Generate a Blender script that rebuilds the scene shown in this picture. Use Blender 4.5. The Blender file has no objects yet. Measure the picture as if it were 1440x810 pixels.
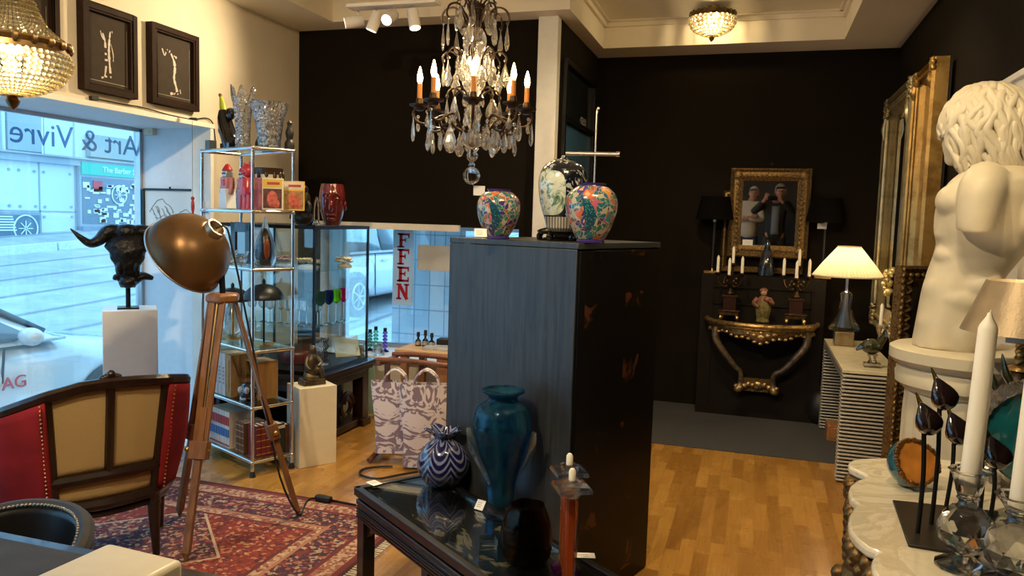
import bpy, bmesh, math, random
from math import sin, cos, pi, radians, atan2, hypot, sqrt
from mathutils import Vector, Matrix, Euler
random.seed(7)
SC = bpy.context.scene
COL = SC.collection
# ---------------------------------------------------------------- camera model (1440 x 810 frame)
FPX = 1085.0
_n = Vector((-372, 12392, FPX)).normalized()
_v = Vector((345, -84.6, FPX)).normalized()
_Z = -_n
_Y = (_v - _Z * _v.dot(_Z)).normalized()
_X = _Y.cross(_Z)
CAM = Vector((0, 0, 1.6))
def ray(px, py):
    d = Vector(((px - 720) / FPX, (py - 405) / FPX, 1.0))
    return Vector((_X.dot(d), _Y.dot(d), _Z.dot(d)))
def at_d(px, py, D): return CAM + ray(px, py) * D
def at_z(px, py, z):
    d = ray(px, py); return CAM + d * ((z - CAM.z) / d.z)
def at_y(px, py, y):
    d = ray(px, py); return CAM + d * (y / d.y)
def at_x(px, py, x):
    d = ray(px, py); return CAM + d * (x / d.x)
def proj(P):
    w = Vector(P) - CAM
    c = _X * w.x + _Y * w.y + _Z * w.z
    return 720 + FPX * c.x / c.z, 405 + FPX * c.y / c.z, c.z
def hz(P, py):
    lo, hi = -2.0, 5.0
    for _ in range(50):
        m = (lo + hi) / 2
        if proj((P[0], P[1], m))[1] > py: lo = m
        else: hi = m
    return m
cd = bpy.data.cameras.new('camera'); cam = bpy.data.objects.new('camera', cd); COL.objects.link(cam)
cd.sensor_fit = 'HORIZONTAL'; cd.sensor_width = 36; cd.lens = 36 * FPX / 1440; cd.clip_start = 0.02; cd.clip_end = 200
def _w(c): return Vector((_X.dot(c), _Y.dot(c), _Z.dot(c)))
cx, cy, cz = _w(Vector((1, 0, 0))), _w(Vector((0, -1, 0))), _w(Vector((0, 0, -1)))
cam.matrix_world = Matrix(((cx.x, cy.x, cz.x, 0), (cx.y, cy.y, cz.y, 0), (cx.z, cy.z, cz.z, 1.6), (0, 0, 0, 1)))
SC.camera = cam
# ---------------------------------------------------------------- scene graph helpers
def link(o, parent=None):
    COL.objects.link(o)
    if parent is not None: o.parent = parent
    return o
def props(o, label=None, cat=None, group=None, kind=None):
    if label: o['label'] = label
    if cat: o['category'] = cat
    if group: o['group'] = group
    if kind: o['kind'] = kind
    return o
def thing(name, label, cat, loc=(0, 0, 0), rz=0.0, group=None, rot=None):
    o = bpy.data.objects.new(name, None); link(o)
    o.empty_display_size = 0.05
    o.location = loc; o.rotation_euler = rot if rot else (0, 0, rz)
    return props(o, label, cat, group)
KIDS = {}
def copy_tree(o, parent=None):
    c = o.copy(); COL.objects.link(c)
    if parent is not None: c.parent = parent
    for ch in [k for k in bpy.data.objects if k.parent == o]:
        copy_tree(ch, c)
    return c
def dup(o, loc=None, rz=None, label=None, group=None, rot=None, scale=None):
    c = copy_tree(o)
    if loc is not None: c.location = loc
    if rz is not None: c.rotation_euler = (0, 0, rz)
    if rot is not None: c.rotation_euler = rot
    if scale is not None: c.scale = scale if hasattr(scale, '__len__') else (scale,) * 3
    if label: c['label'] = label
    if group: c['group'] = group
    return c
def smoothpts(pts, k=4, closed=False):
    P = [Vector(p) for p in pts]; n = len(P); out = []
    rng = range(n) if closed else range(n - 1)
    for i in rng:
        if closed: a, b, c, d = P[(i - 1) % n], P[i], P[(i + 1) % n], P[(i + 2) % n]
        else: a, b, c, d = P[max(i - 1, 0)], P[i], P[i + 1], P[min(i + 2, n - 1)]
        for j in range(k):
            t = j / k
            out.append(0.5 * ((2 * b) + (c - a) * t + (2 * a - 5 * b + 4 * c - d) * t * t + (3 * b - a - 3 * c + d) * t ** 3))
    if not closed: out.append(P[-1])
    return out
def interp(lst, t):
    n = len(lst) - 1; x = min(max(t, 0), 1) * n; i = min(int(x), n - 1); f = x - i
    return lst[i] * (1 - f) + lst[i + 1] * f
class MB:
    def __init__(s): s.v = []; s.f = []
    def add(s, vs, fs, m=None):
        b = len(s.v)
        s.v += [tuple(m @ Vector(p)) if m else tuple(p) for p in vs]
        s.f += [tuple(i + b for i in q) for q in fs]; return s
    def box(s, c, d, rz=0, rot=None, taper=1.0):
        x, y, z = d[0] / 2, d[1] / 2, d[2] / 2
        m = Matrix.Translation(c) @ (rot.to_matrix().to_4x4() if rot else Matrix.Rotation(rz, 4, 'Z'))
        t = taper
        vs = [(-x, -y, -z), (x, -y, -z), (x, y, -z), (-x, y, -z), (-x * t, -y * t, z), (x * t, -y * t, z), (x * t, y * t, z), (-x * t, y * t, z)]
        return s.add(vs, [(0, 3, 2, 1), (4, 5, 6, 7), (0, 1, 5, 4), (1, 2, 6, 5), (2, 3, 7, 6), (3, 0, 4, 7)], m)
    def beam(s, p0, p1, w, h=None, up=(0, 0, 1), taper=1.0):
        p0, p1 = Vector(p0), Vector(p1); h = h or w
        z = (p1 - p0); L = z.length; z.normalize(); u = Vector(up)
        if abs(z.dot(u)) > .98: u = Vector((1, 0, 0))
        x = u.cross(z).normalized(); y = z.cross(x)
        m = Matrix(((x.x, y.x, z.x, 0), (x.y, y.y, z.y, 0), (x.z, y.z, z.z, 0), (0, 0, 0, 1)))
        b = MB().box((0, 0, L / 2), (w, h, L), taper=taper)
        return s.add(b.v, b.f, Matrix.Translation(p0) @ m)
    def cyl(s, p0, p1, r0, r1=None, n=16):
        r1 = r0 if r1 is None else r1
        return s.tube([p0, p1], [r0, r1], n, k=1)
    def tube(s, pts, r, n=8, k=4, closed=False, flat=1.0):
        P = smoothpts(pts, k, closed) if k > 1 else [Vector(p) for p in pts]
        N = len(P)
        if not hasattr(r, '__len__'): R = [r] * N
        else: R = [interp(list(r), i / max(N - 1, 1)) for i in range(N)]
        vs = []; fs = []; prev = None
        for i, p in enumerate(P):
            if closed: t = P[(i + 1) % N] - P[i - 1]
            else: t = P[min(i + 1, N - 1)] - P[max(i - 1, 0)]
            if t.length < 1e-9: t = Vector((0, 0, 1))
            t.normalize()
            if prev is None:
                u = Vector((0, 0, 1)) if abs(t.z) < .9 else Vector((1, 0, 0))
                a = (u - t * u.dot(t)).normalized()
            else:
                a = prev - t * prev.dot(t)
                a = a.normalized() if a.length > 1e-6 else Vector((1, 0, 0))
            prev = a; b = t.cross(a)
            for j in range(n):
                q = 2 * pi * j / n
                vs.append(p + (a * cos(q) * flat + b * sin(q)) * R[i])
        M = N if closed else N - 1
        for i in range(M):
            for j in range(n):
                i2 = (i + 1) % N
                fs.append((i * n + j, i * n + (j + 1) % n, i2 * n + (j + 1) % n, i2 * n + j))
        if not closed:
            fs.append(tuple(range(n))[::-1]); fs.append(tuple((N - 1) * n + j for j in range(n)))
        return s.add(vs, fs)
    def lathe(s, prof, n=32, o=(0, 0, 0), k=1, mod=None, m=None):
        P = [(p.x, p.y) for p in smoothpts([(a, b, 0) for a, b in prof], k)] if k > 1 else prof
        vs = []; fs = []; N = len(P)
        for i, (r, z) in enumerate(P):
            for j in range(n):
                q = 2 * pi * j / n; rr = max(r, 1e-5) * (mod(q, i / (N - 1)) if mod else 1)
                vs.append((o[0] + rr * cos(q), o[1] + rr * sin(q), o[2] + z))
        for i in range(N - 1):
            for j in range(n):
                fs.append((i * n + j, i * n + (j + 1) % n, (i + 1) * n + (j + 1) % n, (i + 1) * n + j))
        if P[0][0] > 1e-4: fs.append(tuple(range(n))[::-1])
        if P[-1][0] > 1e-4: fs.append(tuple((N - 1) * n + j for j in range(n)))
        return s.add(vs, fs, m)
    def shell(s, prof, th, n=32, o=(0, 0, 0), k=1, mod=None):
        """open vessel: outer profile bottom to top, then the inner wall back down"""
        P = [(p.x, p.y) for p in smoothpts([(a, b, 0) for a, b in prof], k)] if k > 1 else list(prof)
        inner = [(max(r - th, 0.0005), z) for r, z in P]; z0 = P[0][1] + th
        inner = [(r, max(z, z0)) for r, z in inner][::-1]
        return s.lathe([(0.0, P[0][1])] + P + inner + [(0.0, z0)], n, o, 1, mod)
    def ell(s, c, r, n=16, m=10, rot=None):
        if not hasattr(r, '__len__'): r = (r, r, r)
        T = Matrix.Translation(c) @ (rot.to_matrix().to_4x4() if rot else Matrix.Identity(4))
        vs = [(0, 0, -r[2])]; fs = []
        for i in range(1, m):
            a = -pi / 2 + pi * i / m
            for j in range(n):
                q = 2 * pi * j / n; vs.append((r[0] * cos(a) * cos(q), r[1] * cos(a) * sin(q), r[2] * sin(a)))
        vs.append((0, 0, r[2])); L = len(vs) - 1
        for j in range(n): fs.append((0, 1 + (j + 1) % n, 1 + j))
        for i in range(m - 2):
            for j in range(n):
                a, b = 1 + i * n, 1 + (i + 1) * n
                fs.append((a + j, a + (j + 1) % n, b + (j + 1) % n, b + j))
        a = 1 + (m - 2) * n
        for j in range(n): fs.append((a + j, a + (j + 1) % n, L))
        return s.add(vs, fs, T)
    def prism(s, outline, z0, z1, m=None, inset=0.0):
        n = len(outline)
        if sum(outline[i][0] * outline[(i + 1) % n][1] - outline[(i + 1) % n][0] * outline[i][1] for i in range(n)) < 0: outline = outline[::-1]
        vs = [(x, y, z0) for x, y in outline] + [(x, y, z1) for x, y in outline]
        fs = [tuple(range(n))[::-1], tuple(range(n, 2 * n))] + [(i, (i + 1) % n, n + (i + 1) % n, n + i) for i in range(n)]
        return s.add(vs, fs, m)
    def grid(s, fn, nu, nv, cu=False, cv=False):
        vs = [fn(i / (nu if cu else nu - 1), j / (nv if cv else nv - 1)) for i in range(nu) for j in range(nv)]
        fs = []
        for i in range(nu if cu else nu - 1):
            for j in range(nv if cv else nv - 1):
                i2, j2 = (i + 1) % nu, (j + 1) % nv
                fs.append((i * nv + j, i2 * nv + j, i2 * nv + j2, i * nv + j2))
        return s.add(vs, fs)
    def join(s, o, m=None): return s.add(o.v, o.f, m)
    def build(s, name, mat, parent=None, smooth=40, bevel=0.0, solid=0.0, subsurf=0, seg=2):
        me = bpy.data.meshes.new(name); me.from_pydata([tuple(p) for p in s.v], [], s.f)
        bm = bmesh.new(); bm.from_mesh(me)
        bmesh.ops.remove_doubles(bm, verts=bm.verts, dist=1e-6)
        bmesh.ops.recalc_face_normals(bm, faces=bm.faces); bm.to_mesh(me); bm.free()
        me.materials.append(mat)
        if smooth:
            me.polygons.foreach_set('use_smooth', [True] * len(me.polygons)); me.set_sharp_from_angle(angle=radians(smooth))
        o = bpy.data.objects.new(name, me); link(o, parent)
        if solid:
            md = o.modifiers.new('solid', 'SOLIDIFY'); md.thickness = solid; md.offset = 0
        if bevel:
            md = o.modifiers.new('bevel', 'BEVEL'); md.width = bevel; md.segments = seg; md.limit_method = 'ANGLE'; md.angle_limit = radians(35)
        if subsurf:
            md = o.modifiers.new('sub', 'SUBSURF'); md.levels = md.render_levels = subsurf
        return o
def solo(name, mb, mat, label, cat, loc=(0, 0, 0), rz=0.0, group=None, rot=None, **kw):
    o = mb.build(name, mat, None, **kw); o.location = loc; o.rotation_euler = rot if rot else (0, 0, rz)
    return props(o, label, cat, group)
def struct(name, mb, mat, parent=None, **kw):
    o = mb.build(name, mat, parent, **kw)
    if parent is None: o['kind'] = 'structure'
    return o
def text(name, body, size, mat, parent, loc, rot, depth=0.002, align='CENTER', sx=1.0):
    cu = bpy.data.curves.new(name, 'FONT'); cu.body = body; cu.size = size; cu.extrude = depth; cu.align_x = align; cu.align_y = 'CENTER'
    cu.materials.append(mat); tmp = bpy.data.objects.new(name, cu); COL.objects.link(tmp)
    me = bpy.data.meshes.new_from_object(tmp.evaluated_get(bpy.context.evaluated_depsgraph_get())); bpy.data.objects.remove(tmp)
    o = bpy.data.objects.new(name, me); link(o, parent); o.location = loc; o.rotation_euler = rot; o.scale = (sx, 1, 1)
    return o
# ---------------------------------------------------------------- materials
class NT:
    def __init__(s, name):
        s.m = bpy.data.materials.new(name); s.m.use_nodes = True; s.t = s.m.node_tree; s.t.nodes.clear()
        s.out = s.t.nodes.new('ShaderNodeOutputMaterial')
    def n(s, typ, **kw):
        nd = s.t.nodes.new('ShaderNode' + typ)
        for k, v in kw.items():
            if k.startswith('i_'):
                key = k[2:].replace('_', ' '); inp = nd.inputs[int(key)] if key.isdigit() else nd.inputs[key]
                s.set(inp, v)
            else: setattr(nd, k, v)
        return nd
    def set(s, inp, v):
        if hasattr(v, 'is_linked') or hasattr(v, 'links'): s.t.links.new(v, inp)
        elif hasattr(v, '__len__'): inp.default_value = tuple(v) + ((1,) if len(v) == 3 and inp.type == 'RGBA' else ())
        else: inp.default_value = v
    def lk(s, a, b): s.t.links.new(a, b)
    def ramp(s, fac, stops, interp='LINEAR'):
        r = s.n('ValToRGB'); r.color_ramp.interpolation = interp
        e = r.color_ramp.elements
        while len(e) < len(stops): e.new(0.5)
        for i, (p, c) in enumerate(stops):
            e[i].position = p; e[i].color = tuple(c) + (1,) if len(c) == 3 else c
        s.lk(fac, r.inputs[0]); return r.outputs[0]
    def mix(s, fac, a, b, mode='MIX'):
        x = s.n('Mix', data_type='RGBA', blend_type=mode); x.clamp_factor = True
        s.set(x.inputs[0], fac); s.set(x.inputs[6], a); s.set(x.inputs[7], b); return x.outputs[2]
    def math(s, op, a, b=0.0, c=0.0):
        x = s.n('Math', operation=op); s.set(x.inputs[0], a); s.set(x.inputs[1], b); s.set(x.inputs[2], c); return x.outputs[0]
    def coord(s, which='Object', scale=(1, 1, 1), loc=(0, 0, 0), rot=(0, 0, 0)):
        c = s.n('TexCoord'); mp = s.n('Mapping'); s.lk(c.outputs[which], mp.inputs[0])
        mp.inputs['Scale'].default_value = scale; mp.inputs['Location'].default_value = loc; mp.inputs['Rotation'].default_value = rot
        return mp.outputs[0]
    def noise(s, vec, scale, detail=4, rough=.5, dist=0.0):
        x = s.n('TexNoise'); s.lk(vec, x.inputs['Vector']); x.inputs['Scale'].default_value = scale; x.inputs['Detail'].default_value = detail
        x.inputs['Roughness'].default_value = rough; x.inputs['Distortion'].default_value = dist; return x.outputs[0]
    def vor(s, vec, scale, feature='F1', out=0):
        x = s.n('TexVoronoi', feature=feature); s.lk(vec, x.inputs['Vector']); x.inputs['Scale'].default_value = scale; return x.outputs[out]
    def wave(s, vec, scale, dist=0.0, det=2, direction='X', typ='BANDS'):
        x = s.n('TexWave', wave_type=typ)
        if typ == 'BANDS': x.bands_direction = direction
        s.lk(vec, x.inputs['Vector']); x.inputs['Scale'].default_value = scale; x.inputs['Distortion'].default_value = dist; x.inputs['Detail'].default_value = det
        return x.outputs[1]
    def bump(s, h, strength=.3, dist=.01):
        b = s.n('Bump'); s.lk(h, b.inputs['Height']); b.inputs['Strength'].default_value = strength; b.inputs['Distance'].default_value = dist; return b.outputs[0]
    def pbr(s, color=(.5, .5, .5), rough=.5, metal=0.0, normal=None, trans=0.0, ior=1.45, coat=0.0, sheen=0.0, emit=None, estr=0.0, spec=.5, alpha=1.0):
        p = s.n('BsdfPrincipled'); I = p.inputs
        s.set(I['Base Color'], color); s.set(I['Roughness'], rough); s.set(I['Metallic'], metal)
        if normal is not None: s.lk(normal, I['Normal'])
        I['Transmission Weight'].default_value = trans; I['IOR'].default_value = ior; I['Coat Weight'].default_value = coat
        I['Sheen Weight'].default_value = sheen; I['Specular IOR Level'].default_value = spec
        if emit is not None: s.set(I['Emission Color'], emit); I['Emission Strength'].default_value = estr
        s.lk(p.outputs[0], s.out.inputs[0]); return s.m
def mat(name, color, rough=.5, metal=0.0, var=0.0, vscale=20, bump=0.0, bscale=60, bdist=.004, coat=0.0, sheen=0.0, spec=.5):
    t = NT(name); c = color; nrm = None
    if var or bump:
        co = t.coord()
        if var:
            nz = t.noise(co, vscale, 5)
            a = tuple(max(x * (1 - var), 0) for x in color); b = tuple(min(x * (1 + var), 1) for x in color)
            c = t.ramp(nz, [(.3, a), (.7, b)])
        if bump: nrm = t.bump(t.noise(co, bscale, 4), bump, bdist)
    return t.pbr(c, rough, metal, nrm, coat=coat, sheen=sheen, spec=spec)
def glass(name, color=(1, 1, 1), rough=0.0, ior=1.5, clear=0.35, ccol=None):
    t = NT(name)
    g = t.n('BsdfGlass'); g.inputs[0].default_value = (*color, 1); g.inputs['Roughness'].default_value = rough; g.inputs['IOR'].default_value = ior
    tr = t.n('BsdfTransparent'); tr.inputs[0].default_value = (*(ccol or color), 1)
    mx = t.n('MixShader'); mx.inputs[0].default_value = clear
    t.lk(g.outputs[0], mx.inputs[1]); t.lk(tr.outputs[0], mx.inputs[2]); t.lk(mx.outputs[0], t.out.inputs[0])
    return t.m
def sparkle(name, dif=.2, tint=(1, .98, .95), clear=.2):
    t = NT(name)
    g = t.n('BsdfGlass'); g.inputs[0].default_value = (*tint, 1); g.inputs['IOR'].default_value = 1.6
    tr = t.n('BsdfTransparent'); tr.inputs[0].default_value = (*tint, 1)
    tl = t.n('BsdfTranslucent'); tl.inputs[0].default_value = (*tint, 1); gl = t.n('BsdfGlossy'); gl.inputs['Roughness'].default_value = .12
    m1 = t.n('MixShader'); m1.inputs[0].default_value = clear; t.lk(g.outputs[0], m1.inputs[1]); t.lk(tr.outputs[0], m1.inputs[2])
    m2 = t.n('MixShader'); m2.inputs[0].default_value = .5; t.lk(tl.outputs[0], m2.inputs[1]); t.lk(gl.outputs[0], m2.inputs[2])
    m3 = t.n('MixShader'); m3.inputs[0].default_value = dif; t.lk(m1.outputs[0], m3.inputs[1]); t.lk(m2.outputs[0], m3.inputs[2]); t.lk(m3.outputs[0], t.out.inputs[0])
    return t.m
def pane(name, color=(.97, 1, .99), refl=.08):
    t = NT(name)
    tr = t.n('BsdfTransparent'); tr.inputs[0].default_value = (*color, 1)
    gl = t.n('BsdfGlossy'); gl.inputs['Roughness'].default_value = 0.0; gl.inputs[0].default_value = (1, 1, 1, 1)
    lw = t.n('LayerWeight'); lw.inputs[0].default_value = .25
    f = t.math('MULTIPLY_ADD', lw.outputs['Facing'], .35, refl * .3)
    mx = t.n('MixShader'); t.lk(f, mx.inputs[0]); t.lk(tr.outputs[0], mx.inputs[1]); t.lk(gl.outputs[0], mx.inputs[2]); t.lk(mx.outputs[0], t.out.inputs[0])
    return t.m
def emis(name, color, strength):
    t = NT(name); e = t.n('Emission'); e.inputs[0].default_value = (*color, 1); e.inputs[1].default_value = strength
    t.lk(e.outputs[0], t.out.inputs[0]); return t.m
def wood(name, c1, c2, scale=(2, 2, 14), rough=.35, axis='Z', coat=0.0):
    sc = {'Z': (12, 12, 1.2), 'X': (1.2, 12, 12), 'Y': (12, 1.2, 12)}[axis]
    t = NT(name); co = t.coord('Object', sc)
    nz = t.noise(co, 3, 6, .6, .6); c = t.ramp(nz, [(.3, c1), (.7, c2)])
    return t.pbr(c, rough, 0, t.bump(nz, .08, .003), coat=coat)
def gilt(name, hi=(.75, .5, .15), lo=(.16, .08, .02), scale=60, rough=.38):
    t = NT(name); co = t.coord(); nz = t.noise(co, scale, 5, .6); n2 = t.noise(co, 6, 3)
    c = t.ramp(nz, [(.36, lo), (.55, hi)]); c = t.mix(t.math('MULTIPLY', n2, .5), c, tuple(x * .7 for x in hi))
    return t.pbr(c, rough, .8, t.bump(nz, .5, .006))
M = {}
M['black_wall'] = mat('black_wall_paint', (.0085, .0060, .0036), .85, var=.15, vscale=2, bump=.1, bscale=120, spec=.15)
M['beige_wall'] = mat('cream_wall_paint', (.68, .61, .49), .7, var=.05, vscale=3, bump=.06, bscale=90)
M['white_paint'] = mat('white_paint', (.78, .76, .70), .5, var=.03)
M['ceiling'] = mat('ceiling_paint', (.84, .77, .64), .75, var=.03, vscale=2)
M['niche'] = mat('niche_white', (.74, .77, .80), .6, var=.03)
M['white_gloss'] = mat('white_lacquer', (.80, .77, .74), .35, var=.02)
M['cream_gloss'] = mat('cream_lacquer', (.74, .68, .52), .35, var=.03)
M['chrome'] = mat('chrome', (.78, .79, .80), .14, 1.0)
M['steel'] = mat('brushed_steel', (.55, .55, .56), .32, 1.0)
M['blackmetal'] = mat('black_metal', (.012, .011, .011), .4, .6)
M['black'] = mat('black_plain', (.008, .008, .008), .5)
M['blackgloss'] = mat('black_gloss', (.006, .006, .007), .12, coat=.5)
M['brass'] = mat('brass', (.62, .42, .16), .3, 1.0, var=.2)
M['bronze'] = mat('bronze', (.10, .075, .045), .42, .75, var=.5, vscale=25, bump=.25, bscale=40)
M['iron'] = mat('dark_bronze_iron', (.05, .03, .02), .4, .8, var=.4)
M['clear'] = glass('crystal_clear', (1, 1, 1), 0, 1.52, .38)
M['crystal'] = sparkle('cut_crystal', .13)
M['pane'] = pane('window_glass')
M['shelfglass'] = pane('shelf_glass', (.90, .96, .95), .1)
M['mirror'] = mat('mirror_silver', (.86, .85, .82), .015, 1.0)
def bumpglass(name, scale, strength, clear=.12, rough=0.0):
    t = NT(name); co = t.coord(); v = t.vor(co, scale, 'F1', 0); g = t.n('BsdfGlass'); g.inputs['IOR'].default_value = 1.55; g.inputs['Roughness'].default_value = rough
    t.lk(t.bump(v, strength, .012), g.inputs['Normal']); tr = t.n('BsdfTransparent'); gl = t.n('BsdfGlossy'); gl.inputs['Roughness'].default_value = .08; t.lk(t.bump(v, strength, .012), gl.inputs['Normal'])
    m1 = t.n('MixShader'); m1.inputs[0].default_value = clear; t.lk(g.outputs[0], m1.inputs[1]); t.lk(tr.outputs[0], m1.inputs[2])
    m2 = t.n('MixShader'); m2.inputs[0].default_value = .22; t.lk(m1.outputs[0], m2.inputs[1]); t.lk(gl.outputs[0], m2.inputs[2]); t.lk(m2.outputs[0], t.out.inputs[0]); return t.m
M['wax'] = mat('ivory_wax', (.90, .85, .72), .45)
M['paper'] = mat('white_paper', (.85, .84, .80), .7)
M['gold'] = gilt('gilded_wood')
M['darkgold'] = gilt('dark_gilded_wood', (.25, .155, .06), (.04, .022, .008), 70, .45)
M['bulb'] = emis('lit_bulb', (1, .66, .24), 50)
# ================================================================ setting
YB, YF, XL, XR, XC, ZC = 5.6, 7.0, -3.64, 1.02, -1.45, 3.08
def m_floor():
    t = NT('oak_strip_floor'); co = t.coord('Object', (1, 1, 1), rot=(0, 0, pi / 2))
    b = t.n('TexBrick'); t.lk(co, b.inputs['Vector'])
    b.offset = .37; b.offset_frequency = 2; b.squash = 1.0
    b.inputs['Color1'].default_value = (.22, .088, .012, 1); b.inputs['Color2'].default_value = (.52, .27, .058, 1); b.inputs['Mortar'].default_value = (.22, .11, .03, 1)
    b.inputs['Scale'].default_value = 1; b.inputs['Mortar Size'].default_value = .0012; b.inputs['Brick Width'].default_value = .42; b.inputs['Row Height'].default_value = .07; b.inputs['Bias'].default_value = -.1
    g = t.noise(t.coord('Object', (30, 2.2, 1)), 2.2, 6, .6, .8)
    c = t.mix(.38, b.outputs[0], t.ramp(g, [(.3, (.26, .115, .022)), (.72, (.56, .32, .08))]))
    r = t.math('MULTIPLY_ADD', t.noise(t.coord(), 5, 3), .12, .22)
    return t.pbr(c, r, 0, t.bump(b.outputs[1], .1, .001), coat=.25)
M['floor'] = m_floor()
def m_carpet():
    t = NT('grey_carpet'); co = t.coord(); n = t.noise(co, 220, 3, .7); n2 = t.noise(co, 9, 4)
    c = t.mix(n2, t.ramp(n, [(.3, (.030, .030, .034)), (.7, (.085, .085, .092))]), (.05, .05, .055))
    return t.pbr(c, .95, 0, t.bump(n, .5, .004))
M['carpet'] = m_carpet()
struct('floor', MB().box((-1.31, 1.3, -.05), (4.66, 8.64, .1)), M['floor'])
struct('floor_carpet', MB().box((-.215, 6.31, -.045), (2.47, 1.385, .1)), M['carpet'])
def wallbox(name, x0, x1, y0, y1, z0, z1, m):
    return struct(name, MB().box(((x0 + x1) / 2, (y0 + y1) / 2, (z0 + z1) / 2), (x1 - x0, y1 - y0, z1 - z0)), m, smooth=0)
def wallset(name, boxes, m):
    b = MB()
    for x0, x1, y0, y1, z0, z1 in boxes: b.box(((x0 + x1) / 2, (y0 + y1) / 2, (z0 + z1) / 2), (x1 - x0, y1 - y0, z1 - z0))
    return struct(name, b, m, smooth=0)
NT1, NG, NY = 2.17, -4.22, 4.50       # niche top, glass x, niche end
wallset('wall_left', [(XL - .12, XL, -3.1, YB + .12, NT1, ZC + .4), (XL - .12, XL, NY, YB + .12, 0, NT1), (XL - .12, XL, -3.1, -1.2, 0, NT1)], M['beige_wall'])
wallset('wall_window_niche', [(NG - .06, XL - .12, NY, NY + .1, -.1, NT1 + .1), (NG - .06, XL - .12, -1.3, -1.2, -.1, NT1 + .1), (NG - .06, XL - .12, -1.2, NY, NT1, NT1 + .1)], M['niche'])
struct('trim_1', MB().box((XL - .04, NY - .012, NT1 / 2), (.16, .03, NT1)).box((XL - .04, 1.65, NT1 + .012), (.17, 5.72, .03)), M['white_paint'])
wallset('floor_window_niche', [(NG - .06, XL, -1.2, NY, -.1, .0)], M['niche'])
SILL = .46
W2L, W2R = -3.50, -1.72
wallset('wall_back', [(XL, XC - .02, YB, YB + .12, 1.535, ZC + .4), (XL, W2L, YB, YB + .12, 0, 1.535), (W2R, XC - .02, YB, YB + .12, 0, 1.535), (W2L, W2R, YB, YB + .12, 0, SILL)], M['black_wall'])
wallset('wall_recess', [(XC - .12, XC, YB + .02, YF + .1, 0, ZC + .1)], M['black_wall'])
wallset('wall_far', [(XC - .1, XR + .1, YF, YF + .1, 0, ZC + .4)], M['black_wall'])
DY0, DY1, DZ = 3.02, 3.92, 2.16
wallset('wall_right', [(XR, XR + .12, DY1, YF + .1, 0, ZC + .4), (XR, XR + .12, -3.1, DY0, 0, ZC + .4), (XR, XR + .12, DY0, DY1, DZ, ZC + .4)], M['black_wall'])
wallset('wall_near', [(XL - .1, XR + .1, -3.1, -3.0, 0, ZC + .4)], mat('umber_wall', (.06, .052, .042), .7))
struct('trim_2', MB().box((-1.52, YB - .03, ZC / 2), (.15, .09, ZC)), M['white_paint'], bevel=.004)
# niche behind the second window
wallset('wall_window_niche_back', [(W2L, W2R, YB + .12, 6.2, 1.535, 1.6), (W2L - .06, W2L, YB + .12, 6.2, 0, 1.6), (W2R, W2R + .06, YB + .12, 6.2, 0, 1.6), (W2L, W2R, YB + .12, 6.2, SILL - .06, SILL)], M['niche'])
pL = at_y(488, 317, YB - .03); pR = at_y(646, 322, YB - .03)
struct('trim_6', MB().box((at_y(458, 400, 5.9).x, 5.9, .95), (.20, .12, 1.2)), mat('grey_pillar', (.34, .36, .38), .6))
struct('trim_3', MB().beam((-3.45, YB - .025, 1.525), (pR.x, YB - .025, 1.525), .035, .05), M['white_paint'])
# ceiling with one L-shaped tray
TX0, TX1, TX2, TY1, TY2, TZ = -3.2, -1.33, .567, 5.38, 6.62, 3.30
b = MB()
def slab(x0, x1, y0, y1, z0, z1): b.box(((x0 + x1) / 2, (y0 + y1) / 2, (z0 + z1) / 2), (x1 - x0, y1 - y0, z1 - z0))
TYN = -2.4
slab(XL - .1, TX0, -3.1, YB + .1, ZC, TZ + .06); slab(TX0, TX1, TY1, YB + .1, ZC, TZ + .06); slab(XC - .1, TX1, YB + .1, YF + .1, ZC, TZ + .06)
slab(TX1, TX2, TY2, YF + .1, ZC, TZ + .06); slab(TX2, XR + .1, -3.1, YF + .1, ZC, TZ + .06); slab(TX0, TX2, -3.1, TYN, ZC, TZ + .06)
slab(XL - .1, XR + .1, -3.1, YF + .1, TZ + .06, TZ + .12); slab(TX0, TX2, TYN, TY2, TZ, TZ + .07)
struct('ceiling', b, M['ceiling'], smooth=0)
b = MB()
ring = [(TX0, TYN), (TX0, TY1), (TX1, TY1), (TX1, TY2), (TX2, TY2), (TX2, TYN)]
for i in range(6):
    (xa, ya), (xb, yb) = ring[i], ring[(i + 1) % 6]
    b.beam((xa, ya, TZ - .025), (xb, yb, TZ - .025), .05, .05); b.beam((xa, ya, TZ - .006), (xb, yb, TZ - .006), .11, .012)
struct('trim_4', b, M['ceiling'])
# ---- window_1: big shop window with reversed lettering
w1 = struct('window_1', MB().box((NG, NY - .01, 1.08), (.035, .03, 2.16)).box((NG, 1.65, NT1 - .01), (.035, 5.7, .03)).box((NG, 1.65, .02), (.05, 5.7, .04)).box((NG, -1.18, 1.08), (.05, .04, 2.16)), M['steel'])
MB().box((NG, 1.65, 1.1), (.008, 5.66, 2.12)).build('glass_pane', M['pane'], w1)
mt_letter = glass('grey_lettering', (.4, .45, .55), .6, 1.0, .75, (.40, .46, .58))
pa = at_x(12, 187, NG); pb = at_x(185, 204, NG)
ty = (pa.y + pb.y) / 2
text('window_lettering', 'Art & Vivre', .20, mt_letter, w1, (NG - .012, 3.99, 2.035), (pi / 2, 0, -pi / 2), .001, sx=1.06)
# ---- window_2 behind the showcase
w2 = struct('window_2', MB().box((W2L + .02, 6.12, 1.0), (.04, .05, 1.08)).box((W2R - .02, 6.12, 1.0), (.04, .05, 1.08)).box((-2.6, 6.12, 1.52), (1.78, .05, .04)).box((-2.6, 6.12, SILL + .02), (1.78, .05, .04)), M['steel'])
MB().box((-2.6, 6.12, 1.0), (1.74, .008, 1.04)).build('glass_pane', M['pane'], w2)
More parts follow.
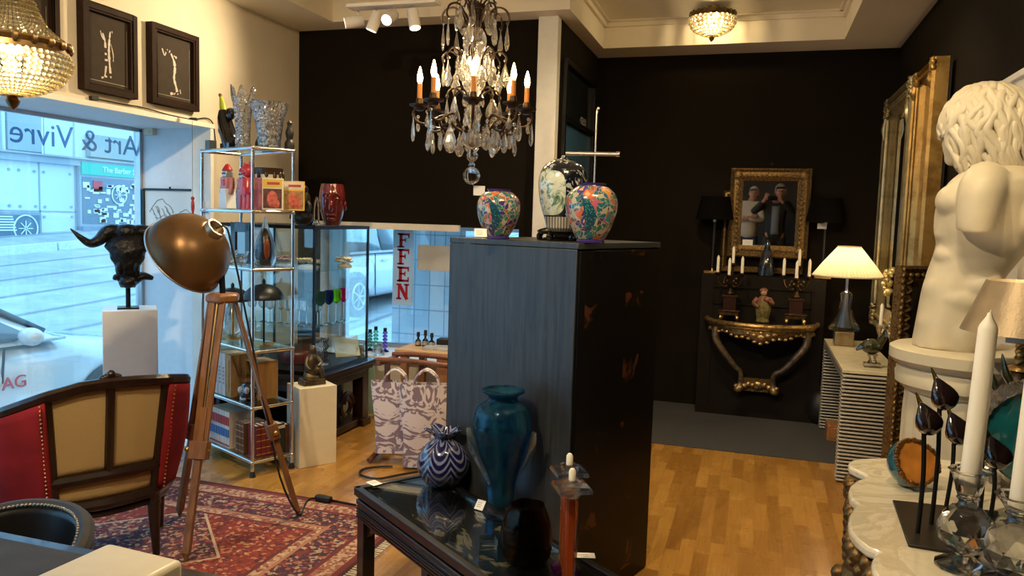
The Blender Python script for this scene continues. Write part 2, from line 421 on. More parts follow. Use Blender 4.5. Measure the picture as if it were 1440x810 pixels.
# ---- dark glazed panel in the recess wall
xr = XC + .012
q = [at_x(792, 60, xr), at_x(832, 95, xr)]
y0, y1 = q[0].y, min(q[1].y, 6.93)
y0 = 5.72; y1 = 6.78
zt, zm, zb = 2.80, 2.38, 1.93
w3 = struct('window_3', MB().box((xr, (y0 + y1) / 2, zt), (.05, y1 - y0, .04)).box((xr, (y0 + y1) / 2, zm), (.05, y1 - y0, .03)).box((xr, (y0 + y1) / 2, zb), (.05, y1 - y0, .04))
            .box((xr, y0, (zt + zb) / 2), (.05, .04, zt - zb)).box((xr, y1, (zt + zb) / 2), (.05, .04, zt - zb)), M['blackmetal'])
MB().box((xr - .012, (y0 + y1) / 2, (zt + zm) / 2), (.01, y1 - y0, zt - zm)).build('pane', mat('smoked_glass', (.012, .016, .018), .08), w3)
MB().box((xr - .012, (y0 + y1) / 2, (zb + zm) / 2), (.01, y1 - y0, zm - zb)).build('pane', mat('blue_reflection_pane', (.055, .15, .27), .06, spec=.8), w3)  # blue base colour paints in a window's reflection on the dark glass
text('lettering', 'GLEO', .085, mat('pale_letter', (.35, .36, .36), .5), w3, (xr - .004, 6.45, 2.44), (pi / 2, 0, pi / 2), .001)
# ---- door in the right wall
b = MB(); fw = .11
b.box((XR - .01, DY1 + fw / 2 - .01, (DZ + fw) / 2), (.05, fw, DZ + fw)).box((XR - .01, DY0 - fw / 2 + .01, (DZ + fw) / 2), (.05, fw, DZ + fw)).box((XR - .01, (DY0 + DY1) / 2, DZ + fw / 2), (.05, DY1 - DY0 + .02, fw))
b.box((XR + .06, DY1, DZ / 2), (.14, .03, DZ)).box((XR + .06, DY0, DZ / 2), (.14, .03, DZ)).box((XR + .06, (DY0 + DY1) / 2, DZ), (.14, DY1 - DY0, .03))
b.box((XR - .04, DY1 + fw - .02, (DZ + fw) / 2), (.02, .03, DZ + fw)).box((XR - .04, (DY0 + DY1) / 2, DZ + fw - .02), (.02, DY1 - DY0 + .2, .03))
door = struct('door_1', b, M['white_paint'], bevel=.004)
MB().box((XR + .10, (DY0 + DY1) / 2, DZ / 2), (.04, DY1 - DY0 - .03, DZ - .03)).box((XR + .075, (DY0 + DY1) / 2, 1.55), (.02, .55, .9)).box((XR + .075, (DY0 + DY1) / 2, .55), (.02, .55, .7)).build('door_leaf', M['beige_wall'], door, bevel=.006)
h = MB().cyl((XR + .08, DY0 + .08, 1.05), (XR + .02, DY0 + .08, 1.05), .012).tube([(XR + .02, DY0 + .08, 1.05), (XR + .02, DY0 + .2, 1.05)], .011, k=1).build('door_handle', M['chrome'], door)
# ================================================================ street outside
def gz(x, y): return -.42 + .055 * (y - 3.5) + max(0, -x - 8.2) * .09 + (0.13 if x < -14.6 else 0)
def m_street():
    t = NT('asphalt'); co = t.coord(); n = t.noise(co, 1.6, 6, .65); n2 = t.noise(co, 40, 3)
    c = t.mix(t.math('MULTIPLY', n2, .4), t.ramp(n, [(.3, (.36, .37, .38)), (.7, (.58, .59, .60))]), (.3, .3, .31))
    w = t.n('TexWave', wave_type='BANDS'); w.bands_direction = 'X'; t.lk(co, w.inputs['Vector']); w.inputs['Scale'].default_value = .28; w.inputs['Distortion'].default_value = .6
    return t.pbr(t.mix(t.ramp(w.outputs[1], [(.0, (1, 1, 1)), (.06, (0, 0, 0))]), c, (.24, .24, .25)), .85, 0, t.bump(n2, .2, .01))
xs = [-4.35, -6, -8.2, -10, -12, -14.5, -14.62, -16.2]
def gfn(u, v):
    x = xs[min(int(u * (len(xs) - 1) + .5), len(xs) - 1)]; y = -6 + v * 46
    return (x, y, gz(x, y))
struct('ground_street', MB().grid(gfn, len(xs), 24), m_street(), smooth=0)
struct('ground_street_corner', MB().grid(lambda u, v: (-4.35 + u * 4, 6.3 + v * 30, -.42 + .055 * (2.8 + v * 30) + u * .02), 3, 14), bpy.data.materials['asphalt'], smooth=0)
cb = MB()
for i in range(24):
    ya, yb = -6 + i * 1.9, -6 + i * 1.9 + 1.86
    cb.box((-14.5, (ya + yb) / 2, gz(-14.4, (ya + yb) / 2) + .07), (.18, 1.86, .2), rot=Euler((.055, 0, 0)))
struct('ground_curb', cb, mat('curb_stone', (.72, .73, .74), .8, var=.1))
# facade opposite (one building with windows and shop front)
FX = -16.0
fc = thing('shop_building', 'pale panelled building across the street with a green shop front', 'building', (FX, 6, 0))
def fl(px, py):
    p = at_x(px, py, FX); return p.y - 6, p.z
m_panel = mat('white_facade_panel', (.72, .74, .76), .5, var=.04, vscale=.6)
m_grey = mat('grey_facade', (.40, .43, .46), .6, var=.1, vscale=.8)
MB().box((-.3, 4, 3), (.6, 52, 9)).build('wall', m_panel, fc)
zb = fl(90, 227)[1]
MB().box((.06, 4, zb), (.14, 50, .16)).box((.1, 4, zb + .1), (.2, 50, .04)).build('band', m_grey, fc)
ya, za = fl(8, 210); yb, _ = fl(56, 160)
MB().box((.03, (ya + yb) / 2, zb + 1.3), (.08, yb - ya, 2.3)).build('grey_panel', m_grey, fc)
for px in (2, 56, 60, 104):
    y_, _ = fl(px, 180); MB().box((.05, y_, zb + 1.5), (.05, .05, 2.8)).build('mullion', m_panel, fc)
y_, z_ = fl(120, 205); y2, z2 = fl(300, 240)
MB().box((.08, (y_ + y2) / 2, zb + .45), (.16, y2 - y_, .55)).build('stone_fascia', mat('fascia_stone', (.42, .42, .38), .7, var=.1), fc)
rv = MB()
for px, py in ((12, 238), (26, 239), (48, 241), (61, 242), (98, 245), (13, 289), (28, 290), (50, 290), (63, 291), (100, 291), (62, 305), (101, 305)):
    y_, z_ = fl(px, py); rv.cyl((0, y_, z_), (.02, y_, z_), .035, n=8)
rv.build('rivets', m_grey, fc)
js = MB()
for px in (55, 105):
    y_, _ = fl(px, 260); js.box((.005, y_, zb - 1.3), (.02, .03, 2.5))
y_, z_ = fl(60, 297); js.box((.005, y_, z_), (.02, 5, .03)); js.build('panel_joint', m_grey, fc)
m_dkwin = mat('shop_window_glass', (.13, .2, .26), .12); m_white = mat('white_sticker', (.85, .87, .88), .5)
def emblem(par, y, z, r, x):
    e = MB().tube([(x, y + r * cos(a * pi / 12), z + r * sin(a * pi / 12)) for a in range(24)], r * .06, 6, 1, True)
    for a in range(4):
        e.beam((x, y - r * .6 * cos(a * pi / 4), z - r * .6 * sin(a * pi / 4)), (x, y + r * .6 * cos(a * pi / 4), z + r * .6 * sin(a * pi / 4)), r * .06)
    e.build('round_emblem', m_white, par)
y0, z0 = fl(-40, 343); y1, z1 = fl(53, 299)
f = MB().box((.05, (y0 + y1) / 2, (z0 + z1) / 2), (.12, y1 - y0, z1 - z0)).build('window', mat('window_frame_grey', (.3, .33, .36), .5), fc)
MB().box((.1, (y0 + y1) / 2, (z0 + z1) / 2), (.05, y1 - y0 - .12, z1 - z0 - .12)).build('pane', m_dkwin, f)
ye, ze = fl(30, 321); emblem(f, ye, ze, .30, .14)
bl = MB()
for i in range(6): bl.box((.13, y0 + .5 + .02 * i, z1 - .1 - i * .06), (.02, y1 - y0 - .9, .03))
bl.build('blind', m_white, f)
y0, z0 = fl(108, 318); y1, z1 = fl(196, 236); _, z2 = fl(150, 248)
f = MB().box((.05, (y0 + y1) / 2, (z0 + z1) / 2), (.14, y1 - y0, z1 - z0)).build('shop_front', mat('shop_frame', (.35, .42, .46), .5), fc)
MB().box((.11, (y0 + y1) / 2, (z0 + z2) / 2), (.05, y1 - y0 - .12, z2 - z0 - .12)).build('shop_pane', m_dkwin, f)
MB().box((.13, (y0 + y1) / 2, (z1 + z2) / 2), (.06, y1 - y0 - .06, z1 - z2)).build('sign_board', mat('green_sign', (.02, .50, .36), .5), f)
yt, zt_ = fl(163, 242)
text('sign_lettering', 'The Barber Shop', .2, m_white, f, (.17, yt + .1, (z1 + z2) / 2), (pi / 2, 0, pi / 2), .005)
ye, ze = fl(161, 274); emblem(f, ye, ze, .24, .16)
yr, zr = fl(131, 262); MB().box((.15, yr, zr), (.02, .28, .28)).build('red_poster', mat('red_poster', (.65, .06, .08), .5), f)
rnd = random.Random(3); st = MB(); st2 = MB()
for i in range(60):
    yy = rnd.uniform(y0 + .15, y1 - .15); zz = rnd.uniform(z0 + .1, z2 - .2); st.box((.15, yy, zz), (.02, rnd.uniform(.05, .2), rnd.uniform(.03, .14)))
st.build('window_stickers', m_white, f)
MB().box((.1, (y0 + y1) / 2, z0 - .25), (.2, y1 - y0, .5)).build('plinth', mat('plinth_grey', (.22, .28, .38), .6), fc)
# parked cars
m_car = mat('white_car_paint', (.62, .64, .66), .12, coat=1.0); m_cw = mat('car_window', (.10, .13, .15), .05); m_tyre = mat('tyre', (.03, .03, .03), .8); m_trimc = mat('car_black_trim', (.03, .03, .035), .4)
def make_car(label, loc, rz, L=4.4, W=1.78, H=1.5, group=None):
    t = thing('car', label, 'car', loc, rz, group)
    sec = [(-2.2, .42, .72, .72), (-2.1, .28, .95, .86), (-1.75, .22, 1.04, .92), (-1.0, .2, 1.06, .98), (0, .2, 1.04, 1.0), (.75, .2, 1.0, 1.0), (1.1, .2, .99, .99), (1.6, .22, .90, .94), (1.98, .26, .80, .86), (2.2, .4, .64, .68)]
    def body(u, v):
        x, zl, zt, wf = interp([Vector(s) for s in sec], u)
        a = v * 2 * pi; w = W / 2 * wf; c, s_ = cos(a), sin(a)
        yy = w * (abs(c) ** .45) * (1 if c > 0 else -1); zz = (zl + zt) / 2 + (zt - zl) / 2 * (abs(s_) ** .55) * (1 if s_ > 0 else -1)
        return (x, yy, zz)
    # Vector of four components
    bm_ = MB().grid(body, 40, 40, cv=True)
    bm_.build('body', m_car, t, smooth=60)
    cab = [(-2.05, .98, .98, .8), (-1.5, .98, 1.40, .72), (-.8, .98, H, .70), (.0, .98, H - .03, .70), (.45, .98, 1.28, .72), (.98, .98, .99, .80)]
    def cabf(u, v):
        x, zl, zt, wf = interp([Vector(s) for s in cab], u)
        prof = [(-1, 0), (-.97, .5), (-.86, .92), (-.7, 1), (0, 1.02), (.7, 1), (.86, .92), (.97, .5), (1, 0)]
        p = interp([Vector((a, b_)) for a, b_ in prof], v)
        ww = W / 2 * (wf + (.92 - wf) * (1 - p[1]))
        return (x, ww * p[0], zl + (zt - zl) * p[1])
    MB().grid(cabf, 26, 25).build('roof', m_car, t, smooth=60, solid=.02)
    for s_ in (-1, 1):
        g = MB().add([(-.40, s_ * W * .466, 1.02), (.70, s_ * W * .464, 1.02), (.14, s_ * W * .405, 1.37), (-.40, s_ * W * .398, 1.42)], [(0, 1, 2, 3)])
        g.add([(-1.6, s_ * W * .466, 1.02), (-.48, s_ * W * .466, 1.02), (-.48, s_ * W * .398, 1.42), (-1.25, s_ * W * .405, 1.38)], [(0, 1, 2, 3)])
        g.build('side_window', m_cw, t, solid=.03)
        mm = MB().ell((.56, s_ * (W / 2 + .08), 1.06), (.07, .10, .07)).beam((.6, s_ * W * .45, 1.0), (.56, s_ * (W / 2 + .05), 1.03), .05).build('wing_mirror', m_car, t)
        MB().beam((.38, s_ * W / 2 * .975, .3), (.42, s_ * W / 2 * .998, .98), .012).beam((-.72, s_ * W / 2 * .99, .3), (-.75, s_ * W / 2 * .995, .98), .012).build('door_gap', m_trimc, t)
        MB().beam((-.5, s_ * (W / 2 + .0), .86), (-.3, s_ * (W / 2 + .0), .86), .03).build('door_handle', m_car, t)
    MB().add([(.95, -.64, 1.03), (.95, .64, 1.03), (.45, .58, 1.33), (.45, -.58, 1.33)], [(0, 1, 2, 3)]).build('windscreen', m_cw, t, solid=.03)
    for x in (-1.35, 1.35):
        for s_ in (-1, 1):
            y = s_ * (W / 2 - .09)
            ar = MB().cyl((x, y - .1, .33), (x, y + .1, .33), .385, n=28).build('wheel_arch', m_trimc, t)
            wh = MB().lathe([(.0, -.1), (.31, -.1), (.325, -.06), (.325, .06), (.31, .105), (.215, .105), (.215, .08)], 28, m=Matrix.Translation((x, y + s_ * .02, .33)) @ Matrix.Rotation(-s_ * pi / 2, 4, 'X')).build('wheel', m_tyre, t)
            rim = MB().tube([(x + .2 * cos(a * pi / 12), y + s_ * .125, .33 + .2 * sin(a * pi / 12)) for a in range(24)], .016, 6, 1, True)
            for a in range(7): rim.beam((x, y + s_ * .12, .33), (x + .2 * cos(a * 2 * pi / 7), y + s_ * .125, .33 + .2 * sin(a * 2 * pi / 7)), .04, .02)
            rim.build('rim', M['steel'], wh)
    MB().box((2.1, 0, .42), (.16, 1.5, .2)).build('bumper', m_trimc, t, bevel=.03)
    for s_ in (-1, 1): MB().ell((2.02, s_ * .6, .68), (.14, .2, .08)).build('headlight', mat('headlight_glass', (.5, .55, .58), .08), t)
    return t
c1 = at_d(124, 560, 6.3)
car1 = make_car('white car parked outside the big shop window with lettering on its door', (c1.x - .72, c1.y - 1.27, c1.z - .36), pi / 2 - .02)
car1.scale = (1, 1, .93)
text('door_lettering', 'are', .155, mat('car_letter', (.12, .14, .18), .5), car1, (.26, -.905, .70), (pi / 2, 0, 0), .004)
text('door_lettering', 'AG', .135, mat('car_letter_red', (.55, .05, .06), .5), car1, (.48, -.905, .712), (pi / 2, 0, 0), .004)
c2 = at_d(488, 416, 12.0)
car2 = make_car('white parked car whose wheel shows through the glass showcase', (c2.x - .72, c2.y + 1.35, c2.z - .33), pi / 2)
c3 = at_d(552, 382, 17.0)
car3 = make_car('white car parked behind the red lettered banner', (c3.x - .5, c3.y + 1.0, c3.z - .5), pi / 2 + .25)
# blue tiled wall outside the second window
pA = at_y(553, 330, 6.75); pB = at_y(655, 330, 6.75)
def m_tile():
    t = NT('pale_blue_tiles'); co = t.coord('Object', (1, 1, 1), rot=(pi / 2, 0, 0))
    b = t.n('TexBrick'); t.lk(co, b.inputs['Vector']); b.offset = 0
    b.inputs['Color1'].default_value = (.50, .55, .60, 1); b.inputs['Color2'].default_value = (.56, .60, .64, 1); b.inputs['Mortar'].default_value = (.30, .34, .40, 1)
    b.inputs['Scale'].default_value = 1; b.inputs['Mortar Size'].default_value = .006; b.inputs['Brick Width'].default_value = .155; b.inputs['Row Height'].default_value = .24
    return t.pbr(b.outputs[0], .35)
o = MB().box(((pA.x + pB.x) / 2, 7.0, .6), (pB.x - pA.x, .5, 3.0)).build('wall_outside_tiled', m_tile(), None, smooth=0); o['kind'] = 'structure'
# world
wd = bpy.data.worlds.new('sky'); SC.world = wd; wd.use_nodes = True
wn = wd.node_tree; bg = wn.nodes['Background']; bg.inputs[0].default_value = (.27, .62, 1.0, 1); bg.inputs[1].default_value = 2.75
for nm, loc, rot, sx, sy in (('window_portal', (NG - .08, 1.65, 1.08), (0, -pi / 2, 0), 2.1, 5.6), ('window_portal', (-2.6, 6.2, 1.0), (-pi / 2, 0, 0), 1.7, 1.05)):
    ld = bpy.data.lights.new(nm, 'AREA'); ld.shape = 'RECTANGLE'; ld.size = sx; ld.size_y = sy; ld.cycles.is_portal = True
    lo = bpy.data.objects.new(nm, ld); link(lo); lo.location = loc; lo.rotation_euler = rot
# ================================================================ chandeliers and lamps on the ceiling
def lamp(name, typ, loc, power, color, rot=(0, 0, 0), parent=None, **kw):
    ld = bpy.data.lights.new(name, typ); ld.energy = power; ld.color = color
    for k, v in kw.items(): setattr(ld, k, v)
    o = bpy.data.objects.new(name, ld); link(o, parent); o.location = loc; o.rotation_euler = rot; return o
WARM = (1.0, .72, .40)
# ---- cut crystal pendant shapes (shared meshes)
def drop_mesh(h, w, t=.35, n=8, waist=False):
    prof = [(0, -h), (w * .30, -h * .93), (w * .5, -h * .74), (w * .42, -h * .5), (w * .22, -h * .25), (.002, -.0)]
    if waist: prof = [(0, -h), (w * .28, -h * .93), (w * .5, -h * .72), (w * .24, -h * .46), (w * .3, -h * .34), (w * .12, -h * .2), (.002, 0)]
    b = MB().lathe(prof, n); b.v = [(x, y * t, z) for x, y, z in b.v]
    b.ell((0, 0, .009), .009, 8, 6); return b
def crystal_chandelier():
    t = thing('crystal_chandelier', 'iron chandelier hung with cut crystal drops and lit candle bulbs', 'chandelier', at_d(663, 247, 4.0))
    ox, s = t.location, 4.0 / FPX
    Z = lambda py: (247 - py) * s * 1.0
    ir = M['iron']; cr = M['crystal']
    MB().ell((0, 0, 0), .045, 20, 14).lathe([(.012, .044), (.02, .055), (.01, .07), (.026, .085), (.034, .105), (.02, .125), (.012, .13)], 16).build('crystal_ball', M['clear'], t)
    MB().lathe([(.012, .13), (.05, .16), (.062, .19), (.05, .215), (.02, .235)], 20).build('crystal_bowl', cr, t)
    MB().lathe([(.02, .235), (.03, .27), (.045, .31), (.03, .36), (.022, .40), (.05, .44), (.06, .48), (.035, .52), (.03, .58), (.055, .64), (.06, .70), (.035, .75), (.02, .80), (.03, .84)], 16, k=3).build('glass_stem', cr, t)
    MB().cyl((0, 0, .1), (0, 0, ZC + .22 - ox.z), .006, n=8).lathe([(.006, .83), (.045, .84), (.05, .86), (.02, .875), (.006, .88)], 16).build('rod', ir, t)
    ch = MB()
    MB().lathe([(.0, TZ - ox.z), (.06, TZ - ox.z), (.055, TZ - ox.z - .03), (.01, TZ - ox.z - .06)], 20).build('ceiling_rose', ir, t)
    R = .275; zc = Z(154)
    am = MB(); prof = [(.02, .21), (.09, .245), (.13, .30), (.185, .285), (.235, .255), (.285, .265), (.305, .30), (.29, .335), (R, zc - .01)]
    bend = [(.015, .36), (.06, .42), (.10, .44), (.13, .42), (.135, .38)]
    arm0 = MB().tube([(r, 0, z) for r, z in prof], .0075, 8).tube([(.235, 0, .255), (.21, 0, .22), (.165, 0, .225), (.15, 0, .26)], .006, 6).tube([(r, 0, z) for r, z in bend], .005, 6)
    cup0 = MB().lathe([(.0, zc - .025), (.022, zc - .02), (.03, zc - .005), (.05, zc + .002), (.052, zc + .01), (.02, zc + .012), (.016, zc + .04), (0, zc + .04)], 16, o=(R, 0, 0))
    can0 = MB().cyl((R, 0, zc + .03), (R, 0, zc + .115), .0125, n=12)
    bul0 = MB().lathe([(.008, 0), (.0135, .018), (.0145, .032), (.010, .055), (.004, .078), (.0, .086)], 12, o=(R, 0, zc + .115), k=2)
    arm = arm0.build('arm', ir, t); cup = cup0.build('candle_cup', ir, t); can = can0.build('candle_sleeve', mat('amber_sleeve', (.55, .20, .04), .5), t); bul = bul0.build('bulb', M['bulb'], t)
    A0 = .36
    for i in range(8):
        a = A0 + i * pi / 4 - pi / 2
        for o in (arm, cup, can, bul):
            c = o if i == 0 else o.copy()
            if i: COL.objects.link(c); c.parent = t
            c.rotation_euler = (0, 0, a)
    # upper crown of scrolls
    cr1 = MB().tube([(.012, 0, .69), (.05, 0, .78), (.10, 0, .845), (.155, 0, .835), (.175, 0, .79), (.16, 0, .765)], .0055, 6)
    cr1.tube([(.012, 0, .74), (.04, 0, .86), (.075, 0, .90), (.10, 0, .87)], .0045, 6)
    cr1.tube([(.02, 0, .52), (.08, 0, .60), (.13, 0, .63), (.165, 0, .60), (.16, 0, .57)], .005, 6)
    sc = cr1.build('scroll', ir, t)
    for i in range(8):
        c = sc if i == 0 else sc.copy()
        if i: COL.objects.link(c); c.parent = t
        c.rotation_euler = (0, 0, i * pi / 4 + .2)
    dm = {}
    for k, (h, w, tt, wa) in dict(small=(.068, .034, .5, False), long=(.13, .038, .5, False), plate=(.125, .082, .3, False), waist=(.135, .062, .35, True)).items():
        dm[k] = drop_mesh(h, w, tt, 8, wa).build('crystal_drop', cr, t, smooth=0); dm[k].data.name = 'crystal_drop_' + k
    lamp('candle_bulb_light', 'POINT', (0, 0, .56), 16, WARM, parent=t, shadow_soft_size=.12)
    used = {k: False for k in dm}
    def put(k, r, a, z):
        o = dm[k]
        if used[k]: o = o.copy(); COL.objects.link(o); o.parent = t
        used[k] = True; o.location = (r * cos(a), r * sin(a), z); o.rotation_euler = (0, 0, a + pi / 2 + random.uniform(-.5, .5))
    for i in range(8):
        a = A0 + i * pi / 4 - pi / 2
        put('long', .305, a + .05, .29); put('small', .285, a - .12, .285); put('plate', .165, a + .02, .245); put('waist', .235, a + .3, .245)
        put('small', .05, a + .2, .42); put('plate', .135, a, .39)
        b = i * pi / 4 + .2
        put('long', .165, b, .76); put('waist', .10, b + .05, .86) if i % 2 else put('long', .10, b, .86)
        put('waist', .16, b, .565) if i % 2 else put('plate', .16, b, .575); put('long', .085, b + .3, .63)
    for i in range(6): put('plate', .062, i * pi / 3, .60); put('small', .10, i * pi / 3 + .4, .225)
    lb = MB().box((.03, .04, -.075), (.06, .001, .05), rz=.3).tube([(0, 0, -.02), (.0, .03, -.05)], .001, 4)
    lb.build('price_tag', M['paper'], t)
    return t
crystal_chandelier()
# ---- beaded basket chandeliers
def basket(label, loc, R, hcrown, hbowl, ztop, nst=34, flush=False, power=20):
    t = thing('beaded_chandelier', label, 'chandelier', loc)
    br = mat('aged_brass_band', (.22, .14, .06), .38, .9, var=.3) if 'aged_brass_band' not in bpy.data.materials else bpy.data.materials['aged_brass_band']
    bead = M['bead']
    def strand(pts, d):
        P = smoothpts(pts, 12); L = [0]
        for i in range(1, len(P)): L.append(L[-1] + (P[i] - P[i - 1]).length)
        n = max(int(L[-1] / d), 2); b = MB()
        for k in range(n):
            q = (k + .5) / n * L[-1]; i = max(j for j in range(len(L)) if L[j] <= q); i = min(i, len(P) - 2)
            f = (q - L[i]) / max(L[i + 1] - L[i], 1e-6); b.ell(P[i].lerp(P[i + 1], f), d * .52, 7, 5)
        return b
    d = R * (.165 if flush else .108)
    lo = strand([(R * .99, 0, -.02), (R * 1.06, 0, -hbowl * .3), (R * .86, 0, -hbowl * .68), (R * .45, 0, -hbowl * .92), (R * .1, 0, -hbowl)], d).build('bead_strand', bead, t)
    objs = [lo]
    if not flush:
        up = strand([(R * .22, 0, hcrown), (R * .34, 0, hcrown * .6), (R * .60, 0, hcrown * .25), (R * .97, 0, .02)], d).build('bead_strand', bead, t); objs.append(up)
    for o in objs:
        for i in range(nst):
            c = o if i == 0 else o.copy()
            if i: COL.objects.link(c); c.parent = t
            c.rotation_euler = (0, 0, i * 2 * pi / nst)
    bd = MB().lathe([(R * .96, -.022), (R * 1.04, -.018), (R * 1.0, 0), (R * 1.06, .014), (R * .98, .022), (R * .94, .0), (R * .96, -.022)], 40)
    for i in range(20): bd.ell((R * 1.03 * cos(i * pi / 10), R * 1.03 * sin(i * pi / 10), .01), (.012, .012, .018), 6, 5)
    bd.build('brass_band', br, t)
    MB().lathe([(0, -hbowl - .05), (.012, -hbowl - .04), (.022, -hbowl - .02), (.012, -hbowl - .006), (R * .14, -hbowl + .004), (0, -hbowl + .012)], 14, k=2).build('finial', br, t)
    if flush:
        MB().cyl((0, 0, 0), (0, 0, ztop), .008).lathe([(R * .3, ztop), (R * .28, ztop - .02), (0, ztop - .03)], 20).build('rod', br, t)
        MB().beam((-R * .98, 0, 0), (R * .98, 0, 0), .008).beam((0, -R * .98, 0), (0, R * .98, 0), .008).build('cross_bar', br, t)
    else:
        MB().lathe([(R * .18, hcrown), (R * .26, hcrown + .01), (R * .22, hcrown + .04), (.01, hcrown + .07), (.006, ztop), (0, ztop)], 20).build('crown_cap', br, t)
    lamp('basket_bulb_light', 'POINT', (0, 0, -hbowl * .3), power, (1, .74, .36), parent=t, shadow_soft_size=.04)
    b0 = MB().ell((R * .42, 0, -hbowl * .35), (.022, .022, .034), 10, 8).build('bulb', M['bulb_s'], t)
    for i in range(3):
        c = b0 if i == 0 else b0.copy()
        if i: COL.objects.link(c); c.parent = t
        c.rotation_euler = (0, 0, i * 2 * pi / 3 + .4)
    return t
M['bead'] = sparkle('glass_beads', .045, (1, .96, .84), .40)
M['bulb_s'] = emis('lit_bulb_basket', (1, .68, .26), 4)
pc = at_z(1003, 9, TZ)
basket('small beaded crystal chandelier fixed close to the cream tray ceiling', (pc.x, pc.y, hz(pc, 22)), .165, 0, .15, TZ - hz(pc, 22), 28, True, 18)
pl = at_d(16, 66, 2.55)
basket('beaded crystal basket chandelier hanging before the framed nude photographs', pl, .165, .30, .155, TZ - pl.z, 54, False, 7)
# ---- white spot bar
def spot_bar(name, label, base, heads, rz, lit):
    t = thing(name, label, 'spotlight', base, rz)
    w = M['white_gloss']
    MB().box((0, 0, -.012), (.62, .10, .024)).build('mounting_plate', w, t, bevel=.005)
    if base[2] < TZ - .01: MB().cyl((0, 0, 0), (0, 0, TZ - base[2]), .009, n=10).lathe([(0, TZ - base[2] - .03), (.05, TZ - base[2] - .02), (.05, TZ - base[2]), (0, TZ - base[2])], 20).build('stem', w, t)
    for i, (x, y, dx, dy, dz, on) in enumerate(heads):
        a = MB().cyl((x, y, -.02), (x, y, -.075), .006, n=8).build('bracket', M['chrome'], t)
        d = Vector((dx, dy, dz)).normalized(); c = Vector((x, y, -.085))
        q = (-d).to_track_quat('Z', 'Y')
        m = Matrix.Translation(c) @ q.to_matrix().to_4x4()
        hd = MB().lathe([(0, .035), (.034, .035), (.037, .03), (.037, -.088), (.033, -.088), (.033, -.07), (0, -.07)], 20, m=m).build('spot_head', w, t)
        if on:
            MB().lathe([(0, -.0705), (.031, -.0705), (.031, -.075), (0, -.076)], 16, m=m).build('lit_lens', emis('spot_lens', (1, .85, .6), 12), hd)
            lo = lamp('spot_beam', 'SPOT', (0, 0, 0), on, (1, .76, .44), parent=t, spot_size=radians(105), spot_blend=1.0, shadow_soft_size=.03)
            lo.location = c + d * .10; lo.rotation_euler = q.to_euler()
    return t
pb = at_d(553, 4, 4.9)
spot_bar('spotlight_bar', 'white four-headed spotlight bar on the cream ceiling before the black wall', (pb.x, pb.y, pb.z), [(-.28, .06, -.9, -.5, -.22, 65), (-.12, 0, -.35, -.1, -1, 80), (.0, -.02, .02, -.9, -.55, 130), (.14, 0, .28, -.2, -1, 60)], 0, True)
# the shop's other spot bars, over the front of the room
spot_bar('spotlight_bar', 'white spotlight bar above the statue and the marble console', (.05, 1.7, TZ), [(-.2, 0, -.9, .5, -1, 80), (-.07, 0, .35, 1.0, -.62, 30), (.08, 0, .45, .1, -1, 26), (.22, 0, .2, 1.6, -1.1, 60)], .2, True)
spot_bar('spotlight_bar', 'white spotlight bar above the front of the shop', (-1.6, .6, TZ), [(-.2, 0, -1, .6, -.85, 75), (-.07, 0, -.5, 1.4, -1, 150), (.08, 0, -.8, .9, -.5, 80), (.22, 0, 1.0, .74, -.92, 190)], .1, True)
spot_bar('spotlight_bar', 'white spotlight bar over the wooden floor of the back room', (-.3, 4.6, TZ), [(-.2, 0, -.2, .6, -1, 70), (.0, 0, .1, -.4, -1, 60), (.2, 0, .5, .3, -1, 60)], 0, True)
# ================================================================ window side of the shop
WOODD = wood('dark_walnut', (.007, .0032, .0022), (.021, .0085, .005), rough=.3, coat=.3)
WOODM = wood('tripod_teak', (.13, .055, .022), (.26, .12, .05), rough=.4)
WOODT = wood('warm_table_wood', (.26, .10, .035), (.42, .19, .07), rough=.35)
# ---- framed photographs
m_mount = mat('grey_print', (.050, .039, .031), .8, var=.1, spec=.15); m_fig = mat('pale_figure', (.55, .50, .45), .6)
m_frm = mat('dark_brown_frame', (.022, .011, .007), .6, var=.2, spec=.12)
def framed(label, y0, y1, z0, z1, fig, group=None):
    yc, zc = (y0 + y1) / 2, (z0 + z1) / 2; w, h = y1 - y0, z1 - z0
    t = thing('framed_photograph', label, 'picture', (XL, yc, zc)); f = .035
    b = MB()
    for s in (-1, 1):
        b.box((.025, s * (w / 2 - f / 2), 0), (.05, f, h)); b.box((.025, 0, s * (h / 2 - f / 2)), (.05, w - 2 * f, f))
        b.box((.030, s * (w / 2 - f - .006), 0), (.03, .012, h - 2 * f)); b.box((.030, 0, s * (h / 2 - f - .006)), (.03, w - 2 * f - .024, .012))
    b.build('frame', m_frm, t, bevel=.003)
    MB().box((.012, 0, 0), (.012, w - .05, h - .05)).build('print', m_mount, t)
    g = MB()
    rf_ = random.Random(len(label))
    for pts, r in fig:
        P_ = smoothpts([(.021, y * w, z * h) for y, z in pts], 5); n_ = len(P_)
        for i in range(n_ - 1):
            if rf_.random() < .84: g.tube([P_[i], P_[i + 1]], [interp(list(r), i / n_) * w * rf_.uniform(.35, .85)] * 2, 6, 1)
    g.v = [(.019 + (x - .021) * .15, y, z) for x, y, z in g.v]
    g.build('pale_figure', m_fig, t)
    ln = MB()
    for s in (-1, 1): ln.box((.0185, s * w * .36, -.02), (.001, .002, h * .68))
    ln.box((.0185, 0, -h * .36), (.001, w * .72, .003)); ln.build('mount_line', mat('mount_line', (.3, .27, .22), .6), t)
    return t
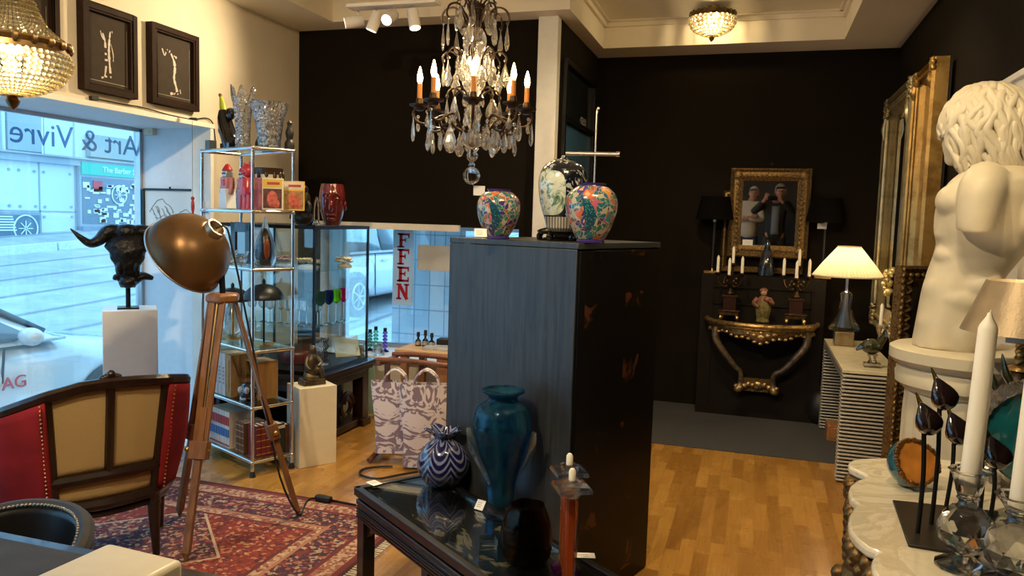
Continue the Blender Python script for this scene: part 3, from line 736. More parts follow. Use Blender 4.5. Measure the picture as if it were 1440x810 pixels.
dance = [([(-.09, .20), (-.05, .12), (-.04, -.02), (-.03, -.14), (-.06, -.30)], (.02, .035, .045, .04, .03)), ([(.05, .24), (.03, .12), (.02, 0), (.03, -.14), (.05, -.3)], (.015, .03, .035, .03, .02)), ([(-.13, .22), (-.10, .16), (-.05, .12)], (.02, .02, .02)), ([(.07, .24), (.09, .24)], (.03, .03)), ([(-.12, -.32), (-.02, -.29)], (.03, .02)), ([(.06, .1), (.10, -.02), (.10, -.1)], (.012, .015, .01))]
bend = [([(-.22, .22), (-.17, .14), (-.12, .22), (-.05, .20)], (.02, .02, .025, .035)), ([(-.05, .20), (.02, .10), (.04, 0), (.02, -.12), (.06, -.22), (.10, -.32)], (.035, .04, .04, .035, .035, .02)), ([(.02, .17), (.08, .15)], (.02, .03)), ([(-.06, -.33), (.0, -.32)], (.03, .02)), ([(.14, -.22), (.16, -.3)], (.02, .02)), ([(.08, -.26), (.02, -.33)], (.02, .02))]
framed('dark framed photograph of two pale standing figures above the shop window', 3.425, 3.818, 2.255, 2.742, dance)
framed('dark framed photograph of one bending pale figure, nearest the black wall', 3.932, 4.355, 2.258, 2.747, bend)
framed('dark framed photograph partly hidden behind the beaded basket chandelier', 2.86, 3.278, 2.25, 2.745, bend)
cp = [at_x(px, py, XL + .012) for px, py in ((132, 138), (165, 145), (200, 151), (232, 160), (258, 166), (272, 168), (290, 166), (299, 173), (302, 190), (304, 212))]
co = thing('electric_cord', 'thin black electric cord running under the framed photographs above the window', 'cord', cp[0])
MB().tube([p - cp[0] for p in cp], .004, 6).build('cable', M['blackmetal'], co)
for p in (cp[0], cp[5]): MB().box(p - cp[0], (.025, .05, .025), rot=Euler((.1, 0, 0))).build('connector', M['black'], co, bevel=.004)
# ---- landscape drawing on the niche side wall
q0, q1 = at_y(203, 268, NY - .01), at_y(279, 322, NY - .01)
ld_ = thing('framed_drawing', 'thin black framed landscape drawing on the white window niche wall', 'picture', ((q0.x + q1.x) / 2, NY, (q0.z + q1.z) / 2 - .03))
w, h = q1.x - q0.x, q0.z - q1.z + .08; b = MB()
for s in (-1, 1): b.box((s * w / 2, -.012, 0), (.014, .024, h)); b.box((0, -.012, s * h / 2), (w, .024, .014))
b.build('frame', M['black'], ld_); MB().box((0, -.006, 0), (w, .01, h)).build('sheet', mat('drawing_sheet', (.66, .70, .70), .7), ld_)
b = MB(); rr = random.Random(5)
for k, (x0, x1, z0, a) in enumerate(((-.40, .05, .02, .26), (.1, .45, -.03, .12), (-.3, .4, -.10, .06))):
    b.tube([(w * (x0 + (x1 - x0) * i / 9), -.0125, h * (z0 + a * sin(pi * i / 9) + rr.uniform(-.03, .03))) for i in range(10)], .003, 4, 3)
for i in range(16):
    x = w * rr.uniform(-.36, .0); z = h * rr.uniform(-.02, .16); b.tube([(x, -.0125, z), (x + .015, -.0125, z - .02), (x + .02, -.0125, z - .045)], .0035, 4)
b.build('ink_lines', mat('ink_wash', (.22, .30, .33), .7), ld_)
MB().cyl((0, -.02, h / 2), (0, -.02, h / 2 + .02), .006, n=8).build('hanger', M['black'], ld_)
sn = at_y(211, 184, NY - .02)
solo('sensor_box', MB().box((0, 0, 0), (.075, .04, .06)).box((0, -.022, -.01), (.03, .006, .02)), M['cream_gloss'], 'small beige sensor box high on the white window niche wall', 'sensor', (sn.x, NY - .021, sn.z), bevel=.006)
# ---- plinth and skull sculpture
pp = at_d(183, 437, 4.65); az = atan2(-pp.x, pp.y)
pl_ = solo('plinth', MB().box((0, .145, pp.z / 2), (.30, .29, pp.z)), M['white_gloss'], 'square white plinth carrying the black horned skull by the window', 'plinth', (pp.x, pp.y, 0), az, bevel=.003)
sk = thing('skull_sculpture', 'black horned bull skull sculpture on a rod on the white plinth', 'sculpture', (pp.x - .1 * sin(az) + .0, pp.y + .1 * cos(az), pp.z), az)
MB().cyl((-.01, .03, 0), (-.01, .03, .16), .014, n=12).box((-.01, .03, .005), (.12, .12, .01)).build('rod', M['blackmetal'], sk)
m_sk = mat('black_patinated_bronze', (.012, .012, .014), .35, .6, var=.4, bump=.6, bscale=35, bdist=.02)
def skull(u, v):
    z = .48 - .35 * u; rad = interp([.05, .095, .105, .085, .068, .055, .05, .035], u); a = v * 2 * pi
    k = 1 + .10 * cos(2 * a) + .06 * sin(9 * u * pi + 2 * a)
    return (-.01 + rad * 1.05 * cos(a) * k, .03 + rad * .8 * sin(a) * k - .04 * sin(u * pi), z)
b = MB().grid(skull, 26, 24, cv=True).ell((-.01, .02, .47), (.085, .06, .05), 14, 10).ell((-.085, -.0, .385), (.03, .04, .035)).ell((.068, -.0, .385), (.03, .04, .035)).ell((-.055, -.03, .26), (.02, .03, .05)).ell((.035, -.03, .26), (.02, .03, .05))
b.ell((-.01, -.03, .17), (.05, .045, .04)).tube([(.02, .02, .17), (.07, .02, .2), (.13, .03, .185)], (.03, .028, .012), 8).tube([(-.04, .02, .17), (-.07, .0, .2), (-.085, .0, .18)], (.02, .02, .01), 8)
b.build('skull', m_sk, sk)
for s in (-1, 1):
    MB().tube([(-.01 + s * .04, .03, .47), (-.01 + s * .10, .02, .47), (-.01 + s * .15, .01, .42), (-.01 + s * .20, 0, .40), (-.01 + s * .25, -.01, .435), (-.01 + s * .30, -.01, .485)], (.042, .045, .034, .026, .017, .003), 10).build('horn', m_sk, sk)
# ---- studio lamp on a wooden tripod
hub = Vector((-2.477, 3.161, 1.175))
tl = thing('studio_lamp', 'brown metal studio lamp on a wooden tripod in front of the chrome shelf unit', 'lamp', (hub.x, hub.y, .009))
feet = [Vector((-2.397, 2.80, 0)) - Vector((hub.x, hub.y, 0)), Vector((-2.795, 3.221, 0)) - Vector((hub.x, hub.y, 0)), Vector((-2.235, 3.446, 0)) - Vector((hub.x, hub.y, 0))]
H = Vector((0, 0, 1.175))
for i, ft in enumerate(feet):
    top = H + Vector((ft.x, ft.y, 0)).normalized() * .055 + Vector((0, 0, -.02))
    d = (ft - top); side = d.cross(Vector((0, 0, 1))).normalized()
    b = MB()
    for s in (-1, 1): b.beam(top + side * .026 * s, top + d * .60 + side * .022 * s, .013, .028, up=side)
    lg = b.build('leg', WOODM, tl, bevel=.002)
    MB().beam(top + d * .42, ft + Vector((0, 0, .03)), .026, .034, up=side).beam(ft + Vector((0, 0, .045)), ft, .03, .03, up=side, taper=.35).build('lower_slat', WOODM, lg, bevel=.002)
    MB().beam(top + d * .55, top + d * .62, .05, .085, up=side).build('clamp_block', WOODM, lg, bevel=.003)
    MB().cyl(top + d * .585 - side * .05, top + d * .585 + side * .055, .006, n=10).ell(top + d * .585 + side * .06, .012, 10, 8).build('clamp_knob', M['brass'], lg)
    MB().cyl(top, top + d * .42, .006, n=8).build('brass_rod', M['brass'], lg)
MB().lathe([(0, 1.15), (.075, 1.15), (.085, 1.16), (.085, 1.185), (.07, 1.195), (0, 1.195)], 6).build('top_plate', WOODM, tl, bevel=.004)
c3 = at_d(259, 364, 3.75) - Vector((hub.x, hub.y, 0))
apx = at_d(303, 324, 3.68) - Vector((hub.x, hub.y, 0))
ax = (c3 - apx).normalized(); q = (-ax).to_track_quat('Z', 'Y').to_matrix().to_4x4()
Rr = .205; dish = MB().lathe([(Rr + .006, .0), (Rr, .004), (Rr * .98, .05), (Rr * .88, .11), (Rr * .68, .165), (Rr * .40, .20), (.05, .215), (.045, .208), (Rr * .38, .192), (Rr * .66, .157), (Rr * .86, .104), (Rr * .95, .05), (Rr * .975, .004), (Rr + .006, 0)], 48, m=Matrix.Translation(c3) @ q, k=2)
dh = dish.build('lamp_shade', mat('brown_bronze_shade', (.15, .080, .032), .36, .55, var=.12, vscale=8), tl)
MB().tube([Vector(c3) + (q.to_3x3() @ Vector((cos(a * pi / 24) * (Rr + .003), sin(a * pi / 24) * (Rr + .003), 0))) for a in range(48)], .005, 6, 1, True).build('rim', M['steel'], dh)
MB().lathe([(.05, .20), (.048, .245), (.040, .245), (.038, .22), (0, .22)], 24, m=Matrix.Translation(c3) @ q).build('socket', mat('aged_silver_socket', (.35, .28, .2), .35, .9), dh)
MB().ell(Vector(c3) + q.to_3x3() @ Vector((0, 0, .08)), (.05, .05, .065)).build('lamp_bulb', mat('frosted_bulb', (.8, .78, .7), .3), dh)
armt = Vector(c3) + q.to_3x3() @ Vector((0, 0, .15)) + Vector((.12, .13, 0))
pvt = at_d(310, 345, 3.72) - Vector((hub.x, hub.y, 0))
MB().beam(H + Vector((0, 0, .01)), pvt, .03, .014).beam(pvt, Vector(c3) + q.to_3x3() @ Vector((0, 0, .21)), .02, .02).build('bracket', M['blackmetal'], tl, bevel=.002)
ft = feet[2]; cpts = [Vector(c3) + q.to_3x3() @ Vector((0, 0, .235)), at_d(318, 322, 3.7) - Vector((hub.x, hub.y, 0)), at_d(326, 350, 3.72) - Vector((hub.x, hub.y, 0)), at_d(336, 395, 3.75) - Vector((hub.x, hub.y, 0)), H + Vector((.10, .05, -.1)), H.lerp(ft, .45) + Vector((.035, 0, 0)), H.lerp(ft, .8) + Vector((.0, -.03, 0)), ft + Vector((.02, -.02, .02)), at_z(432, 706, .006) - Vector((hub.x, hub.y, 0)), at_z(450, 703, .006) - Vector((hub.x, hub.y, 0)), at_z(500, 712, .006) - Vector((hub.x, hub.y, 0))]
MB().tube(cpts, .005, 6).build('cord', M['black'], tl)
sw = at_z(455, 703, .018) - Vector((hub.x, hub.y, 0)); MB().box(sw, (.10, .04, .03), rz=-.1).build('foot_switch', M['black'], tl, bevel=.008)
# ---- rug
def m_rug():
    t = NT('persian_rug'); co = t.coord(); sp = t.n('SeparateXYZ'); t.lk(co, sp.inputs[0])
    ax_ = t.math('SUBTRACT', .97, t.math('ABSOLUTE', sp.outputs[0])); ay_ = t.math('SUBTRACT', .82, t.math('ABSOLUTE', sp.outputs[1]))
    d = t.math('MINIMUM', ax_, ay_)
    co2 = t.coord('Object', (1, 1, 1)); v1 = t.vor(t.n('VectorMath', operation='MULTIPLY_ADD', i_0=t.n('TexNoise', i_Vector=co2, i_Scale=40.0).outputs[1], i_1=(.02, .02, .0), i_2=co2).outputs[0], 62, 'F1', 1); v2 = t.vor(co2, 55, 'F1', 0); n1 = t.noise(co2, 26, 4, .7, 1.5); n2 = t.noise(co2, 70, 3, .7)
    sep = t.n('SeparateColor'); t.lk(v1, sep.inputs[0]); rv = sep.outputs[0]
    field = t.ramp(rv, [(0, (.17, .022, .016)), (.42, (.25, .04, .026)), (.60, (.05, .018, .025)), (.68, (.40, .16, .09)), (.80, (.19, .025, .02)), (.90, (.45, .27, .16)), (.97, (.10, .03, .05))], 'CONSTANT')
    border = t.ramp(rv, [(0, (.035, .016, .035)), (.30, (.16, .03, .03)), (.46, (.34, .22, .16)), (.58, (.05, .025, .055)), (.72, (.30, .10, .07)), (.84, (.42, .32, .22)), (.92, (.10, .02, .03))], 'CONSTANT')
    lightb = t.ramp(rv, [(0, (.30, .12, .08)), (.35, (.44, .30, .20)), (.6, (.20, .05, .045)), (.8, (.50, .38, .26))], 'CONSTANT')
    S = lambda a: t.math('GREATER_THAN', d, a)
    c = t.mix(S(.02), (.06, .012, .015), (.16, .025, .022)); c = t.mix(S(.05), c, lightb); c = t.mix(S(.14), c, (.13, .02, .022)); c = t.mix(S(.165), c, border); c = t.mix(S(.33), c, (.36, .17, .11)); c = t.mix(S(.35), c, lightb); c = t.mix(S(.39), c, (.10, .02, .025)); c = t.mix(S(.41), c, field)
    # dark medallion corners edged with a pale line
    e = t.math('ADD', t.math('ABSOLUTE', t.math('SUBTRACT', sp.outputs[0], -.1)), t.math('MULTIPLY', t.math('ABSOLUTE', sp.outputs[1]), 1.0))
    med = t.math('LESS_THAN', e, .45); line = t.math('COMPARE', e, .45, .009)
    c = t.mix(t.math('MULTIPLY', med, S(.41)), c, border); c = t.mix(t.math('MULTIPLY', line, S(.41)), c, (.46, .36, .24))
    c = t.mix(t.math('MULTIPLY', n2, .35), c, (.10, .03, .03))
    return t.pbr(c, .95, 0, t.bump(n2, .4, .004), sheen=.0)
rg = thing('persian_rug', 'red Persian rug with a patterned border under the armchair and tripod', 'rug', (-2.64, 2.89, 0))
MB().box((0, 0, .004), (1.94, 1.64, .008)).build('pile', m_rug(), rg)
fr = MB()
for s in (-1, 1):
    for i in range(82): fr.beam((s * .97, -.81 + i * .02, .004), (s * 1.015, -.812 + i * .02 + random.uniform(-.006, .006), .002), .011, .003)
fr.build('fringe', mat('cream_fringe', (.50, .44, .34), .9), rg)
# ---- bergere armchair seen from behind
RRp = Vector((-2.585, 2.83, .009)); an = radians(30); wd_ = Vector((sin(an), cos(an), 0)); RLp = RRp - wd_ * .43
mid = (RRp + RLp) / 2
ac = thing('armchair', 'carved dark wood armchair with caned back and red velvet wings', 'armchair', mid, pi / 2 - an)
m_red = mat('red_velvet', (.19, .011, .015), .85, var=.25, vscale=7, spec=.2)
def m_cane():
    t = NT('woven_cane'); co = t.coord('Object', (1, 1, 1)); a = t.wave(co, 60, 0, 0, 'X'); b_ = t.wave(co, 45, 0, 0, 'Z'); n = t.noise(co, 8, 3)
    c = t.mix(t.math('MULTIPLY', a, b_), (.30, .20, .085), (.62, .46, .23)); c = t.mix(t.math('MULTIPLY', n, .4), c, (.42, .30, .14))
    return t.pbr(c, .6, 0, t.bump(t.math('MULTIPLY', a, b_), .4, .003))
M['cane'] = m_cane()
plan = [(-.44, .40), (-.43, .23), (-.35, .10), (-.225, .0), (-.11, -.022), (0, -.03), (.11, -.022), (.225, .0), (.335, .10), (.37, .22), (.37, .34)]
tops = [.62, .67, .745, .81, .84, .848, .842, .83, .80, .74, .67]
def bk(i, f, off=0.0):
    """point on the back shell: i along the plan 0..10, f 0 at the seat rail, 1 at the top; the back rakes outward"""
    P = [Vector((x, y, z)) for (x, y), z in zip(plan, tops)]; p = interp(P, i / 10); rk = 1 + .16 * f
    z = .30 + (p.z - .30) * f
    n_ = Vector((p.x, p.y - .45, 0)).normalized()
    return Vector((p.x * (.88 + .16 * f), p.y * 1.0 - .07 * f, z)) + n_ * off
for rng, nm, m_, th in (((3.0, 4.93), 'cane_panel', M['cane'], .008), ((5.07, 7.0), 'cane_panel', M['cane'], .008)):
    MB().grid(lambda u, v: bk(rng[0] + (rng[1] - rng[0]) * u, .27 + .72 * v), 14, 12).build(nm, m_, ac, solid=th)
MB().grid(lambda u, v: bk(3.1 + 3.8 * u, .03 + .19 * v), 16, 4).build('cane_panel', M['cane'], ac, solid=.008)
for rng in ((0.0, 3.0), (7.0, 10.0)):
    MB().grid(lambda u, v: bk(rng[0] + (rng[1] - rng[0]) * u, .03 + .93 * v, .012 + .02 * sin(pi * v)), 16, 12).build('velvet_wing', m_red, ac, solid=.05)
    nl = MB()
    e_ = 2.93 if rng[0] < 5 else 7.07
    for k in range(26): nl.ell(bk(e_, .05 + .9 * k / 25, .055), .0045, 6, 5)
    nl.build('nail_trim', M['brass'], ac)
rail = MB().tube([bk(i * .25, 1.0, .01) for i in range(41)], .026, 8, 2)
for s in (-1, 1):
    for k in range(3): rail.ell(bk(5 + s * (.05 + .10 * k), 1.04 + .006 * (2 - k), .0), (.018, .016, .016))
rail.ell(bk(5, 1.06), (.02, .02, .022)); rail.build('crest_rail', WOODD, ac)
MB().tube([bk(i * .25, 0, .0) for i in range(41)], .034, 8, 2, flat=.9).tube([bk(i * .25, -.09, .0) for i in range(41)], .016, 8, 2).build('seat_rail', WOODD, ac)
MB().tube([bk(2.9 + i * .28, .245, .006) for i in range(16)], .026, 8, 2).build('lower_rail', WOODD, ac)
MB().tube([bk(5, .25, .006), bk(5, .6, .006), bk(5, 1.0, .006)], .019, 8).build('centre_stile', WOODD, ac)
for i in (2.95, 7.05): MB().tube([bk(i, -.05), bk(i, .3), bk(i, .6), bk(i, 1.0)], .028, 8).build('back_post', WOODD, ac)
MB().prism([tuple(bk(i * .5, 0)[:2]) for i in range(21)], .30, .36).build('seat_base', m_red, ac)
MB().prism([(bk(i * .5, 0).x * .9, bk(i * .5, 0).y * .9 + .03) for i in range(21)], .36, .48).build('seat_cushion', m_red, ac, bevel=.03)
legp = [(0.02, 2.95, -.03), (0, 7.05, -.03), (0, .3, .0), (0, 9.7, .0)]
for _, i, oy in legp:
    b0 = bk(i, 0); MB().tube([(b0.x, b0.y, .31), (b0.x * 1.0, b0.y + oy * .2, .2), (b0.x * 1.0, b0.y + oy * .6, .1), (b0.x, b0.y + oy, .0)], (.032, .028, .021, .016), 10).lathe([(.03, .235), (.034, .245), (.03, .255)], 12, o=(b0.x, b0.y, 0)).build('leg', WOODD, ac)
cu = MB().ell((0, 0, 0), (.20, .06, .17), 20, 14); cu.v = [(x * (1 - .25 * (abs(z) / .17) ** 2), y, z * (1 - .2 * (abs(x) / .2) ** 2)) for x, y, z in cu.v]
cpz = ac.matrix_basis @ Vector((.22, .26, .60))
solo('cushion', cu, mat('tan_leather_cushion', (.45, .24, .12), .55, var=.1), 'tan cushion propped inside the red velvet armchair', 'cushion', cpz, pi / 2 - an - .5)
# ---- desk, black leather chair, white box in the near corner
dk = thing('desk', 'dark desk with a leather-topped surface under the white box', 'desk', (-1.80, 1.08, 0))
m_leather = mat('charcoal_leather', (.026, .024, .025), .62, var=.3, vscale=12, bump=.15, bscale=150)
MB().box((0, 0, .735), (1.34, .78, .03)).build('desk_top', WOODD, dk, bevel=.006)
MB().box((-.1, 0, .752), (1.0, .70, .004)).build('leather_inlay', m_leather, dk); MB().box((.52, 0, .752), (.22, .70, .004)).build('leather_inlay', m_leather, dk)
MB().box((0, 0, .66), (1.26, .70, .12)).build('apron', WOODD, dk, bevel=.004)
for sx in (-1, 1):
    for sy in (-1, 1): MB().beam((sx * .6, sy * .33, .62), (sx * .6, sy * .33, 0), .06, .06, taper=.6).build('leg', WOODD, dk)
bx = at_z(208, 795, .80)
solo('box', MB().box((0, 0, .03), (.225, .26, .06)), M['cream_gloss'], 'white lacquered box lying on the dark desk', 'box', (-1.315, 1.265, .755), -.06, bevel=.012)
lc = thing('leather_chair', 'black leather chair with a nailhead edge tucked behind the desk', 'chair', (-2.06, 1.76, -.0), 0)
arc = lambda a, r: (r * sin(a), r * cos(a) - .22)
def lb_(u, v):
    a = radians(-88 + 176 * u); x, y = arc(a, .27); top = .65 - .10 * abs(2 * u - 1) ** 2.5
    return (x, y + .03 * v, .45 + (top - .45) * v)
MB().grid(lb_, 30, 10).build('backrest', mat('black_leather', (.010, .010, .012), .33, bump=.1, bscale=90), lc, solid=.045)
MB().tube([lb_(i / 30, 1.0) for i in range(31)], .024, 8, 1).build('edge_roll', m_leather, lc)
nl = MB()
for i in range(62):
    p = Vector(lb_(i / 61, 1.0)); a = radians(-88 + 176 * i / 61); nl.ell(p + Vector((-sin(a) * .022, -cos(a) * .022, .012)), .006, 6, 5)
nl.build('nailheads', mat('pewter_nails', (.30, .27, .23), .35, .9), lc)
MB().lathe([(0, .38), (.25, .38), (.28, .41), (.27, .455), (.2, .475), (0, .48)], 28, o=(0, -.18, 0)).build('seat', bpy.data.materials['black_leather'], lc)
for sx in (-1, 1):
    for sy in (-1, 1): MB().cyl((sx * .19, -.18 + sy * .19, .39), (sx * .21, -.18 + sy * .22, 0), .022, .014, 10).build('leg', WOODD, lc)
# ================================================================ chrome shelf unit and what stands on it
E0 = Vector((-2.839, 3.893, 0)); EA = atan2(.416, -.909)     # local x runs along the long side
EU = Vector((cos(EA), sin(EA), 0)); EV = Vector((.44, .898, 0)).normalized()
EW, ED = .63, .265
et = thing('shelf_unit', 'chrome tube shelf unit with six glass shelves beside the tripod lamp', 'shelf', E0, 0)
def el(a, b_, z): return EU * (EW * a) + EV * (ED * b_) + Vector((0, 0, z))
SZ = [.088, .422, .765, 1.26, 1.607, 1.981]
for a in (0, 1):
    for b_ in (0, 1):
        p = MB().cyl(el(a, b_, .03), el(a, b_, 1.985), .0105, n=12).build('post', M['chrome'], et)
        MB().cyl(el(a, b_, 0), el(a, b_, .035), .02, .012, 12).build('foot', M['black'], p)
for k, z in enumerate(SZ):
    b = MB()
    for (a0, b0), (a1, b1) in (((0, 0), (1, 0)), ((0, 1), (1, 1)), ((0, 0), (0, 1)), ((1, 0), (1, 1))): b.cyl(el(a0, b0, z), el(a1, b1, z), .0105, n=10)
    for a in (0, 1):
        for b_ in (0, 1): b.ell(el(a, b_, z), .0145, 12, 8)
    b.build('shelf_frame', M['chrome'], et)
    MB().prism([tuple(el(a, b_, 0)[:2]) for a, b_ in ((.01, .02), (.99, .02), (.99, .98), (.01, .98))], z + .006, z + .012).build('glass_shelf', M['shelfglass'], et)
def ep(a, b_, k): return E0 + el(a, b_, SZ[k] + .0125)
EZ = EA + pi      # local facing: x to the viewer's right along the shelf
# --- books in rows
def book_mesh(w, h, d, cover, pages, parent_none=None, label='', group='', loc=None, rz=0, bands=None, cat='book', tilt=0.0, title=None):
    t = thing('book', label, cat, loc, rz, group)
    b = MB().box((0, d / 2, h / 2), (w, d, .004 + h)) if False else MB()
    b.box((-w / 2 + .0015, d / 2, h / 2), (.003, d, h)).box((w / 2 - .0015, d / 2, h / 2), (.003, d, h)).box((0, .002, h / 2), (w, .006, h))
    c = b.build('cover', cover, t, bevel=.001)
    MB().box((0, d / 2 + .002, h / 2), (w - .006, d - .008, h - .008)).build('pages', pages, t)
    if bands:
        for z0, z1, m_ in bands: MB().box((0, -.0015, h * (z0 + z1) / 2), (w * .98, .004, h * (z1 - z0))).build('spine_band', m_, t)
    if title:
        bb = MB(); n = 5
        for i in range(n): bb.box((0, -.002, h * (.3 + .09 * i)), (w * .4, .004, h * .05))
        bb.build('spine_title', title, t)
    return t
m_pg = mat('book_pages', (.70, .64, .52), .8); m_bw = mat('book_white', (.66, .64, .60), .5); m_bb = mat('book_blue', (.05, .15, .42), .45); m_br = mat('book_red', (.45, .05, .05), .45)
m_lt = mat('brown_leather_spine', (.10, .045, .025), .45, var=.3); m_dr = mat('dark_red_leather', (.16, .02, .025), .4, var=.2); m_dg = mat('dark_green_leather', (.012, .03, .022), .4); m_gd = mat('gold_tooling', (.55, .40, .16), .4, .6)
UX = EU; fx = lambda a, k, b_=.06: ep(a, b_, k)
# spines face the tripod (long side, local -y is out of the shelf): rz so that local +y runs into the shelf
RZ = atan2(EV.y, EV.x) - pi / 2
# bottom shelf: set of red white blue volumes at the far end, leather books near the corner post
bt = book_mesh(.030, .235, .17, m_bw, m_pg, label='tall white, blue and red volume of the matching set on the bottom glass shelf', group='matching set of volumes on the bottom shelf', loc=fx(.88, 0), rz=RZ, bands=[(.30, .52, m_bb), (.62, .86, m_br), (.06, .10, m_br)])
for i in range(1, 8): dup(bt, fx(.88 - i * .051, 0))
bt = book_mesh(.030, .20, .15, m_lt, m_pg, label='old brown leather book with gilt spine bands on the bottom glass shelf', group='brown leather books on the bottom shelf', loc=fx(.345, 0), rz=RZ, bands=[(z, z + .02, m_gd) for z in (.1, .3, .52, .72, .9)])
for i in range(1, 3): dup(bt, fx(.345 - i * .055, 0))
RS = atan2(-EU.y, -EU.x) * 0 + atan2(EU.y, EU.x) - pi / 2
def sx(b_, k, a=.04): return ep(a, b_, k)
bt = book_mesh(.030, .20, .095, m_dr, m_pg, label='dark red leather book with gilt bands in the row behind the corner post', group='dark red books on the bottom shelf', loc=sx(.20, 0), rz=RS, bands=[(z, z + .02, m_gd) for z in (.1, .3, .52, .72, .9)])
for i in range(1, 4): dup(bt, sx(.20 + i * .125, 0))
book_mesh(.05, .19, .095, m_dg, m_pg, label='thick dark green book on the bottom shelf behind the tripod leg', loc=sx(.78, 0), rz=RS, bands=[(.85, .95, m_bw)])
book_mesh(.03, .18, .095, m_lt, m_pg, label='small brown book at the back corner of the bottom shelf', loc=sx(.94, 0), rz=RS)
solo('jar', MB().shell([(.018, 0), (.028, .01), (.036, .05), (.031, .11), (.021, .14), (.026, .155)], .004, 20, k=2), mat('rust_glaze', (.30, .07, .03), .35, var=.6, vscale=18), 'rust red glazed jar between the matching volumes and the leather books', 'jar', fx(.435, 0, .30))
# shelf above: binders, wooden box, glossy dark ornament
bt = book_mesh(.045, .27, .20, m_bw, m_pg, label='tall white folder standing under the second lowest glass shelf end', group='white folders on the second shelf', loc=fx(.84, 1), rz=RZ, title=mat('grey_title', (.35, .38, .45), .6))
bt['label'] = 'tall white folder with grey lettering in the row above the volumes'
for i in range(1, 4): dup(bt, fx(.84 - i * .076, 1))
solo('box', MB().box((0, .09, .135), (.07, .18, .27)).box((0, -.002, .135), (.03, .006, .2)), mat('tan_card_box', (.44, .27, .12), .6, var=.15), 'tall tan box beside the white folders', 'box', fx(.52, 1), RZ, bevel=.002)
tb = thing('wooden_box', 'golden wooden open box behind the dark glossy ornament', 'box', fx(.34, 1, .45), RZ)
MB().box((-.075, .06, .12), (.01, .14, .24)).box((.075, .06, .12), (.01, .14, .24)).box((0, .06, .235), (.14, .14, .01)).box((0, .125, .12), (.14, .01, .24)).build('case', wood('honey_wood', (.34, .17, .05), (.52, .30, .10)), tb)
MB().box((0, .06, .09), (.03, .05, .18)).box((0, .05, .02), (.1, .08, .04)).build('figure', M['brass'], tb, bevel=.004)
og = thing('ornament', 'glossy dark round ornament on the second lowest glass shelf', 'ornament', fx(.22, 1, .18))
b = MB().ell((0, 0, .065), (.055, .055, .06), 20, 14).lathe([(.03, 0), (.035, .005), (.02, .015), (.02, .02)], 16)
b.build('body', mat('blue_black_glaze', (.02, .025, .04), .08, coat=.8, var=.5, vscale=20), og)
b = MB()
for s in (-1, 1): b.ell((s * .022, -.045, .08), (.018, .014, .022), 12, 8)
b.tube([(-.02, -.05, .03), (0, -.058, .026), (.02, -.05, .03)], .007, 6).build('pale_face', mat('pale_glaze', (.45, .47, .48), .2), og)
# third shelf: two dome lamps and a crystal lamp body
m_dome = mat('dark_grey_dome', (.020, .022, .028), .38, .4)
def dome_lamp(label, loc, h, R, glassbody=False):
    t = thing('table_lamp', label, 'lamp', loc)
    d = MB().lathe([(R, 0), (R * .98, .02), (R * .86, R * .38), (R * .58, R * .62), (R * .25, R * .72), (.012, R * .75), (.012, R * .73), (R * .24, R * .69), (R * .56, R * .59), (R * .84, R * .36), (R * .95, .02), (R, 0)], 36, o=(0, 0, h), k=2).build('shade', m_dome, t)
    MB().lathe([(.010, 0), (.012, .02), (.006, .03), (0, .035)], 12, o=(0, 0, h + R * .74)).build('finial', m_dome, d)
    if glassbody: MB().lathe([(.03, .02), (.055, .06), (.06, .13), (.04, .20), (.02, .25), (.03, .27), (.012, .30)], 24, k=2).build('crystal_body', M['crystal'], t)
    MB().cyl((0, 0, .012), (0, 0, h + R * .7), .006, n=10).build('stem', M['blackmetal'] if not glassbody else M['brass'], t)
    MB().lathe([(0, 0), (.07, 0), (.07, .01), (.02, .018), (0, .018)], 28).build('foot', M['brass'], t)
    return t
dome_lamp('dark dome table lamp on a round brass foot on the chrome shelf unit', ep(.24, .60, 2), .29, .125)
dome_lamp('dark dome table lamp with a crystal body behind the tripod top', ep(.82, .55, 2), .245, .115, True)
# fourth shelf: framed picture, crystal birds, teardrop vase
fp = thing('framed_mirror', 'small dark wood framed mirror on the glass shelf behind the tripod lamp', 'mirror', ep(.76, .72, 3), RZ)
b = MB()
for s in (-1, 1): b.box((s * .095, 0, .13), (.06, .03, .26)); b.box((0, 0, .13 + s * .10), (.25, .03, .06))
b.build('frame', WOODD, fp, bevel=.004); MB().box((0, 0, .13), (.14, .012, .15)).build('glass', mat('dim_mirror', (.35, .33, .30), .08, .9), fp)
for i, (a, b_) in enumerate(((.64, .3), (.42, .28))):
    o = thing('crystal_figurine', ['clear crystal figurine in front of the small framed mirror', 'clear crystal figurine next to the black and orange teardrop vase'][i], 'figurine', ep(a, b_, 3))
    MB().ell((0, 0, .035), (.04, .026, .028), 8, 6).tube([(.02, 0, .045), (.035, 0, .08), (.05, 0, .085)], (.014, .010, .006), 6).tube([(-.03, 0, .04), (-.06, 0, .06)], (.014, .004), 6).lathe([(0, 0), (.03, 0), (.026, .01), (0, .012)], 8).build('bird', M['crystal'], o, smooth=0)
tv = thing('teardrop_vase', 'clear teardrop glass vase with black and orange core on the chrome shelf unit', 'vase', ep(.16, .52, 3))
MB().lathe([(0, 0), (.045, 0), (.062, .03), (.066, .09), (.05, .17), (.024, .235), (.006, .30), (0, .305)], 28, k=3).build('glass_body', M['clear'], tv)
MB().lathe([(0, .04), (.03, .045), (.045, .09), (.036, .16), (.014, .22), (0, .235)], 24, o=(-.004, .004, 0), k=2).build('black_core', M['blackgloss'], tv)
MB().ell((.026, -.022, .11), (.014, .02, .065), 14, 10).build('orange_core', mat('orange_glass', (.45, .10, .02), .1), tv)
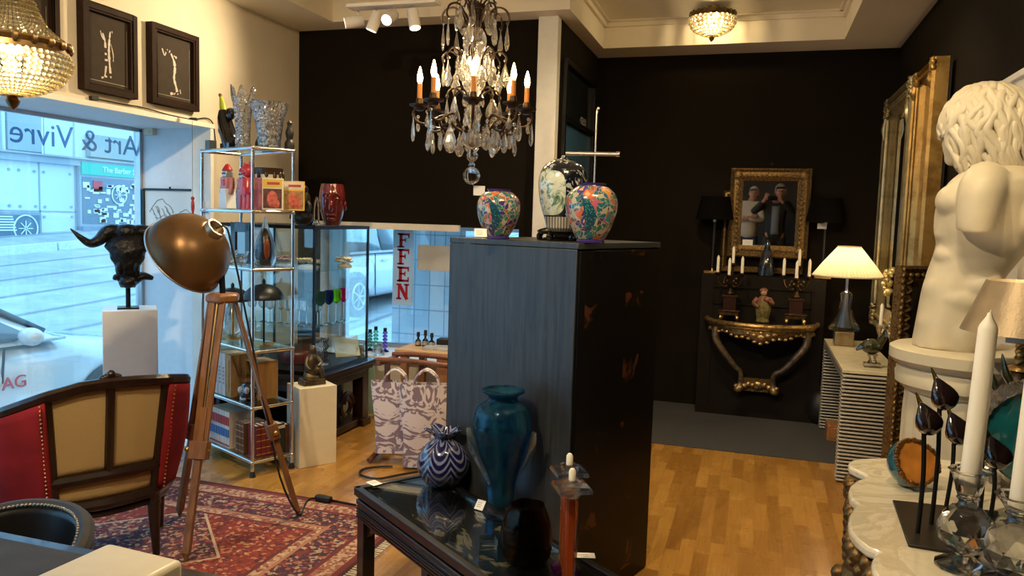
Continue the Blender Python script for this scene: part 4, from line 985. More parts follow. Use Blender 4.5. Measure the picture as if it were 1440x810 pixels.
solo('box', MB().box((0, 0, .045), (.12, .08, .09)), M['black'], 'small black box at the back of the shelf above the dome lamps', 'box', ep(.46, .80, 3) + Vector((0, 0, 0)), RZ, bevel=.003)
# fifth shelf: tin robots, red bear, dripped bowl, comic books
m_tinw = mat('white_tin', (.70, .76, .82), .3); m_tinr = mat('red_tin', (.50, .03, .04), .25, coat=.5); m_tinp = mat('pink_tin', (.55, .22, .24), .3); m_skin = mat('tin_silver', (.45, .5, .55), .3, .6)
def robot(label, loc, body, chest, cap, rz):
    t = thing('toy_robot', label, 'toy', loc, rz)
    MB().prism([(-.055, 0), (.055, 0), (.036, .13), (-.036, .13)], -.035, .035, Matrix.Rotation(pi / 2, 4, 'X')).build('skirt', body, t, bevel=.004)
    MB().box((0, 0, .165), (.085, .06, .072)).build('chest', chest, t, bevel=.006)
    MB().box((0, -.031, .168), (.05, .004, .04)).build('chest_plate', m_tinr, t)
    MB().box((0, 0, .222), (.055, .05, .042)).build('head', m_skin, t, bevel=.006)
    MB().lathe([(.034, 0), (.03, .012), (.012, .04), (0, .045)], 16, o=(0, 0, .243)).build('cap', cap, t)
    for s in (-1, 1): MB().tube([(s * .048, 0, .19), (s * .062, -.005, .15), (s * .06, -.015, .10)], .012, 8).build('arm', chest, t)
    e = MB()
    for s in (-1, 1): e.ell((s * .012, -.026, .225), .006, 8, 6)
    e.build('eye', M['black'], t)
    return t
robot('white tin toy robot with a red cap on the chrome shelf unit', ep(.80, .40, 4), m_tinw, m_tinp, m_tinr, RZ)
robot('red tin toy robot standing behind the white robot', ep(.78, .80, 4), m_tinr, m_tinp, m_tinr, RZ)
rb = thing('bear_figure', 'tall glossy red bear figure beside the white tin robot', 'figurine', ep(.34, .34, 4), RZ)
MB().tube([(0, 0, .09), (0, 0, .13), (0, 0, .19)], (.044, .048, .036), 14).ell((0, 0, .235), (.046, .04, .042), 18, 12).ell((-.032, 0, .275), .015, 10, 8).ell((.032, 0, .275), .015, 10, 8).ell((0, -.036, .225), (.018, .014, .014), 10, 8).build('body', m_tinr, rb)
for s in (-1, 1):
    MB().tube([(s * .022, 0, .10), (s * .024, 0, .05), (s * .024, -.004, .0)], (.024, .022, .022), 12).build('leg', m_tinr, rb)
    MB().tube([(s * .04, 0, .19), (s * .06, -.005, .15), (s * .062, -.012, .10)], (.018, .017, .016), 10).build('arm', m_tinr, rb)
bw = thing('bowl_vase', 'cream footed bowl with dark dripping glaze behind the yellow comic book', 'bowl', ep(.24, .70, 4))
MB().lathe([(0, 0), (.05, 0), (.045, .02), (.02, .04), (.02, .09), (.03, .1)], 24).shell([(.03, .10), (.06, .13), (.082, .19), (.085, .245), (.088, .25)], .006, 32, k=2).build('bowl', mat('cream_glaze', (.66, .60, .44), .25), bw)
MB().lathe([(.0865, .215), (.0895, .235), (.092, .252), (.086, .256), (.080, .25)], 48, mod=lambda q, t_: 1).build('glaze_rim', mat('dark_drip_glaze', (.04, .022, .012), .2), bw)
dr = MB()
for i in range(11): dr.ell((.0865 * cos(i * .58), .0865 * sin(i * .58), .215 - .008 * (i % 3)), (.012, .012, .02 + .006 * (i % 3)), 8, 6)
dr.build('glaze_drip', bpy.data.materials['dark_drip_glaze'], bw)
def comic(label, px0, px1, y0, y1, base, head, blob, dep_):
    c0, c1 = at_d(px0, y1, dep_), at_d(px1, y1, dep_)
    t = thing('comic_book', label, 'book', (c0 + c1) / 2, atan2(c1.y - c0.y, c1.x - c0.x))
    w = (c1 - c0).length; h = (y1 - y0) / FPX * dep_; t.location.z = SZ[4] + .013
    MB().box((0, 0, h / 2), (w, .012, h)).build('cover', base, t, bevel=.001)
    MB().box((0, -.0065, h * .84), (w * .94, .002, h * .26)).build('title_band', head, t)
    MB().box((w * .05, -.008, h * .84), (w * .6, .002, h * .08)).build('title', m_br, t)
    MB().box((0, -.0065, h * .36), (w * .9, .002, h * .62)).build('cover_art', blob, t)
    MB().ell((-.0, -.008, h * .34), (w * .26, .003, h * .26), 14, 10).ell((w * .2, -.008, h * .2), (w * .16, .003, h * .14), 12, 8).build('cover_figure', mat('comic_red', (.50, .10, .06), .5, var=.5, vscale=50), t)
m_yel = mat('comic_yellow', (.72, .48, .06), .45); m_cart = mat('comic_dark_art', (.10, .03, .02), .5, var=.6, vscale=30); m_cart2 = mat('comic_brown_art', (.36, .20, .08), .5, var=.6, vscale=45)
comic('yellow comic book with a red figure, standing on the glass shelf', 369, 398, 250, 294, m_pg, m_yel, m_cart, 4.60)
comic('ochre comic book overlapping the back post of the chrome shelf unit', 399, 428, 253, 294, m_yel, m_pg, m_cart2, 4.72)
solo('toy_box', MB().box((0, 0, .085), (.03, .06, .17)).box((0, 0, .18), (.022, .05, .02)), mat('lilac_red_box', (.35, .12, .22), .4, var=.6, vscale=14), 'narrow lilac and red toy box beside the yellow comic book', 'box', ep(.10, .25, 4), RZ, bevel=.003)
# top shelf: tall vase, wide vase, banana sculpture, grey box, black figure
M['cutv'] = bumpglass('pressed_cut_glass', 42, .9)
def cutvase(label, loc, prof, th, nlobe, amp, wav=0.0, m_=None):
    t = thing('glass_vase', label, 'vase', loc)
    zt = prof[-1][1]
    MB().shell(prof, th, 48, k=3, mod=lambda q, u: 1 + amp * cos(nlobe * q)).build('vessel', m_ or M['cutv'], t, smooth=50)
    return t
v = cutvase('tall clear cut glass vase with a scalloped rim, top of the chrome shelf unit', ep(.53, .45, 5), [(.045, 0), (.046, .02), (.044, .10), (.05, .2), (.062, .29), (.074, .345)], .008, 6, .07)
vm = v.children[0].data
for p in vm.vertices:
    if p.co.z > .26:
        a = atan2(p.co.y, p.co.x); p.co.z += (p.co.z - .26) * .5 * cos(6 * a)
cutvase('wide clear cut glass vase flaring to a broad rim, top of the chrome shelf unit', ep(.16, .62, 5), [(.062, 0), (.066, .02), (.072, .09), (.085, .17), (.108, .245), (.118, .27)], .012, 16, .03)
bs = thing('banana_sculpture', 'black curved sculpture ending in a green banana tip', 'sculpture', ep(.84, .45, 5), RZ)
MB().tube([(.06, 0, .0), (.04, 0, .06), (-.01, 0, .13), (-.04, 0, .2), (-.05, 0, .255)], (.05, .055, .052, .045, .03), 14).ell((-.055, 0, .13), (.035, .035, .04), 14, 10).box((.05, 0, .02), (.12, .09, .04)).ell((.02, .01, .23), (.05, .03, .04), 14, 10).build('body', M['blackgloss'], bs)
MB().tube([(-.052, 0, .25), (-.066, 0, .30), (-.088, 0, .345)], (.024, .02, .009), 10).build('banana_tip', mat('banana_green', (.30, .36, .03), .45, var=.2), bs)
MB().tube([(-.088, 0, .343), (-.102, 0, .362)], (.010, .011), 8).build('banana_stem', mat('banana_stem', (.10, .05, .02), .6), bs)
solo('box', MB().box((0, 0, .03), (.06, .05, .06)), mat('slate_box', (.10, .14, .16), .5), 'small slate grey box beside the banana sculpture', 'box', ep(.98, .20, 5), RZ, bevel=.002)
bf = thing('black_figure', 'black figure standing between the two clear glass vases', 'sculpture', ep(.50, .92, 5), RZ)
MB().lathe([(.05, 0), (.048, .05), (.03, .10), (.04, .16), (.05, .20), (.03, .24), (.0, .25)], 20, k=2).build('body', M['black'], bf)
bf2 = thing('black_figure', 'black figurine behind the wide clear vase at the shelf corner', 'sculpture', ep(.08, 1.02, 5), RZ)
MB().lathe([(.03, 0), (.03, .04), (.018, .06), (.026, .10), (.012, .14), (.016, .16), (0, .18)], 16, k=2).build('body', M['black'], bf2)
rf = thing('hanging_ornament', 'small red ornament hanging in front of the landscape drawing', 'ornament', at_d(271, 290, 4.95))
MB().ell((0, 0, 0), (.012, .012, .045), 12, 10).ell((0, 0, .05), .012, 10, 8).tube([(0, 0, -.03), (.004, 0, -.10)], (.008, .003), 6).build('body', m_tinr, rf)
MB().cyl((0, 0, .06), (0, 0, NT1 - rf.location.z), .0012, n=5).build('thread', M['black'], rf)
solo('card', MB().box((0, 0, .05), (.10, .003, .13)), M['paper'], 'white printed card hanging beside the chrome shelf unit post', 'card', at_d(288, 308, 4.98), RZ)
# ================================================================ white pedestal and bronze
PA, PB = Vector((-2.668, 4.135, 0)), Vector((-2.525, 4.337, 0)); pw = (PB - PA); pn = Vector((-pw.y, pw.x, 0)).normalized()
pc_ = PA + pw / 2 + pn * .11
pz = atan2(pw.y, pw.x)
solo('pedestal', MB().box((0, 0, .255), (pw.length, .22, .51)), M['cream_gloss'], 'low cream pedestal carrying the kneeling bronze figure', 'plinth', pc_, pz, bevel=.002)
kb = thing('bronze_figure', 'kneeling bronze figure on the low cream pedestal', 'sculpture', (pc_.x, pc_.y, .512), pz)
MB().box((0, 0, .018), (.15, .11, .036), taper=.94).build('base', M['bronze'], kb, bevel=.004)
kb_ = MB().tube([(-.01, .0, .05), (-.015, 0, .11), (-.005, 0, .16), (.0, 0, .195)], (.038, .032, .034, .016), 12).ell((.002, -.008, .225), (.022, .026, .028), 14, 10).tube([(-.02, 0, .07), (-.045, -.03, .058), (-.02, -.05, .048), (.02, -.05, .045)], (.028, .026, .020, .012), 10).tube([(.01, 0, .07), (.04, -.02, .10), (.055, -.03, .05), (.06, -.04, .042)], (.027, .024, .018, .014), 10).tube([(.03, 0, .175), (.045, -.03, .14), (.02, -.05, .12)], (.014, .012, .009), 8).tube([(-.03, 0, .175), (-.045, -.02, .13), (-.03, -.045, .10)], (.014, .012, .009), 8)
kb_.build('figure', M['bronze'], kb)
# ================================================================ glass showcase on a carved base
SC0 = at_d(441, 529, 5.22); SX1, SY0 = SC0.x, SC0.y; SX0, SY1 = SX1 - .82, SY0 + .74; SB = SC0.z; ST = 1.525
sc_ = thing('showcase', 'glass display cabinet with black edges on a carved dark wood base', 'cabinet', ((SX0 + SX1) / 2, (SY0 + SY1) / 2, 0))
hw, hd = .41, .37
b = MB().box((0, 0, SB * .97), (2 * hw + .12, 2 * hd + .12, .03)).box((0, 0, SB * .97 - .035), (2 * hw + .08, 2 * hd + .08, .04)).box((0, 0, SB * .97 - .08), (2 * hw + .03, 2 * hd + .03, .06))
for s in (-1, 1):
    for q_ in (-1, 1): b.box((s * (hw - .03), q_ * (hd - .03), .2), (.09, .09, .4)).box((s * (hw - .03), q_ * (hd - .03), .03), (.12, .12, .06))
b.box((0, .1, .25), (2 * hw - .1, .04, .42)).box((0, 0, .04), (2 * hw, 2 * hd, .05)); b.build('base', WOODD, sc_, bevel=.005)
cv = MB().beam((hw + .012, -hd, SB * .97 - .05), (hw + .012, hd, SB * .97 - .05), .03, .012)
for i in range(18): cv.ell((hw + .02, -hd + .03 + i * .041, SB * .97 - .05), (.012, .014, .022), 8, 6)
cv.build('carved_moulding', WOODD, sc_)
for s in (0, 1): MB().tube([(hw - .02, -hd + .2 + s * .28 + .10 * cos(a * pi / 8) * (1 - a / 40), .2 + .10 * sin(a * pi / 8) * (1 - a / 40)) for a in range(24)], .018, 6, 1).build('carved_scroll', WOODD, sc_)
fr = MB(); e = .016
for s in (-1, 1):
    for q_ in (-1, 1): fr.box((s * hw, q_ * hd, (SB + ST) / 2), (e, e, ST - SB))
    for z in (SB + .012, ST - .012): fr.box((s * hw, 0, z), (e, 2 * hd, .024)); fr.box((0, s * hd, z), (2 * hw, e, .024))
fr.build('frame', M['blackmetal'], sc_)
MB().box((0, 0, SB + .006), (2 * hw, 2 * hd, .012)).build('floor_panel', M['black'], sc_)
for s in (-1, 1):
    MB().box((s * hw, 0, (SB + ST) / 2), (.005, 2 * hd - .02, ST - SB - .04)).build('glass_side', M['pane'], sc_); MB().box((0, s * hd, (SB + ST) / 2), (2 * hw - .02, .005, ST - SB - .04)).build('glass_side', M['pane'], sc_)
MB().box((0, 0, ST - .004), (2 * hw, 2 * hd, .006)).build('glass_top', M['pane'], sc_)
SS = [1.22, .83]
for z in SS: MB().box((0, 0, z - .004), (2 * hw - .03, 2 * hd - .06, .008)).build('glass_shelf', M['shelfglass'], sc_)
def sp_(a, b_, z): return Vector((SX0 + (SX1 - SX0) * a, SY0 + (SY1 - SY0) * b_, z))
# grey column seen behind the glass
cpp = at_y(461, 400, YB - .1)
# porcelain flowers
m_por = mat('white_porcelain', (.74, .71, .60), .25); m_pol = mat('lilac_porcelain', (.40, .28, .34), .3)
def flowers(label, loc, n, rad, seed, m_):
    t = thing('porcelain_flowers', label, 'ornament', loc); r_ = random.Random(seed)
    MB().lathe([(0, 0), (rad * .8, 0), (rad * .9, .02), (rad * .5, .03), (0, .035)], 20).build('dish', m_por, t)
    for i in range(n):
        a = i * 2.4; d = rad * sqrt((i + .5) / n) * .95; b = MB(); z = .045 + r_.uniform(0, .03)
        for k in range(6):
            q = k * pi / 3; b.ell((d * cos(a) + .016 * cos(q), d * sin(a) + .016 * sin(q), z), (.016, .011, .007), 8, 6, Euler((0, -.5, q)))
        b.ell((d * cos(a), d * sin(a), z + .004), .008, 8, 6); b.build('blossom', m_, t)
flowers('dish of cream porcelain flowers on the upper shelf of the glass showcase', sp_(.80, .25, SS[0]), 12, .085, 1, m_por)
flowers('small dish of porcelain flowers beside the larger one in the glass showcase', sp_(.96, .62, SS[0]), 8, .06, 2, m_por)
flowers('lilac porcelain flowers at the far side of the showcase shelf', sp_(.52, .30, SS[0]), 8, .06, 4, m_pol)
# goblets
def goblet(label, loc, bowl, group=None, h=.21, s=1.0):
    t = thing('wine_glass', label, 'glass', loc, 0, group)
    MB().lathe([(0, 0), (.032 * s, 0), (.030 * s, .004), (.005, .012), (.0045, h * .55), (.008, h * .58)], 20).build('stem', M['clear'], t)
    MB().shell([(.008, h * .58), (.028 * s, h * .66), (.036 * s, h * .80), (.031 * s, h)], .0025, 20, k=2).build('cup', bowl, t)
    return t
gl = [('olive', (.25, .30, .10)), ('moss green', (.18, .32, .08)), ('cobalt blue', (.04, .03, .30)), ('lime green', (.45, .65, .10)), ('magenta', (.70, .06, .28))]
for i, (nm, c) in enumerate(gl):
    px = (447, 458, 471, 483, 494)[i]; p = at_d(px, 462, 5.25 + .1 * i)
    goblet('%s coloured wine goblet in the row inside the glass showcase' % nm, Vector((min(p.x, SX1 - .05), p.y, SS[1])), glass(nm.replace(' ', '_') + '_glass', tuple(min(1, x * 1.6 + .05) for x in c), 0, 1.45, .35), h=.24)
k0 = None
for i in range(8):
    p = sp_(.30 + .09 * (i % 8), .16 + .03 * (i % 2), SS[1])
    if k0 is None: k0 = goblet('clear wine glass in the front row of the glass showcase shelf', p, M['clear'], 'clear wine glasses in the showcase', .17, .9)
    else: dup(k0, p)
# lower floor of the showcase
ob = thing('round_box', 'red round box on the floor of the glass showcase', 'box', sp_(.60, .45, SB + .013))
MB().lathe([(0, 0), (.13, 0), (.15, .03), (.15, .08), (.12, .12), (.03, .135), (0, .135)], 32, k=2).build('box', mat('dark_red_lacquer', (.14, .02, .02), .25), ob)
ob = thing('necklace_stand', 'heap of dark beaded necklaces on a stand inside the showcase', 'necklace', sp_(.86, .38, SB + .013))
b = MB().cyl((0, 0, 0), (0, 0, .21), .006, n=8).beam((-.05, 0, .2), (.05, 0, .2), .01).lathe([(0, 0), (.05, 0), (.05, .01), (0, .012)], 16); b.build('stand', M['chrome'], ob)
for k in range(9):
    b = MB()
    for i in range(22): b.ell((-.05 + k * .0125 + .004 * sin(i), .012 * sin(i * .9 + k), .2 - i * .008), .0055, 6, 5)
    b.build('bead_strand', mat('gunmetal_bead', (.10, .13, .15), .2, .6), ob)
solo('card', MB().box((0, 0, .09), (.19, .006, .16), rot=Euler((-.4, 0, 0))), mat('grey_green_card', (.42, .45, .40), .6), 'grey display card leaning inside the glass showcase', 'card', sp_(.92, .75, SB + .03), .9)
bs_ = thing('beaded_bag', 'small sparkling beaded purse on the showcase floor', 'purse', sp_(.97, .88, SB + .013))
b = MB(); r_ = random.Random(8)
for i in range(60): b.ell((r_.uniform(-.05, .05), r_.uniform(-.02, .02), r_.uniform(.01, .11)), .009, 6, 4)
b.box((0, 0, .06), (.09, .03, .1)).build('body', mat('beaded_surface', (.25, .28, .26), .3, .5), bs_)
dk_ = solo('figurine', MB().lathe([(0, 0), (.03, 0), (.03, .01), (.018, .02), (.026, .06), (.03, .1), (.016, .13), (.02, .15), (.012, .17), (0, .175)], 16, k=2), M['bronze'], 'small dark figurine beside the clear wine glasses in the showcase', 'figurine', Vector((at_d(434, 455, 5.2).x - .03, SY0 + .07, SS[1] + .0)))
# on the showcase
hv = thing('face_vase', 'dark red glass vase modelled as a face on top of the showcase', 'vase', Vector((0, 0, 0)) + at_d(467, 323, 5.35)); hv.location.z = ST + .002; hv.rotation_euler = (0, 0, .45)
def fcv(q, u):
    k = 1.0
    return k
b = MB().shell([(.05, 0), (.058, .02), (.078, .09), (.088, .16), (.088, .22), (.08, .26), (.076, .285)], .006, 36, k=2)
b.ell((0, -.088, .13), (.018, .03, .045), 14, 10).ell((0, -.08, .075), (.032, .016, .012), 12, 8).ell((0, -.07, .045), (.03, .02, .02), 12, 8)
for s in (-1, 1): b.ell((s * .035, -.078, .185), (.02, .012, .010), 12, 8).tube([(s * .015, -.085, .21), (s * .035, -.085, .222), (s * .06, -.07, .205)], .007, 6).ell((s * .088, 0, .14), (.012, .022, .035), 10, 8)
b.build('face', mat('dark_red_glass', (.085, .010, .010), .12, coat=.8), hv)
ca = thing('crystal_arch', 'clear crystal arch ornament left of the red face vase', 'ornament', at_d(445, 322, 5.3)); ca.location.z = ST + .002
ca['label'] = 'clear crystal arch ornament beside the red face vase'
MB().tube([(-.02, 0, .02), (-.018, 0, .12), (.0, 0, .19), (.012, 0, .13), (.015, 0, .02)], .006, 8).lathe([(0, 0), (.026, 0), (.028, .012), (.02, .02), (.014, .035), (0, .04)], 10).build('arch', M['crystal'], ca)
ds = thing('dark_sculpture', 'dark bronze sculpture on the showcase beside the comic books', 'sculpture', at_d(425, 322, 5.1)); ds.location.z = ST + .002
MB().ell((0, 0, .05), (.075, .05, .05), 14, 10).tube([(-.04, 0, .07), (.0, -.01, .13), (.02, 0, .18), (.01, 0, .22)], (.045, .05, .035, .022), 10).ell((.02, -.01, .235), (.026, .03, .028), 12, 8).tube([(.03, 0, .16), (.07, -.02, .12), (.06, -.03, .06)], (.018, .015, .010), 8).tube([(-.03, 0, .12), (-.065, -.01, .09), (-.07, -.02, .04)], (.02, .016, .012), 8).build('figure', mat('black_bronze', (.020, .017, .014), .35, .5, bump=.5, bscale=40), ds)
# ================================================================ second window: banner, hanging card, sill
def translucent(name, c):
    t = NT(name); a = t.n('BsdfDiffuse'); b_ = t.n('BsdfTranslucent'); a.inputs[0].default_value = (*c, 1); b_.inputs[0].default_value = (*c, 1); m_ = t.n('MixShader')
    t.lk(a.outputs[0], m_.inputs[1]); t.lk(b_.outputs[0], m_.inputs[2]); t.lk(m_.outputs[0], t.out.inputs[0]); return t.m
bn = thing('banner', 'white hanging banner with red letters in the second window', 'sign', (0, 0, 0))
b0 = at_y(553, 375, 6.05); b1 = at_y(581, 375, 6.05); bz0 = at_y(566, 429, 6.05).z; bn.location = ((b0.x + b1.x) / 2, 6.05, bz0); bwid = b1.x - b0.x; bht = 1.66 - bz0
MB().box((0, 0, bht / 2), (bwid, .004, bht)).build('cloth', translucent('banner_white', (.80, .84, .84)), bn)
m_rl = mat('red_letter', (.60, .02, .03), .5)
def slab_letter(ch, cz_, w, h):
    s = .032; b = MB(); y = -.004
    R_ = lambda x, z, ww, hh: b.box((x * w, y, cz_ + z * h), (ww * w, .004, hh * h))
    if ch in 'FE':
        R_(-.22, 0, .26, 1); R_(.05, .43, .95, .14); R_(-.05, .03, .5, .12); R_(.18, .03, .08, .3); R_(.48, .34, .1, .3); R_(-.22, -.45, .6, .1); R_(-.22, .45, .6, .1)
        if ch == 'E': R_(.05, -.43, .95, .14); R_(.48, -.34, .1, .3)
    elif ch == 'N':
        R_(-.33, 0, .18, 1); R_(.35, 0, .18, 1); R_(-.33, .45, .45, .1); R_(-.33, -.45, .45, .1); R_(.35, .45, .45, .1)
        b.beam((-.36 * w, y, cz_ + .46 * h), (.36 * w, y, cz_ - .48 * h), .004, .03, up=(0, 1, 0))
        b.beam((-.30 * w, y - .001, cz_ + .46 * h), (.40 * w, y - .001, cz_ - .48 * h), .03, .004, up=(0, 1, 0))
    elif ch == 'O':
        b.tube([(.42 * w * cos(a * pi / 12), y, cz_ + .45 * h * sin(a * pi / 12)) for a in range(24)], .018, 6, 1, True)
    return b
def bzz(py): return at_y(566, py, 6.05).z - bz0
for ch, y0, y1 in (('O', 298, 322), ('F', 328, 348), ('F', 350, 372), ('E', 375, 396), ('N', 399, 421)):
    slab_letter(ch, (bzz(y0) + bzz(y1)) / 2, bwid * .56, bzz(y0) - bzz(y1)).build('letter', m_rl, bn)
hp0, hp1 = at_y(588, 344, 5.75), at_y(634, 382, 5.75)
hp = thing('hanging_card', 'plain white square card hanging in the second window', 'card', ((hp0.x + hp1.x) / 2, 5.75, hp1.z))
MB().box((0, 0, (hp0.z - hp1.z) / 2), (hp1.x - hp0.x, .006, hp0.z - hp1.z)).build('sheet', mat('grey_white_card', (.58, .60, .64), .6), hp)
MB().cyl((0, 0, hp0.z - hp1.z), (0, 0, 1.535 - hp1.z), .0015, n=5).build('thread', M['black'], hp)
m_cols = [glass('green_black_glass', (.35, .5, .4), 0, 1.5, .3), glass('green_glass', (.45, .75, .55), 0, 1.5, .3), glass('purple_glass', (.55, .35, .65), 0, 1.5, .3)]
def bead_stick(label, px, py0, py1, m_, Y):
    p = at_y(px, py1, Y); h = at_y(px, py0, Y).z - SILL
    t = thing('candlestick', label, 'candlestick', (p.x, Y, SILL))
    b = MB().lathe([(0, 0), (.035, 0), (.03, .01), (.01, .02), (.01, .03)], 20); n = 5
    for i in range(n): b.ell((0, 0, .03 + (h * .72) * (i + .5) / n), (.022, .022, h * .075), 14, 8)
    b.build('beads', m_, t); MB().cyl((0, 0, .03 + h * .72), (0, 0, h * .9), .008, n=10).cyl((0, 0, h * .86), (0, 0, h), .015, n=12).build('top', M['black'], t)
bead_stick('smoky glass bead candlestick nearest the showcase on the window sill', 520, 463, 506, m_cols[0], 5.85)
bead_stick('green glass bead candlestick in the middle of the window sill trio', 528, 459, 507, m_cols[1], 5.82)
bead_stick('purple glass bead candlestick beside the wooden valet stand', 541, 461, 506, m_cols[2], 5.85)
lw0 = at_y(500, 560, YB - .012); lw1 = at_y(640, 560, YB - .012)
struct('trim_5', MB().box((-2.6, YB - .008, SILL / 2), (1.9, .016, SILL)).box((-2.6, YB - .05, SILL + .012), (1.9, .12, .025)).box((-2.6, YB - .02, .05), (1.9, .025, .1)), M['white_paint'])
gs0 = at_y(521, 560, 5.5)
solo('glass_strip', MB().box((0, 0, .20), (.05, .012, .40), rot=Euler((.05, 0, 0))), mat('pale_green_glass', (.30, .48, .40), .1), 'pale green glass strip leaning under the second window', 'glass panel', (gs0.x, 5.52, .0))
gd = thing('glass_dome', 'small pale glass dome on the ledge beside the bead candlesticks', 'ornament', (at_y(527, 516, 5.5).x, 5.56, SILL + .026))
MB().lathe([(.05, 0), (.05, .02), (.042, .06), (.02, .085), (0, .09)], 20, k=2).build('dome', M['clear'], gd)
# ================================================================ side table, valet, bags
st0 = at_z(560, 497, .66); 
tb = thing('side_table', 'warm wooden side table behind the damask bags, under the second window', 'table', (-1.89, 5.22, -.03))
MB().box((0, 0, .665), (1.12, .42, .03)).build('top', wood('pale_oak_top', (.45, .27, .11), (.60, .40, .19), axis='X'), tb, bevel=.004)
MB().box((.18, 0, .52), (.84, .38, .26)).build('drawer_case', WOODT, tb, bevel=.003); MB().box((.2, -.195, .52), (.7, .012, .2)).build('drawer_front', WOODT, tb, bevel=.003)
for s in (-1, 1): MB().ell((.2 + s * .2, -.21, .52), .014, 12, 8).build('knob', M['brass'], tb)
for s in (-1, 1):
    for q_ in (-1, 1): MB().beam((s * .50, q_ * .16, .65), (s * .50, q_ * .16, .03), .05, .05, taper=.6).build('leg', WOODT, tb)
for i, px in enumerate((588, 598, 607)):
    p = at_y(px, 487, 5.22); h = (.085, .10, .085)[i]
    t = thing('bottle', ['small dark corked bottle, tallest of three on the wooden side table', 'small dark bottle beside the tall one, nearer the big black cabinet', 'small dark bottle beside the tall one, nearer the hanging banner'][{0: 2, 1: 0, 2: 1}[i]], 'bottle', (p.x, 5.22, .651))
    MB().lathe([(0, 0), (.022, 0), (.024, .01), (.022, h * .45), (.009, h * .6), (.008, h * .8), (0, h * .8)], 18, k=2).build('flask', M['blackgloss'], t)
    MB().lathe([(0, h * .78), (.013, h * .8), (.012, h * 1.2), (0, h * 1.2)], 14).build('cap', M['black'], t); MB().cyl((0, 0, h * .1), (0, 0, h * .4), .0243, n=18).build('band', M['steel'], t)
solo('magazine', MB().box((0, 0, .006), (.24, .18, .012)), mat('grey_magazine', (.40, .42, .43), .3, var=.4, vscale=12), 'grey magazine lying on the wooden side table', 'magazine', (at_y(622, 487, 5.2).x, 5.17, .651), .2)
solo('box', MB().box((0, 0, .025), (.14, .1, .05)), M['black'], 'small black box on the side table next to the big cabinet', 'box', (at_y(626, 478, 5.3).x, 5.34, .651), .1, bevel=.006)
va = thing('valet_stand', 'dark wooden valet stand the damask bags hang from', 'stand', (-2.06, 4.62, 0), .0)
rl = wood('reddish_mahogany', (.10, .035, .018), (.20, .075, .035))
for y in (-.10, .14): MB().tube([(-.28, y, .66), (-.05, y, .672), (.30, y, .66)], .017, 10).build('rail', rl, va)
for x in (-.26, .28): MB().beam((x, .02, .02), (x, .02, .64), .035, .03).beam((x, -.12, .64), (x, .16, .64), .03, .03).build('post', rl, va, bevel=.004)
for x in (-.26, .28): MB().tube([(x, -.22, .018), (x, -.1, .04), (x, .1, .04), (x, .22, .018)], .018, 8).build('foot', rl, va)
MB().tube([(-.26, .02, .12), (.28, .02, .12)], .014, 8, 1).build('stretcher', rl, va)
def m_damask():
    t = NT('grey_damask'); co = t.coord('Object'); n = t.n('TexNoise'); t.lk(co, n.inputs['Vector']); n.inputs['Scale'].default_value = 6; n.inputs['Detail'].default_value = 1
    v = t.n('VectorMath', operation='MULTIPLY_ADD'); t.lk(n.outputs[1], v.inputs[0]); v.inputs[1].default_value = (.12, .12, .12); t.lk(co, v.inputs[2])
    sp = t.n('SeparateXYZ'); t.lk(v.outputs[0], sp.inputs[0]); mx_ = t.n('CombineXYZ'); t.lk(t.math('ABSOLUTE', sp.outputs[0]), mx_.inputs[0]); t.lk(sp.outputs[2], mx_.inputs[1])
    w1 = t.n('TexNoise'); t.lk(mx_.outputs[0], w1.inputs['Vector']); w1.inputs['Scale'].default_value = 9; w1.inputs['Detail'].default_value = 2.5; w1.inputs['Roughness'].default_value = .45; w1.inputs['Distortion'].default_value = 3.2
    c = t.ramp(w1.outputs[0], [(.455, (.25, .19, .25)), (.485, (.74, .67, .70))])
    return t.pbr(c, .75, sheen=.2)
M['damask'] = m_damask()
def bag(label, loc, rz, w, h, d, group=None):
    t = thing('tote_bag', label, 'bag', loc, rz)
    def f(u, v):
        a = u * 2 * pi; c_, s_ = cos(a), sin(a); k = .86 + .14 * v
        x = w / 2 * k * (abs(c_) ** .5) * (1 if c_ > 0 else -1); y = d / 2 * (abs(s_) ** .6) * (1 if s_ > 0 else -1) * (1 - .35 * v)
        return (x + .01 * sin(v * 5), y + .006 * sin(a * 3 + v * 4), h * v)
    b = MB().grid(f, 48, 16, cu=True); n = 48
    b.add([f(i / 48, 0) for i in range(48)], [tuple(range(48))]).build('body', M['damask'], t)
    for s in (-1, 1): MB().tube([(-w * .26, s * d * .28, h * .93), (-w * .20, s * d * .28, h * 1.08), (0, s * d * .22, h * 1.17), (w * .20, s * d * .28, h * 1.08), (w * .26, s * d * .28, h * .93)], .02, 6, flat=.3).build('handle', M['damask'], t)
    return t
g0 = at_z(592, 662, 0)
bag('grey damask tote bag hanging in front, tall arch of leaves on it', (g0.x, g0.y + .06, .02), .35, .33, .53, .12)
p = at_d(549, 634, 5.08); bag('grey damask tote bag half hidden behind the other bag', (p.x + .03, p.y, p.z), .35, .30, .47, .11)
kc = [at_z(x, y, .012) for x, y in ((640, 655), (600, 661), (560, 668), (530, 673), (508, 668), (510, 660), (535, 656), (552, 656))]
cc = thing('floor_cable', 'black cable curling over the wooden floor beside the damask bags', 'cord', kc[0]); MB().tube([p - kc[0] for p in kc], .007, 8).build('cable', M['black'], cc)
# ================================================================ tall black cabinet
CP = at_d(813, 342, 2.93); CT = CP.z
rd, ld = Vector((.322, .947, 0)), Vector((-.947, .322, 0))
CWd, CDp = .633, .70
cb_ = thing('tall_cabinet', 'tall black lacquered cabinet with brushed blue-grey side, three jars on top', 'cabinet', (CP.x, CP.y, 0), atan2(rd.y, rd.x))
